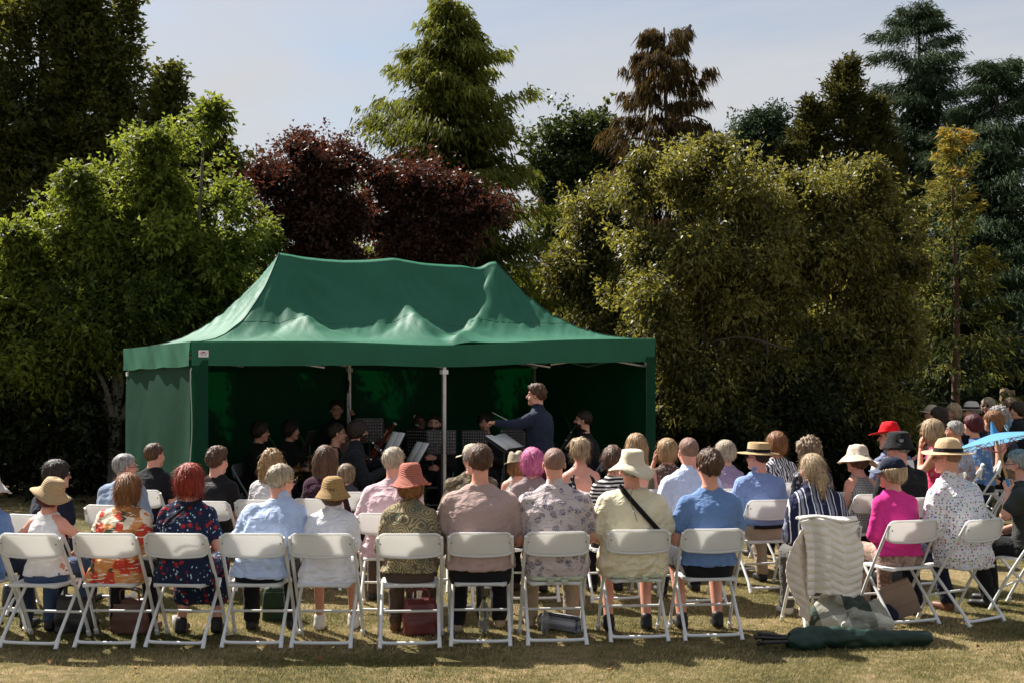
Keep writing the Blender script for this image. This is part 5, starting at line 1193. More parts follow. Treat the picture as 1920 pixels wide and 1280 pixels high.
person('a9', 1187, 853, 9.4, 'person in wide cream bush hat and cream shirt with black shoulder strap, back row', 'the person in the cream bush hat', 'm', w=1.14, fat=.04, seat=.475, shirt=('shirt_short', cloth('cream_shirt', (.72, .64, .45), bump=.6)), trousers=cloth('shorts_stone', (.40, .34, .26)), bottom='shorts', hair=('short', 'grey'), hat=('bush', [FELT_CREAM]*3, (.05, .05)), h=HA, group=AUD, loose=.014, skin_i=1, legs=(.36, .18), fold=1.3)
person('a10', 1325, 848, 9.45, 'person in plain blue t-shirt with tousled dark hair and dark shorts, back row', 'the person in the plain blue t-shirt', 'm', w=1.0, shirt=('tee', cloth('blue_tee', (.13, .22, .42), bump=.5)), trousers=DARKT, bottom='shorts', hair=('quiff', 'brown'), lean=(.035, -.02), h=HA, group=AUD, legs=(.36, .20), skin_i=1, hroll=.05, loose=.004)
person('a11', 1540, 853, 9.75, 'person in navy and white vertically striped shirt on the chair draped with a white gilet', 'the person in the navy striped shirt', 'f', w=1.06, shirt=('shirt', cloth('navy_stripes', (.012, .016, .05), 'vstripe', (.66, .65, .66), (.20, .21, .27), 1.0)), trousers=GREYT_, hair=('ponytail', 'blonde'), lean=(-.035, .03), h=HA, group=AUD, loose=.012, strands=220, shoe='white', hyaw=.1)
person('a12', 1682, 862, 9.95, 'person in navy baseball cap and bright pink jumper, back row', 'the person in the pink jumper', 'f', w=1.0, shirt=('jumper', cloth('magenta_jumper', (.62, .035, .23), bump=.35)), trousers=TAUPE, hair=('crop', 'blonde'), hat=('cap', [CAPN, CAPN, cloth('cap_peak', (.09, .11, .17))]), h=HA, group=AUD, hyaw=.75, face=R(16), strands=320, skin_i=1)
person('a13', 1803, 832, 10.0, 'person in panama hat and white shirt with small coloured motifs, back row', 'the person in the white motif shirt', 'm', w=1.1, fat=.02, shirt=('shirt', cloth('dot_shirt', (.72, .70, .72), 'dots', (.10, .04, .08), None, 1.0)), trousers=NAVYT, hair=('buzz', 'stubble'), strands=0, hat=('panama', [ST_PAN, BLKB, ST_PAN], (.0, .0)), h=HA, group=AUD, face=R(30), hyaw=.45, glasses=True, skin_i=1, shoe='brown', loose=.008, lean=(0, .05))
fa = R(52); X_ = px2x(1928, 10.4)
def b_of(X, D, rz, p):
    c, s = math.cos(rz), math.sin(rz); dx, dy = p[0]-X, p[1]-D; return np.array([c*dx+s*dy, -s*dx+c*dy, p[2]])
hand_w = np.array([*at(1892, 912, 10.32)]); hb = b_of(X_, 10.4, fa, hand_w)
person('a14', 1928, 845, 10.4, 'person in dark olive t-shirt holding up a blue paper parasol, right edge', 'the person holding the parasol', 'm', w=1.1, shirt=('tee', cloth('dark_olive_tee', (.035, .037, .032))), trousers=DARKT, hair=('short', 'grey'), glasses=True, h=HA, group=AUD, face=fa, hyaw=.2, skin_i=1, arms={-1: ((-.27, .10, .78), hb-np.array([0, 0, .05]), (.7, -.2, .1), (.1, .3, .9)), 1: None}, hands=('grip', 'relaxed'), beard=True)

HB = .0148
person('b1', 90, 866, 10.3, 'person in navy t-shirt and sunglasses looking right, middle rows at far left', 'the person in navy t-shirt and sunglasses', 'f', shirt=('tee', cloth('navy_tee', (.013, .016, .030))), trousers=DARKT, hair=('crop', 'dark'), hyaw=-.8, glasses='sun', h=HB, group=MID, lean=(.03, .03))
person('b2', 228, 853, 11.0, 'person in grey-blue shirt and glasses with short hair, behind the printed blouse', 'the person in the grey-blue shirt', 'm', w=1.1, fat=.02, shirt=('shirt', cloth('grey_blue_shirt', (.24, .30, .40))), trousers=DARKT, hair=('short', 'grey'), hyaw=-.75, glasses=True, h=HB, group=MID, skin_i=1)
person('b3', 283, 833, 12.3, 'person in plain black t-shirt in front of the left marquee wall', 'the person in plain black by the left wall', 'm', w=1.05, shirt=('tee', cloth('black_tee', (.010, .010, .012))), trousers=DARKT, hair=('short', 'brown'), hyaw=-.3, h=HB, group=MID, skin_i=1)
person('b4', 402, 842, 11.3, 'person in black t-shirt with small white print at the nape', 'the person with white print on black t-shirt', 'm', w=.98, shirt=('tee', cloth('black_tee_b', (.012, .011, .012))), trousers=DARKT, hair=('quiff', 'brown'), hyaw=-.4, h=HB, group=MID, skin_i=1)
person('b5', 505, 845, 11.4, 'person with long wavy fair hair over a white top, behind the pale blue shirt', 'the person with long wavy hair', 'f', shirt=('tee', cloth('white_top', (.55, .53, .52))), trousers=DARKT, hair=('wavy', 'gold'), h=HB, group=MID, strands=260, hyaw=.1)
person('b6', 607, 838, 11.5, 'person in plum long-sleeved top with long straight dark hair', 'the person in the plum top', 'f', shirt=('jumper', cloth('plum_top', (.035, .010, .022))), trousers=DARKT, hair=('long', 'brown'), h=HB, group=MID, hyaw=-.1)
person('b6c', 648, 872, 12.1, 'small child in dark top beside the plum top', 'the small child', 'f', w=.8, shirt=('tee', cloth('child_top', (.05, .05, .06))), trousers=DARKT, hair=('crop', 'sandy'), h=HB, group=MID, legs=(.30, .26))
person('b7', 728, 842, 10.4, 'person in pale pink shirt leaning right behind the pink straw hat', 'the person in the pale pink shirt', 'm', w=1.08, shirt=('shirt', cloth('pale_pink_shirt', (.62, .44, .46))), trousers=BROWNT, hair=('short', 'greyblond'), lean=(.04, .05), hyaw=-.5, h=HB, group=MID, skin_i=1)
person('b8', 884, 836, 11.4, 'person in beige cap and mottled brown shirt, behind the brown t-shirt', 'the person in the mottled brown shirt', 'm', w=1.12, shirt=('shirt', cloth('mottled_shirt', (.11, .085, .05), 'camo', (.055, .045, .028), (.20, .16, .10), 1.0)), trousers=DARKT, hair=('short', 'grey'), hat=('cap', [CAPB]*3), hyaw=.3, h=HB, group=MID)
person('b9', 970, 853, 12.2, 'person in straw trilby and strappy white top', 'the person in the straw trilby', 'f', shirt=('strappy', cloth('white_straps', (.6, .56, .5))), trousers=BEIGE, hair=('bob', 'auburn'), hat=('trilby', [ST_TRIL, ST_TRIL, ST_TRIL], (-.05, -.1)), h=HB, group=MID, skin_i=1)
person('b10', 1000, 843, 10.9, 'person in taupe t-shirt with pink dyed hair', 'the person with pink dyed hair', 'f', w=1.05, shirt=('tee', cloth('taupe_tee', (.25, .195, .195))), trousers=DARKT, hair=('bob', 'pink'), h=HB, group=MID, hroll=-.1, hyaw=.2)
person('b11', 1090, 822, 12.0, 'person in black and white low-backed dress with pinned-up hair', 'the person in the low-backed dress', 'f', w=1.0, shirt=('strappy', cloth('bw_floral', (.012, .012, .014), 'floral', (.7, .68, .64), (.6, .58, .55), 1.5)), trousers=cloth('bw_floral', (0, 0, 0)), bottom='skirt', hair=('updo', 'blonde'), h=HB, group=MID, skin_i=1, strands=300)
person('b12', 1148, 838, 10.9, 'person in black and white horizontally striped t-shirt', 'the person in the horizontally striped t-shirt', 'f', w=1.02, shirt=('tee', cloth('bw_stripes', (.014, .014, .016), 'hstripe', (.62, .60, .57), None, 3.6)), trousers=DARKT, hair=('bun', 'brown'), hyaw=-.5, h=HB, group=MID, lean=(.03, 0))
person('b13', 1197, 815, 12.3, 'person with long straight fair hair and bare shoulders, behind the bush hat', 'the person with long straight hair', 'f', w=.98, shirt=('strappy', cloth('olive_straps', (.14, .12, .07))), trousers=DARKT, hair=('long', 'gold'), h=HB, group=MID, skin_i=1, hyaw=.1)
person('b14', 1255, 825, 12.7, 'person in flowered blouse with a hand raised to the cheek', 'the person in the flowered blouse', 'f', shirt=('tee', cloth('floral_rust', (.10, .06, .05), 'floral', (.45, .22, .15), (.5, .48, .42), 1.6)), trousers=DARKT, hair=('bob', 'gold'), h=HB, group=MID, hyaw=.3, arms={-1: ((-.22, .14, .70), (-.09, .16, 1.02), (.6, -.5, 0), (.1, .0, 1)), 1: None})
person('b15', 1297, 821, 10.8, 'bald person in light blue long-sleeved shirt', 'the bald person in light blue', 'm', w=1.05, shirt=('shirt', cloth('light_blue_shirt', (.52, .60, .78), bump=.6)), trousers=NAVYT, hair=('buzz', 'stubble'), strands=0, h=HB, group=MID, skin_i=1, loose=.008)
person('b16', 1366, 828, 12.4, 'person in lilac patterned blouse with short fair hair', 'the person in the lilac blouse', 'f', shirt=('tee', cloth('lilac_blouse', (.30, .22, .33), 'floral', (.42, .36, .45), (.22, .13, .24), 2.2)), trousers=DARKT, hair=('crop', 'greyblond'), h=HB, group=MID, hyaw=.2, hroll=-.1)
person('b17', 1428, 834, 11.4, 'person in straw boater, blue shirt tucked into beige trousers with dark belt', 'the person in the straw boater', 'm', w=1.08, shirt=('shirt', cloth('mid_blue_shirt', (.20, .28, .50), bump=.6)), trousers=BEIGE, hair=('short', 'dark'), hat=('boater', [ST_BOAT, BLKB, ST_BOAT], (.02, 0)), hyaw=.55, h=HB, group=MID, tuck=True, glasses='sun', skin_i=1, legs=(.4, .30))
person('b18', 1464, 812, 13.0, 'person in black and white zebra top with coppery bob', 'the person in the zebra top', 'f', shirt=('tee', cloth('zebra_top', (.02, .02, .025), 'zebra', (.6, .58, .6), None, 1.0)), trousers=DARKT, hair=('bob', 'auburn'), h=HB, group=MID)
person('b19', 1525, 824, 12.0, 'person in dark flowered top with thick curly hair', 'the person in the dark flowered top', 'f', w=1.05, shirt=('tee', cloth('floral_dark', (.02, .02, .03), 'floral', (.42, .40, .45), (.30, .34, .36), 1.5)), trousers=DARKT, hair=('curly', 'sandy'), h=HB, group=MID, hyaw=-.1)
person('b20', 1615, 842, 11.9, 'person in floppy cream hat and sleeveless gingham dress', 'the person in the floppy cream hat', 'f', w=.98, shirt=('dress_less', cloth('gingham', (.50, .48, .46), 'gingham', (.03, .03, .035), None, 1.0)), trousers=cloth('gingham', (0, 0, 0)), bottom='skirt', hair=('crop', 'brown'), hat=('floppy', [CREAMH, cloth('hat_cord', (.7, .62, .5)), CREAMH], (0, .12)), h=HB, group=MID, hyaw=.4, skin_i=1)
person('b21', 1695, 816, 11.6, 'person in black bucket hat and black t-shirt with raised collar', 'the person in the black bucket hat', 'm', w=1.1, shirt=('tee', cloth('black_tee_c', (.010, .010, .011))), trousers=DARKT, hair=('short', 'grey'), hat=('bucket', [BUCKB]*3, (0, 0)), h=HB, group=MID, hyaw=.5, skin_i=1)
person('b22', 1678, 800, 13.2, 'person in red wide-brimmed hat and white and grey polo shirt', 'the person in the red hat', 'm', w=1.1, shirt=('shirt_short', cloth('banded_polo', (.16, .17, .26), 'hstripe', (.70, .68, .68), None, .55)), trousers=NAVYT, hair=('short', 'grey'), hat=('cowboy', [FELT_RED, FELT_RED, FELT_RED], (0, .1)), h=HB, group=MID, hyaw=.6, skin_i=1)
HF = .018
person('c1', 1762, 788, 14.0, 'person in pink and red flowered sleeveless dress with hand to mouth', 'the person in the pink flowered dress', 'f', w=1.08, shirt=('dress_less', cloth('pink_floral', (.60, .05, .14), 'floral', (.75, .52, .50), (.22, .012, .04), .9)), trousers=cloth('pink_floral', (0, 0, 0)), bottom='skirt', hair=('bob', 'blonde'), h=HF, group=FAR, skin_i=2, strands=260, glasses=False, arms={-1: ((-.22, .16, .78), (-.05, .19, 1.06), (.5, -.6, 0), (.1, 0, 1)), 1: None})
person('c2', 1803, 790, 15.2, 'person with short hair in pale flowered shirt, next along from the pink dress', 'the person in the pale flowered shirt', 'm', w=1.05, shirt=('shirt_short', cloth('pale_floral', (.30, .34, .42), 'floral', (.5, .2, .25), (.6, .6, .6), 1.2)), trousers=DARKT, hair=('short', 'grey'), h=HF, group=FAR, skin_i=2, hyaw=-.2)
person('c3', 1838, 779, 15.6, 'person in blue print top with deep wine-coloured hair', 'the person with wine-coloured hair', 'f', shirt=('tee', cloth('blue_print', (.10, .20, .42), 'floral', (.5, .55, .6), (.04, .07, .2), 1.4)), trousers=DARKT, hair=('crop', 'wine'), h=HF, group=FAR)
person('c4', 1876, 772, 16.0, 'person in black sleeveless top with coppery bob behind the parasol', 'the person in black behind the parasol', 'f', shirt=('vest', cloth('black_vest', (.010, .010, .011))), trousers=DARKT, hair=('bob', 'auburn'), h=HF, group=FAR)
person('c5', 1884, 765, 17.0, 'person in navy jacket and white scarf just right of the coppery bob', 'the person in the navy jacket', 'f', w=1.1, shirt=('jacket', cloth('navy_jacket', (.02, .028, .055))), trousers=NAVYT, hair=('curly', 'grey'), h=HF, group=FAR)
person('c6', 1772, 764, 17.6, 'person in green print top with dark bob, in front of the beige cap', 'the person in the green print top', 'f', shirt=('tee', cloth('green_print', (.08, .13, .10), 'floral', (.4, .42, .38), (.03, .05, .04), 1.6)), trousers=DARKT, hair=('bob', 'dark'), h=HF, group=FAR, skin_i=1)
person('c7', 1757, 760, 19.0, 'person in beige cap at the far end of the right-hand rows', 'the person in the beige cap, far right rows', 'm', shirt=('tee', cloth('grey_tee', (.12, .12, .12))), trousers=DARKT, hair=('short', 'grey'), hat=('cap', [CAPB]*3, (.1, .0)), h=HF, group=FAR)
person('c8', 1798, 757, 19.2, 'person in dark top with fair bob, just left of the white hat', 'the person with fair bob by the white hat', 'f', shirt=('tee', cloth('black_tee_d', (.014, .014, .016))), trousers=DARKT, hair=('bob', 'blonde'), h=HF, group=FAR, hyaw=.3)
person('c9', 1832, 757, 18.6, 'person in white panama hat with dark band', 'the person in the white panama hat', 'm', w=1.05, shirt=('jacket', cloth('navy_coat', (.018, .022, .035))), trousers=DARKT, hair=('short', 'grey'), hat=('fedora', [ST_WHITE, BLKB, ST_WHITE]), h=HF, group=FAR, hyaw=-.4)
person('c10', 1862, 746, 20.6, 'person in dark sunglasses and fair bob, farthest row', 'the person in sunglasses, farthest row', 'f', shirt=('tee', cloth('grey_top', (.08, .08, .085))), trousers=DARKT, hair=('bob', 'greyblond'), glasses='sun', h=HF, group=FAR, hyaw=.5)
person('c11', 1903, 747, 20.2, 'person in sunglasses and pale blue top in front of the gate', 'the person in pale blue by the gate', 'f', shirt=('tee', cloth('pale_blue_top', (.32, .48, .62))), trousers=DARKT, hair=('crop', 'sandy'), glasses='sun', h=HF, group=FAR, hyaw=.2)
person('c12', 1918, 754, 19.0, 'person in dark jacket with short dark hair at the right edge by the gate', 'the person in the dark jacket by the gate', 'f', shirt=('jacket', cloth('dark_jacket', (.02, .022, .028))), trousers=DARKT, hair=('crop', 'dark'), h=HF, group=FAR, hyaw=.2)
# straps, print, belt and other small things worn
strap(PEOPLE['a9'], [(-.10, 1.10), (-.04, 1.02), (.06, .90), (.17, .78)], .035, BLKB)
strap(PEOPLE['a3'], [(.10, 1.02), (.02, .98), (-.08, .90), (-.14, .84)], .022, BLKB)
P7 = PEOPLE['a9']; V7 = P7['T']
ob('hat_cord', tb(bz((-.03, -.16, 1.10), (-.05, -.175, 1.02), (-.02, -.18, .92), (.0, -.185, .86), n=6), .0022, 0, 5), BLACK, P7['o'])
pb = PEOPLE['b4']; nb_ = pb['nb']; Tb = pb['T']
def on_back(T, x, z): m = (np.abs(T[:, 0]-x) < .03) & (np.abs(T[:, 2]-z) < .03); return T[m, 1].min() if m.any() else -.15
lett = []
for row, (zz, hh) in enumerate(((nb_[2]-.035, .012), (nb_[2]-.052, .009))):
    for i in range(8):
        if row == 0 and i == 7: continue
        xx = nb_[0]-.045+i*.0105; yy = on_back(Tb, xx, zz)-.004
        lett.append((*box((xx-.003, yy, zz), (.0022, .002, hh)), 0)); lett.append((*box((xx+.0025, yy, zz+(.003 if i % 2 else -.003)), (.0055, .002, .0028)), 0))
        if i % 3: lett.append((*box((xx+.003, yy, zz), (.002, .002, hh)), 0))
ob('print', lett, plain('print_white', (.75, .74, .74), .7), pb['o'], smooth=False)
a11 = PEOPLE['a11']; sc_ = tb(a11['hc']+(a11['hR'] @ (np.stack([.03*np.cos(np.linspace(0, 6.28, 14)), -.122+.024*np.sin(np.linspace(0, 6.28, 14)), .0+0*np.linspace(0, 1, 14)], -1)).T).T, .010, 0, 6, caps=False)
ob('hair_tie', sc_, cloth('scrunchie', (.45, .25, .18)), a11['o'])
for k_, dx in (('b21', 0),):
    q = PEOPLE[k_]; hp = [(*box((0, 0, 0), (.034, .003, .034)), 0)]
    o_ = ob('badge', [(*box((0, 0, 0), (.040, .003, .040)), 1)]+[(*box((x, -.002, z), (w_, .003, h_)), 0) for x, z, w_, h_ in ((-.009, .008, .012, .004), (.009, .008, .012, .004), (-.014, .002, .003, .012), (-.004, .002, .003, .012), (.004, .002, .003, .012), (.014, .002, .003, .012), (0, -.009, .022, .006))], [PAPER, BLACK], q['o'], smooth=False)
    p = q['hR'] @ (np.array([-.098, -.06, .075])*q['K'])+q['hc']; o_.location = p; o_.rotation_euler = (R(-12), 0, -1.1+.5)
b17 = PEOPLE['b17']
strap(b17, [(-.15, .565), (-.05, .56), (.05, .56), (.15, .565)], .03, BLKB, 'belt')
# ------------------------------------------------------------------ the band
BAND = 'players of the band'
BK = [cloth('band_black_%d' % i, (.010+.003*i, .010+.003*i, .011+.003*i)) for i in range(4)]
HM = .0145; s0 = .445
def clar(lo=.30): return {-1: ((-.23, .08, s0+.24), (-.035, .27, s0+lo+.06), (.3, -.5, -.3), (.5, .6, .1)), 1: ((.23, .08, s0+.22), (.035, .30, s0+lo-.07), (-.3, -.5, -.3), (-.5, .6, .1))}
person('m1', 482, 790, 15.2, 'player in black with glasses holding the leftmost horn', 'the leftmost horn player', 'f', shirt=('jumper', BK[0]), trousers=DARKT, hair=('crop', 'dark'), face=R(-98), glasses=True, h=HM, chair='grey', slouch=.04, group=BAND, hpitch=-.08, arms={-1: ((-.22, .14, s0+.26), (-.05, .27, s0+.36), (.6, 0, -.2), (.5, .5, .5)), 1: ((.22, .10, s0+.24), (.13, .26, s0+.26), (-.6, 0, -.2), (-.1, 1, 0))}, hands=('grip', 'relaxed'))
person('m2', 540, 789, 15.8, 'player in black holding the second horn from the left', 'the second horn player', 'f', shirt=('tee', BK[1]), trousers=DARKT, hair=('crop', 'dark'), face=R(-105), h=HM, chair='grey', slouch=.04, group=BAND, skin_i=0, arms={-1: ((-.22, .14, s0+.26), (-.05, .27, s0+.36), (.6, 0, -.2), (.5, .5, .5)), 1: ((.22, .10, s0+.24), (.13, .26, s0+.26), (-.6, 0, -.2), (-.1, 1, 0))}, hands=('grip', 'relaxed'))
person('m3', 630, 752, 16.7, 'player in black standing at the back with the double bass', 'the bass player', 'm', shirt=('shirt', BK[0]), trousers=DARKT, hair=('quiff', 'dark'), face=R(-160), stand=.66, h=HM, chair=None, slouch=.03, group=BAND, hyaw=-.2, arms={-1: ((-.27, .12, 1.08), (-.18, .22, 1.32), (.5, .5, 0), (.4, .3, .6)), 1: ((.26, .12, .98), (.12, .30, .86), (0, -.3, -1), (-.4, .8, 0))}, hands=('grip', 'relaxed'))
person('m4', 626, 794, 14.9, 'player in black sleeveless top and glasses facing right', 'the player in the sleeveless top', 'f', shirt=('vest', BK[2]), trousers=DARKT, hair=('short', 'dark'), face=R(-85), h=HM, chair='grey', slouch=.04, group=BAND, glasses=True, arms=clar(.34), skin_i=0)
person('m5', 664, 789, 14.5, 'bearded player in dark jacket playing a woodwind, facing right', 'the player in the dark jacket', 'm', shirt=('jacket', cloth('dark_suit', (.016, .018, .022))), trousers=DARKT, hair=('crop', 'dark'), face=R(-80), h=HM, chair='grey', slouch=.04, group=BAND, glasses=True, beard=True, skin_i=0, arms={-1: ((-.24, .12, s0+.28), (-.035, .33, s0+.46), (.3, -.5, -.3), (.5, .6, .1)), 1: ((.24, .12, s0+.24), (.035, .38, s0+.36), (-.3, -.5, -.3), (-.5, .6, .1))})
person('m6', 716, 793, 16.3, 'player in black with reddish bassoon slanting to the right', 'the player with the reddish bassoon', 'f', shirt=('jumper', BK[0]), trousers=DARKT, hair=('bob', 'dark'), face=R(-140), h=HM, chair='grey', slouch=.04, group=BAND, hroll=.12, arms=clar(.26), skin_i=0)
person('m7', 786, 775, 17.2, 'player in black deep in shade with dark bassoon', 'the player with the dark bassoon', 'm', shirt=('shirt', BK[1]), trousers=DARKT, hair=('short', 'dark'), face=R(-165), h=HM, chair='grey', slouch=.04, group=BAND, skin_i=3, arms=clar(.26))
person('m8', 815, 777, 16.4, 'player in black facing the audience with clarinet, left of the front pole', 'the clarinet player left of the pole', 'm', shirt=('shirt', BK[2]), trousers=DARKT, hair=('short', 'dark'), face=R(178), h=HM, chair='grey', slouch=.04, group=BAND, beard=True, arms=clar(), skin_i=0)
person('m9', 910, 773, 16.9, 'player in black facing the audience with clarinet, right of the front pole', 'the clarinet player right of the pole', 'm', w=1.08, shirt=('jumper', BK[3]), trousers=DARKT, hair=('crop', 'dark'), face=R(172), h=HM, chair='grey', slouch=.04, group=BAND, arms=clar(), skin_i=0)
person('m10', 1026, 790, 16.9, 'player in black short sleeves half hidden behind the conductor', 'the player hidden behind the conductor', 'f', shirt=('tee', BK[2]), trousers=DARKT, hair=('bob', 'dark'), face=R(130), h=HM, chair='grey', slouch=.04, group=BAND, arms=clar())
person('m11', 1100, 770, 16.3, 'player in black shirt with clarinet facing left at the right end', 'the clarinet player at the right end', 'm', w=1.06, shirt=('shirt', BK[1]), trousers=DARKT, hair=('short', 'dark'), face=R(82), h=HM, chair='grey', slouch=.04, group=BAND, beard=True, arms={-1: ((-.24, .12, s0+.26), (-.035, .30, s0+.36), (.3, -.5, -.3), (.5, .6, .1)), 1: ((.24, .12, s0+.24), (.035, .36, s0+.22), (-.3, -.5, -.3), (-.5, .6, .1))}, skin_i=0, hyaw=.1)
cd_ = person('cond', 1010, 722, 14.75, 'conductor in dark navy shirt standing with one arm stretched left', 'the conductor', 'm', w=.88, shirt=('shirt', cloth('conductor_shirt', (.020, .026, .048))), trousers=DARKT, hair=('quiff', 'brown'), face=R(58), hyaw=.42, stand=.86, h=.0115, chair=None, slouch=.03, hem=-.03, group=None, skin_i=0, arms={-1: ((-.30, .13, 1.30), (-.37, .33, 1.315), (.2, 0, -1)), 1: ((.27, .10, 1.13), (.12, .33, 1.28), (-.3, 0, -1))}, hands=('grip', 'grip'), tuck=False, fold=.9)
w_r = cd_['w'](np.array([.10, .40, 1.29])); ob_b = tb([w_r, w_r+np.array([-.16, -.05, .085])*1.6], [.005, .0022], 0, 6)
o_ = ob('baton', ob_b+[(*sphere(w_r, .011, 8, 6), 0)], plain('baton_white', (.75, .73, .68), .5)); tag(o_, 'thin white baton in the hand of the conductor', 'baton')
mic = tb([cd_['hl']((-.07, .05, -.03)), cd_['hl']((-.062, .078, -.045))], .004, 0, 6); ob('headset_microphone', mic, BLACK, cd_['o'])

BRASS = plain('brass', (.55, .38, .13), .25, .5, metal=.9); WOODB = plain('bassoon_wood', (.13, .025, .012), .3, .5); EBON = plain('ebony', (.010, .009, .009), .3, .5); SILV = plain('silver_keys', (.65, .65, .63), .25, .5, metal=.9)
def clarinet(key, label, end=(.0, .36, .62), cat='clarinet'):
    q = PEOPLE[key]; m = q['hl']((0, .085, -.062)); e = np.asarray(end, float); L = unit(e-m); tot = .62; root = empty('clarinet')
    root.location = q['w']((0, 0, 0)); root.rotation_euler = (0, 0, q['rz'])
    ob('body', tb([m, m+L*.07, m+L*.1, m+L*(tot-.1), m+L*(tot-.04), m+L*tot], [.006, .011, .013, .0145, .018, .031], 0, 9), EBON, root)
    for t in (.10, .22, .38, .52): ob('ring', tb([m+L*(t-.006), m+L*(t+.006)], .0165, 0, 9), SILV, root)
    sd = unit(np.cross(L, [1, 0, 0]))
    ks = []
    for t in np.linspace(.14, .50, 12): ks += tb([m+L*t+sd*.015, m+L*(t+.018)+sd*.021], .0035, 0, 5)
    ob('keys', ks, SILV, root); tag(root, label, cat, 'clarinets of the band'); return root
clarinet('m4', 'black woodwind held by the player in the sleeveless top', (.0, .52, .80))
clarinet('m5', 'black woodwind with silver keys played by the bearded player in the dark jacket', (.0, .62, .72))
clarinet('m8', 'black clarinet pointing down, left of the front pole'); clarinet('m9', 'black clarinet pointing down, right of the front pole'); clarinet('m11', 'black clarinet with silver rings at the right end of the band', (.0, .50, .66))
clarinet('m10', 'black clarinet half hidden behind the conductor')
def horn(key, label):
    q = PEOPLE[key]; root = empty('french_horn', q['w']((0, 0, 0)), q['rz'])
    c = np.array([.06, .26, s0+.31]); u = np.array([.35, .9, .15]); u = unit(u); v = unit(np.cross(np.cross(u, [0, 0, 1.]), u)); nn = np.cross(u, v)
    m = q['hl']((0, .086, -.06)); a = np.linspace(0, 2*math.pi*2.2, 60)
    for i, rr in enumerate((.145, .12, .095)):
        ob('tubing', tb(c+np.outer(rr*np.cos(a[:28]), u)+np.outer(rr*np.sin(a[:28]), v)+np.outer(np.linspace(-.02, .02, 28)+i*.012-.012, nn), .0075, 0, 7), BRASS, root)
    st = c+u*.10+v*.105; ob('lead_pipe', tb(bz(m, m+np.array([.0, .05, -.03]), st, n=6), np.linspace(.004, .008, 13), 0, 7), BRASS, root)
    bp = bz(c-u*.14, c-u*.10-v*.14, c+nn*.10-v*.16, c+nn*.20-v*.12, n=6); ob('bell', tb(bp, np.linspace(.010, 1, len(bp))**4*.13+.010, 0, 14, caps=False), BRASS, root)
    for i in range(3): ob('valve', tb([c+u*(i*.035-.035)-nn*.03, c+u*(i*.035-.035)+nn*.03], .016, 0, 9), SILV, root)
    tag(root, label, 'horn', 'horns of the band')
horn('m1', 'brass french horn held by the leftmost player, in glasses'); horn('m2', 'brass french horn of the second player from the left')
def bassoon(p0, p1, mat, label):
    p0, p1 = np.array(p0), np.array(p1); L = unit(p1-p0); root = empty('bassoon', p0); l = np.linalg.norm(p1-p0); sd = unit(np.cross(L, [0, 1, 0]))
    ob('long_joint', tb([0*L, L*l*.3, L*l*.93, L*l], [.030, .026, .018, .023], 0, 9), mat, root)
    ob('wing_joint', tb([sd*.038, sd*.036+L*l*.55], [.022, .015], 0, 8), mat, root)
    ob('bell_ring', tb([L*l*.985, L*l*1.01], .025, 0, 9), plain('ivory', (.65, .6, .5), .4), root)
    ob('crook', tb(bz(sd*.036+L*l*.55, sd*.05+L*l*.62, sd*.16+L*l*.60+np.array([0, .04, 0]), n=6), .005, 0, 6), SILV, root)
    k = []
    for t in np.linspace(.15, .85, 10): k += tb([L*l*t-np.array([0, .022, 0]), L*l*(t+.03)-np.array([0, .028, 0])], .005, 0, 5)
    ob('keys', k, SILV, root); tag(root, label, 'bassoon', 'bassoons of the band')
bassoon(at(690, 868, 15.95), at(741, 793, 15.85), WOODB, 'reddish wooden bassoon slanting up to the right'); bassoon(at(748, 856, 16.85), at(782, 796, 16.8), EBON, 'dark bassoon in the shade near the middle of the band')
# double bass
q = PEOPLE['m3']; bx, by = px2x(650, 16.35), 16.35
db = empty('double_bass', (bx, by, 0), R(-160)); tag(db, 'dark wooden double bass upright in front of the standing player', 'double bass')
def bout(u, v):
    z = .12+v*1.0; wv = np.interp(v, [0, .08, .22, .42, .5, .6, .78, .92, 1], [.10, .27, .32, .24, .20, .22, .26, .19, .05]); a = u*2*np.pi
    return np.cos(a)*wv, np.sin(a)*(.10-.03*np.abs(v-.5)), z
ob('body', [(*gridmesh(bout, 29, 25), 0)], plain('bass_wood', (.10, .035, .014), .35, .5), db)
ob('neck', tb([(0, .05, 1.05), (0, .07, 1.45), (0, .05, 1.66)], [.032, .026, .020], 0, 8), EBON, db)
ob('scroll', tb(bz((0, .05, 1.66), (0, .03, 1.73), (0, .07, 1.77), (0, .09, 1.73), (0, .07, 1.71), n=5), .02, 0, 7), EBON, db); ob('spike', tb([(0, 0, .0), (0, 0, .14)], .008, 0, 6), SILV, db)
for i in range(4): ob('string', tb([(-.024+.016*i, .13, .42), (-.012+.008*i, .085, 1.62)], .0015, 0, 4), SILV, db)
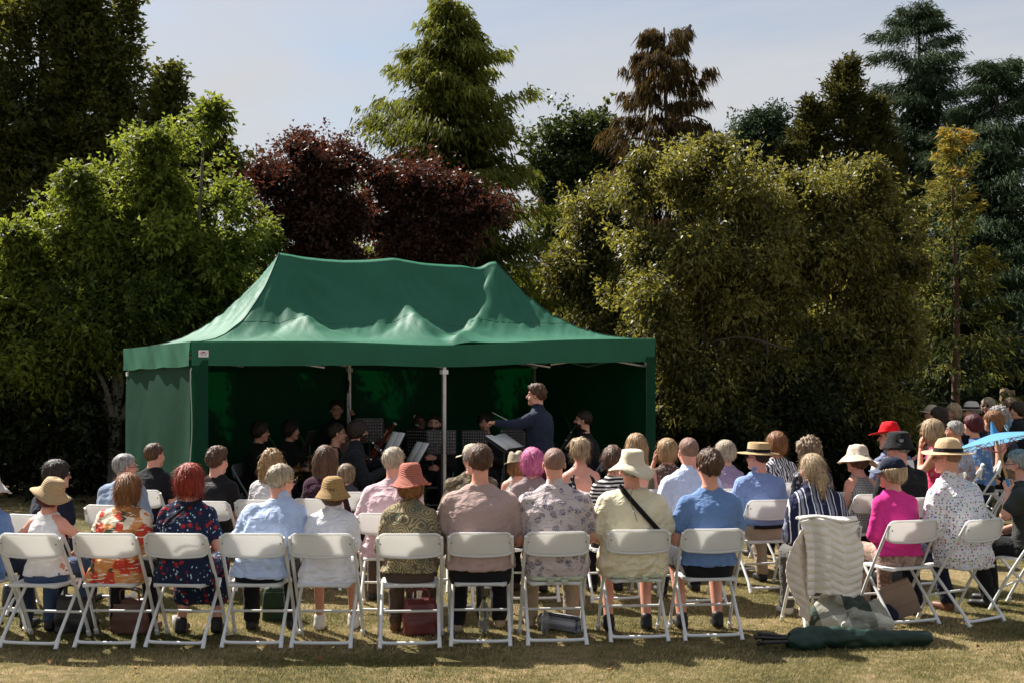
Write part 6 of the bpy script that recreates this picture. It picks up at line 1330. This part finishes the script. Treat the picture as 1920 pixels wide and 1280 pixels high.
# music stands
def stand(px, py, D, rz, label, slabel, w_=.40, h_=.28, sheet=True, tilt=.35, book=False, paper_side=1):
    x, y, z = at(px, py, D); root = empty('music_stand', (x, y, 0), rz); tag(root, label, 'music stand', 'music stands of the band')
    Rm = rotx(tilt); nx, ny = 10, 7; bw = w_/nx; bars = []
    for i in range(nx+1): bars.append((*box((0, 0, 0), (bw*.52 if i not in (0, nx) else bw*.5, .003, h_)), -w_/2+i*bw, 0))
    pcs = []
    for i in range(nx+1): V, F = box((-w_/2+i*bw, 0, 0), (bw*.66, .003, h_)); pcs.append((V, F))
    for j in range(ny+1): V, F = box((0, .0012, -h_/2+j*h_/ny), (w_+bw*.4, .003, h_/ny*.62)); pcs.append((V, F))
    V, F = box((0, .03, -h_/2-.004), (w_, .06, .004)); pcs.append((V, F))
    ob('desk', [((V @ Rm.T)+np.array([0, 0, z]), F, 0) for V, F in pcs], BLACK, root, smooth=False)
    ob('upright', tb([(0, -.02, .12), (0, -.02, z-.02)], .010, 0, 8), BLACK, root)
    for k in range(3):
        a = k*2.094+.5; ob('leg', tb([(0, -.02, .30), (.26*math.cos(a), -.02+.26*math.sin(a), .012)], .008, 0, 6), plain('stand_leg', (.30, .30, .30), .35, .5, metal=.7) if k else BLACK, root)
    if sheet:
        pc = []
        def pg(s):
            def fn(u, v): return s*(u*w_*.47), .006+.012*np.sin(u*3.14)+0*v+(.02*u if book else 0), (v-.5)*h_*.98+.01
            V, F = gridmesh(fn, 6, 3); V, F = thick(V, F, .002); return (V @ Rm.T)+np.array([0, 0, z]), F, 0
        o_ = ob('sheet_music', [pg(-1), pg(1)], PAPER, None, loc=(x, y, 0), rot=(0, 0, rz)); tag(o_, slabel, 'sheet music', 'sheet music on the stands')
LINE = []
stand(692, 806, 15.9, R(15), 'perforated black music stand behind the bearded player', 'sheet music on the stand behind the bearded player', tilt=.0, w_=.34)
stand(738, 832, 14.6, R(120), 'music stand of the bearded player seen edge-on', 'tilted white sheet in front of the bearded player', tilt=.5, w_=.36)
stand(783, 826, 15.9, R(-25), 'perforated black music stand slanting left of the clarinet player', 'sheet music on the stand slanting in the middle of the band', tilt=.1, w_=.30)
stand(782, 850, 14.7, R(125), 'low music stand in front of the bassoons', 'tilted white sheet low in front of the bassoons', tilt=.6, w_=.3)
stand(828, 828, 14.98, R(0), 'perforated black music stand just left of the front pole', 'sheet music on the stand just left of the front pole', tilt=-.05, w_=.32, h_=.26)
stand(890, 826, 15.5, R(-8), 'perforated black music stand just right of the front pole', 'sheet music on the stand just right of the front pole', tilt=-.05, w_=.30, h_=.24)
stand(962, 823, 15.75, R(10), 'perforated black music stand behind the conductor score', 'sheet music on the stand behind the conductor score', tilt=-.05, w_=.30, h_=.24)
stand(948, 832, 14.45, R(-118), 'black stand of the conductor holding an open score', 'open white score on the stand of the conductor', tilt=1.05, w_=.50, h_=.32, book=True)
stand(578, 830, 15.0, R(85), 'dark music stand in front of the horn players', 'sheet music in front of the horn players', tilt=.35, w_=.34)
put_chair(px2x(448, 14.2), 14.2, R(-70), 'empty grey folding chair at the left end of the band', 'grey', 'folding chairs of the players')
put_chair(px2x(1128, 14.6), 14.9, R(70), 'empty grey folding chair at the right end of the band', 'grey', 'folding chairs of the players')
cu = lathe([(.001, 0), (.03, 0), (.036, .10), (.033, .10), (.028, .006), (.001, .006)], 16)
# ------------------------------------------------------------------ things on and under the chairs
def blob(lo, hi, h, fn, amp=.006, fr=22.0, seed=0):
    g = Grid(lo, hi, h); fn(g); V, F = g.mesh(); N = vnormals(V, F)
    d = amp*((vnoise(V*fr+seed)-.5)*1.2+(np.abs(2*vnoise(V*fr*.6+seed+5)-1)-.5)); return V+N*d[:, None], F
def gxy(px, py): D = CAM_H*FPX/(py-HOR); return px2x(px, D), D          # ground point seen at a photo pixel
LEATH_B = plain('leather_black', (.014, .013, .013), .45, .5, bump=.2, bs=90); LEATH_BR = plain('leather_brown', (.10, .038, .022), .45, .5, bump=.2, bs=90); LEATH_M = plain('leather_maroon', (.13, .022, .02), .4, .5, bump=.2, bs=90); BEIGEB = plain('leather_beige', (.33, .23, .17), .55, .4, bump=.15, bs=90)
def bag(px, py, w_, d_, h_, mat, label, rz=0.0, straps=True, lean_=0.0):
    x, y = gxy(px, py); y += d_/2
    def fn(g):
        g.loft([(.005, 0, 0, w_/2, d_/2), (h_*.4, 0, .0, w_/2*1.02, d_/2), (h_*.8, 0, lean_*h_*.8, w_/2*.94, d_/2*.75), (h_, 0, lean_*h_, w_/2*.84, d_/2*.45)], k=0, n=4.0)
    V, F = blob((-w_*.7, -d_*.9, -.02), (w_*.7, d_*.9+abs(lean_)*h_, h_+.04), .014, fn, .012, 14, px)
    root = empty('bag', (x, y, 0), rz); tag(root, label, 'bag', 'bags under the chairs'); ob('body', [(V, F, 0)], mat, root)
    if straps:
        for s in (-1, 1): ob('handle', tb(bz((-w_*.25, s*d_*.2+lean_*h_, h_*.92), (-w_*.2, s*d_*.22+lean_*h_, h_*1.25), (w_*.2, s*d_*.24+lean_*h_, h_*1.22), (w_*.25, s*d_*.2+lean_*h_, h_*.92), n=6), .008, 0, 6), mat, root)
    ob('flap', [(*box((0, -d_/2*.92+lean_*h_*.6, h_*.66), (w_*.72, .012, h_*.42), rotx(-.12)), 0)], mat, root, smooth=False)
bag(135, 1188, .30, .16, .28, LEATH_B, 'black bag under the chair of the white lace top', .1)
bag(240, 1190, .30, .17, .26, LEATH_BR, 'brown leather bag under the chair of the printed blouse', -.1)
bag(787, 1192, .27, .16, .26, LEATH_M, 'maroon leather bag under the chair of the pink straw hat', .2, lean_=.1)
bag(1672, 1128, .30, .18, .26, LEATH_B, 'black bag with pale handle under the chair of the pink jumper', .3)
bag(28, 1150, .26, .18, .22, LEATH_B, 'black bag on the grass at the far left', .4)
bag(520, 1165, .26, .14, .26, plain('bag_green', (.02, .045, .018), .7), 'dark green bag under the chair of the leaning pale blue shirt', .1)
x, y = gxy(1690, 1165)
o_ = ob('flat_bag', [(*box((0, 0, .16), (.27, .045, .29), roty(-.42)), 0), (*box((-.0, -.026, .20), (.25, .012, .16), roty(-.42)), 0)], BEIGEB, None, loc=(x, y+.1, 0), rot=(R(12), 0, -.1), smooth=False)
m_ = o_.modifiers.new('bevel', 'BEVEL'); m_.width = .012; m_.segments = 2
tag(o_, 'flat beige bag leaning by the chair of the pink jumper', 'bag', 'bags under the chairs')
x, y = gxy(838, 1020) ; o_ = ob('teal_bag', [(*blob((-.12, -.1, -.1), (.12, .1, .12), .014, lambda g: g.loft([(-.09, 0, 0, .09, .05), (.09, 0, 0, .08, .04)], k=0, n=4), .01), 0)], plain('teal_cloth', (.01, .16, .30), .7), None, loc=(px2x(838, 10.6), 10.6, .56)); tag(o_, 'teal bag on the empty seat beside the brown t-shirt', 'bag', 'bags under the chairs')
put_chair(px2x(838, 10.55), 10.55, fx(838, 10.55), 'white folding chair holding the teal bag', 'white')
# clear water bottles
def bottle(px, py, label, s=1.0):
    x, y = gxy(px, py); root = empty('water_bottle', (x, y+.03, 0)); tag(root, label, 'bottle', 'bottles under the chairs')
    m, nt, b = (MATS['clear'], None, None) if 'clear' in MATS else newmat('clear_plastic')
    if nt: b.inputs['Base Color'].default_value = (.8, .85, .87, 1); b.inputs['Roughness'].default_value = .12; b.inputs['Transmission Weight'].default_value = .85; b.inputs['IOR'].default_value = 1.2; MATS['clear'] = m
    ob('body', [(*lathe(np.array([(.001, 0), (.032, .004), (.034, .05), (.031, .08), (.034, .11), (.033, .16), (.014, .20), (.013, .22)])*s, 16), 0)], m, root)
    ob('cap', [(*lathe(np.array([(.015, .214), (.016, .218), (.016, .236), (.001, .238)])*s, 12), 0)], plain('bottle_cap', (.05, .05, .06), .5), root)
bottle(907, 1186, 'clear water bottle under the chair of the brown t-shirt', 1.15); bottle(1022, 1188, 'clear crumpled bottle beside the rolled rug', .8)
x, y = gxy(332, 1178); o_ = ob('paper_cup', [(*cu, 0)], PAPER, None, loc=(x, y, 0)); tag(o_, 'white paper cup on the grass by the flowered dress', 'cup')
# umbrella / flask standing behind the bottle
x, y = gxy(900, 1160); o_ = ob('folded_umbrella', tb([(0, 0, .0), (0, 0, .04), (0, 0, .30), (0, 0, .36)], [.012, .028, .034, .015], 0, 9)+tb([(0, 0, .36), (0, 0, .43)], .012, 0, 8), LEATH_B, None, loc=(x, y, 0)); tag(o_, 'short black folded umbrella standing under the brown t-shirt', 'umbrella')
# rolled rug
x, y = gxy(1050, 1188); a = np.linspace(0, 2*math.pi*3.2, 70); rr = .012+.045*a/a[-1]
def roll(u, v):
    t = u*a[-1]; r_ = .012+.048*u; return r_*np.cos(t), (v-.5)*.34, .062+r_*np.sin(t)
V, F = gridmesh(roll, 80, 5); o_ = ob('rolled_rug', [(*thick(V, F, .006), 0)], cloth('rug_check', (.03, .035, .06), 'gingham', (.42, .42, .44), None, .25), None, loc=(x, y+.12, 0), rot=(0, 0, .9)); tag(o_, 'rolled navy and white checked rug under the palm-print shirt', 'rug')
# seat pads
for key, lab in (('a8', 'pale green seat pad under the palm-print shirt'), ('a9', 'pale green seat pad under the cream shirt')):
    q = PEOPLE[key]
    V, F = blob((-.24, -.24, -.03), (.24, .24, .06), .014, lambda g: g.loft([(0, 0, 0, .19, .18), (.016, 0, 0, .205, .195), (.034, 0, 0, .19, .18)], k=0, n=6), .004, 20)
    o_ = ob('seat_pad', [(V, F, 0)]+[(*box((s*.05, -.21, .012), (.05, .06, .006), rotx(.4)), 0) for s in (-1, 1)], cloth('pad_green', (.44, .47, .33)), None, loc=(q['X'], q['D'], .446), rot=(0, 0, q['rz'])); tag(o_, lab, 'cushion', 'pale green seat pads')
# white quilted gilet hung on the chair of the striped shirt
q = PEOPLE['a11']
def quilt(u, v, rows, ph):
    vv = v*rows+.35*np.abs(u-.5)*2*ph; return .011*np.abs(np.sin(np.pi*vv))**.6
def g_front(u, v):
    x = -.22+u*(.41-.05*np.exp(-((v-.16)/.10)**2)*(u > .5)*(u-.5)*2)-.05*(1-v)*(1-u)+.012*np.sin(v*5); z = .835-v*.55+.02*np.sin(u*6)
    ch = np.abs(np.sin(np.pi*(v*9.5+.9*np.abs(u-.70)*2.2)))**.5*np.clip(np.abs(u-.70)*14, 0, 1)**.4; tu = np.abs(np.sin(np.pi*v*8.5))**.5
    col = np.exp(-((u-.36)/.085)**4); q_ = .015*(col*tu+(1-col)*ch)
    y = -.262-.05*np.sin(np.clip(v, 0, 1)*2.2)-q_-.014*np.sin(u*7+v*2)-.045*col*np.clip(v*2, .2, 1)+.035*np.exp(-((u-.20)/.05)**2)
    return x, y, z
def g_top(u, v):
    x = -.22+u*.40-.05*(1-u); y = -.265+v*.085; return x, y-.0*u, .835+.018*np.sin(v*np.pi)+.02*np.sin(u*6)*(1-v)
def g_flap(u, v):
    x = -.20-.20*u*np.sin(np.clip(v+.12, 0, 1)*2.7); z = .74-v*.64+.04*u; y = -.27+.02*np.sin(u*5+v*4)-.012*np.abs(np.sin(np.pi*(v*9+.8*u)))**.5-.07*np.sin(v*2.5)*u
    return x, y, z
root = empty('gilet', (q['X'], q['D'], 0), q['rz']); tag(root, 'white quilted sleeveless gilet draped over a chair back', 'gilet')
GIL = cloth('gilet_cream', (.78, .72, .64), bump=.4); LIN = cloth('gilet_lining', (.45, .33, .23))
for nm, fn, nu, nv in (('back_panel', g_front, 56, 90), ('collar', g_top, 30, 8), ('front_panel', g_flap, 34, 80)):
    V, F = gridmesh(fn, nu, nv); N = vnormals(V, F); ob(nm, [(*thick(V, F, .012 if N[:, 1].mean() < 0 else -.012), 0)], GIL if nm != 'front_panel' else cloth('gilet_inside', (.66, .57, .48), bump=.4), root)
# checked blanket in a heap
x, y = gxy(1578, 1178)
def heap(g):
    hr = np.random.default_rng(4)
    for c, r in (((0, 0, .08), (.20, .14, .10)), ((-.15, .02, .08), (.12, .12, .10)), ((.15, .03, .07), (.13, .11, .10)), ((-.04, .05, .17), (.14, .09, .07))): g.ell(c, r, k=.03)
    for i in range(30):
        a_ = hr.uniform(0, 6.28); rr = hr.uniform(.02, .2); c = np.array([math.cos(a_)*rr*1.3, math.sin(a_)*rr*.8-.02, max(.03, .22-rr*.85+hr.uniform(-.02, .02))]); d_ = np.array([math.cos(a_+hr.uniform(.3, 2.2))*.09, math.sin(a_+hr.uniform(.3, 2.2))*.07, hr.uniform(-.05, .03)])
        g.cap(c-d_, c+d_, hr.uniform(.022, .038), hr.uniform(.022, .042), k=.012)
    g.half((0, 0, .003), (0, 0, -1), .004)
V, F = blob((-.40, -.28, -.02), (.42, .28, .36), .0125, heap, .008, 24, 3)
o_ = ob('blanket', [(V, F, 0)], cloth('blanket_check', (.018, .035, .024), 'check', (.66, .62, .50), (.14, .15, .13), .75), None, loc=(x+.02, y-.13, 0)); o_.scale = (1.12, .9, 1.3); tag(o_, 'green and cream checked woollen blanket heaped on the grass', 'blanket')
V, F = blob((-.2, -.16, -.02), (.2, .16, .2), .014, lambda g: (g.ell((0, 0, .06), (.13, .1, .08), k=.02), g.ell((.08, -.03, .04), (.07, .07, .05), k=.02)), .014, 16, 8)
x, y = gxy(1655, 1168); o_ = ob('navy_garment', [(V, F, 0)], cloth('navy_heap', (.012, .016, .032)), None, loc=(x, y+.1, 0)); tag(o_, 'crumpled navy garment between the blanket and the flat beige bag', 'garment')
V, F = blob((-.18, -.1, -.05), (.18, .1, .1), .014, lambda g: g.ell((0, 0, .02), (.13, .07, .05), k=.02), .014, 18, 5)
x, y = gxy(1580, 1178); o_ = ob('scarf', [(V, F, 0)], cloth('scarf_tartan', (.10, .02, .025), 'gingham', (.40, .25, .20), None, .12), None, loc=(x-.02, y-.05, .30)); tag(o_, 'dark red tartan scarf tucked between gilet and blanket', 'scarf')
# long green bag of a folding chair, with black poles out of its end
x, y = gxy(1620, 1214); root = empty('carry_bag', (x, y+.02, 0), .02); tag(root, 'long dark green nylon carry bag with black chair legs sticking out', 'carry bag')
def cb(g):
    g.cap((-.46, 0, .075), (-.2, 0, .085), .07, .072, .03); g.cap((-.2, 0, .065), (.45, .04, .055), .072, .058, .03); g.ell((-.42, -.02, .05), (.15, .1, .07), k=.03)
    g.half((0, 0, .004), (0, 0, -1), .006); g.ell((-.60, 0, .07), (.10, .05, .045), k=.01, cut=True)
V, F = blob((-.66, -.16, -.02), (.58, .18, .22), .0125, cb, .014, 22, 2); ob('bag', [(V, F, 0)], plain('nylon_green', (.007, .030, .020), .5, .4, var=.3, vs=14, bump=.6, bs=18), root)
for i, (dy, dz, dl) in enumerate(((-.05, .05, 0), (.0, .10, .02), (.05, .05, -.02), (.0, .03, .03), (-.02, .08, .05))): ob('chair_leg', tb([(-.40, dy, .06), (-.70-dl, dy*1.3, dz+.0)], .012, 0, 7)+[(*sphere((-.71-dl, dy*1.3, dz), .018, 8, 6), 0)], BLACK, root)
ob('draw_cord', tb(bz((-.5, -.1, .02), (-.6, -.15, .012), (-.68, -.14, .01), (-.72, -.12, .012), n=6), .004, 0, 5), BLACK, root)
# blue paper parasol
hub = np.array(at(1865, 812, 10.40)); ax = unit(hub-hand_w); root = empty('parasol', hub); tag(root, 'sky-blue paper parasol on a bamboo stick, seen almost edge-on', 'parasol')
e1 = unit(np.cross(ax, [0, 1, 0])); e2 = np.cross(ax, e1); nr = 24
def can(u, v): a_ = u*2*np.pi; r_ = .02+v*.36; s_ = 1-.012*np.abs(np.sin(a_*nr/2)); return tuple((np.cos(a_)*r_*s_)*e1[i]+(np.sin(a_)*r_*s_)*e2[i]-(.075*v**1.25)*ax[i] for i in range(3))
V, F = gridmesh(can, 97, 9); ob('canopy', [(V, F, 0)], fabric_trans('parasol_paper', (.13, .36, .58), (.2, .5, .75), .35, .6, .2), root)
for k in range(nr): a_ = k*2*math.pi/nr; d_ = math.cos(a_)*e1+math.sin(a_)*e2; ob('rib', tb([d_*.02-ax*.012, d_*.375-ax*.088], .0035, 0, 4), plain('bamboo', (.45, .22, .08), .5), root)
for k in range(0, nr, 2): a_ = k*2*math.pi/nr; d_ = math.cos(a_)*e1+math.sin(a_)*e2; ob('strut', tb([-ax*.16+d_*.015, d_*.19-ax*.05], .0025, 0, 4), plain('pink_thread', (.55, .12, .15), .6), root)
ln = np.linalg.norm(hub-hand_w); ob('stick', tb([-ax*(ln-.03), ax*.03], .011, 0, 8), plain('bamboo', (.45, .22, .08), .5), root)
BLUEH = plain('parasol_blue', (.04, .22, .45), .5); ob('handle', tb([-ax*(ln+.09), -ax*(ln-.07)], .0145, 0, 8), BLUEH, root); ob('finial', tb([ax*.0, ax*.03, ax*.06, ax*.10], [.032, .026, .018, .006], 0, 9), BLUEH, root)
# wooden field gate far right
D = 22.0; x = px2x(1884, D); root = empty('wooden_gate', (x, D, 0), R(-8)); tag(root, 'weathered wooden field gate with round-topped post, far right', 'gate')
WOOD = barkmat('weathered_wood', (.34, .24, .14)); zt = py2z(728, D)
ob('post', [(*lathe([(.085, 0), (.085, zt-.06), (.075, zt-.015), (.04, zt+.01), (.001, zt+.015)], 14), 0)], WOOD, root)
for z in (.35, .6, .85, 1.1, zt-.20): ob('rail', [(*box((.95, 0, z), (1.7, .03, .085)), 0)], WOOD, root, smooth=False)
ob('brace', [(*box((.9, -.032, (zt+.1)/2), (1.75, .025, .08), roty(.62)), 0)], WOOD, root, smooth=False); ob('stile', [(*box((.12, -.003, (zt+.1)/2), (.09, .04, zt-.15)), 0)], WOOD, root, smooth=False); ob('stile', [(*box((1.78, -.003, (zt+.1)/2), (.09, .04, zt-.15)), 0)], WOOD, root, smooth=False)
# bird on the weeping conifer
D = 27.9; bp = np.array(at(1287, 58, D))
V, F = blob((-.2, -.25, -.2), (.2, .3, .25), .014, lambda g: (g.ell((0, 0, 0), (.065, .13, .07), rotx(.75), k=.01), g.ell((0, .085, .115), (.038, .045, .038), k=.04), g.cap((0, -.09, -.09), (0, -.19, -.17), .035, .018, k=.03), g.cap((0, .12, .115), (0, .155, .108), .010, .004, k=.005)), .001, 20)
o_ = ob('bird', [(V, F, 0)], plain('feathers_grey', (.10, .10, .115), .7), None, loc=bp, rot=(0, 0, R(-70))); tag(o_, 'grey pigeon perched at the top of the weeping conifer', 'bird')
for s in (-1, 1): ob('leg', tb([(s*.02, 0, -.05), (s*.02, 0, -.13)], .006, 0, 5), plain('bird_leg', (.3, .1, .08), .6), o_)
ob('perch', [(v-np.array(weep.location), f, m) for v, f, m in tb(bz((px2x(1250, 28.0), 28.0, bp[2]-.5), bp+np.array([0, .0, -.13]), bp+np.array([.16, 0, -.12]), n=6), np.linspace(.02, .007, 13), 0, 6)], BARK, weep)
# fallen leaves
lrng = np.random.default_rng(3)
for key, fx_, fy_ in (('a1', .30, -.75), ('a3', -.12, -.92), ('a5', .05, -.62), ('a6', .22, -.8), ('a8', .3, -1.02), ('a9', -.28, -.66), ('a10', .12, -.86), ('a12', .25, -1.0)):
    q = PEOPLE[key]; V, F = leafq(np.zeros((2, 3)), np.array([[1., 0, .15], [1., .1, .1]]), .05, .03, lrng)
    o_ = ob('fallen_leaf', [(V, F, 0)], plain('dead_leaf', (.30, .14, .05), .8), None, loc=(q['X']+fx_, q['D']+fy_, .024), rot=(lrng.uniform(-.3, .3), lrng.uniform(-.3, .3), lrng.uniform(0, 6)))
    tag(o_, 'small fallen brown leaf on the lawn behind the chair of '+{'a1': 'the white lace top', 'a3': 'the navy flowered dress', 'a5': 'the tan straw hat', 'a6': 'the pink straw hat', 'a8': 'the palm-print shirt', 'a9': 'the cream bush hat', 'a10': 'the blue t-shirt', 'a12': 'the pink jumper'}[key], 'leaf', 'fallen leaves on the foreground lawn')
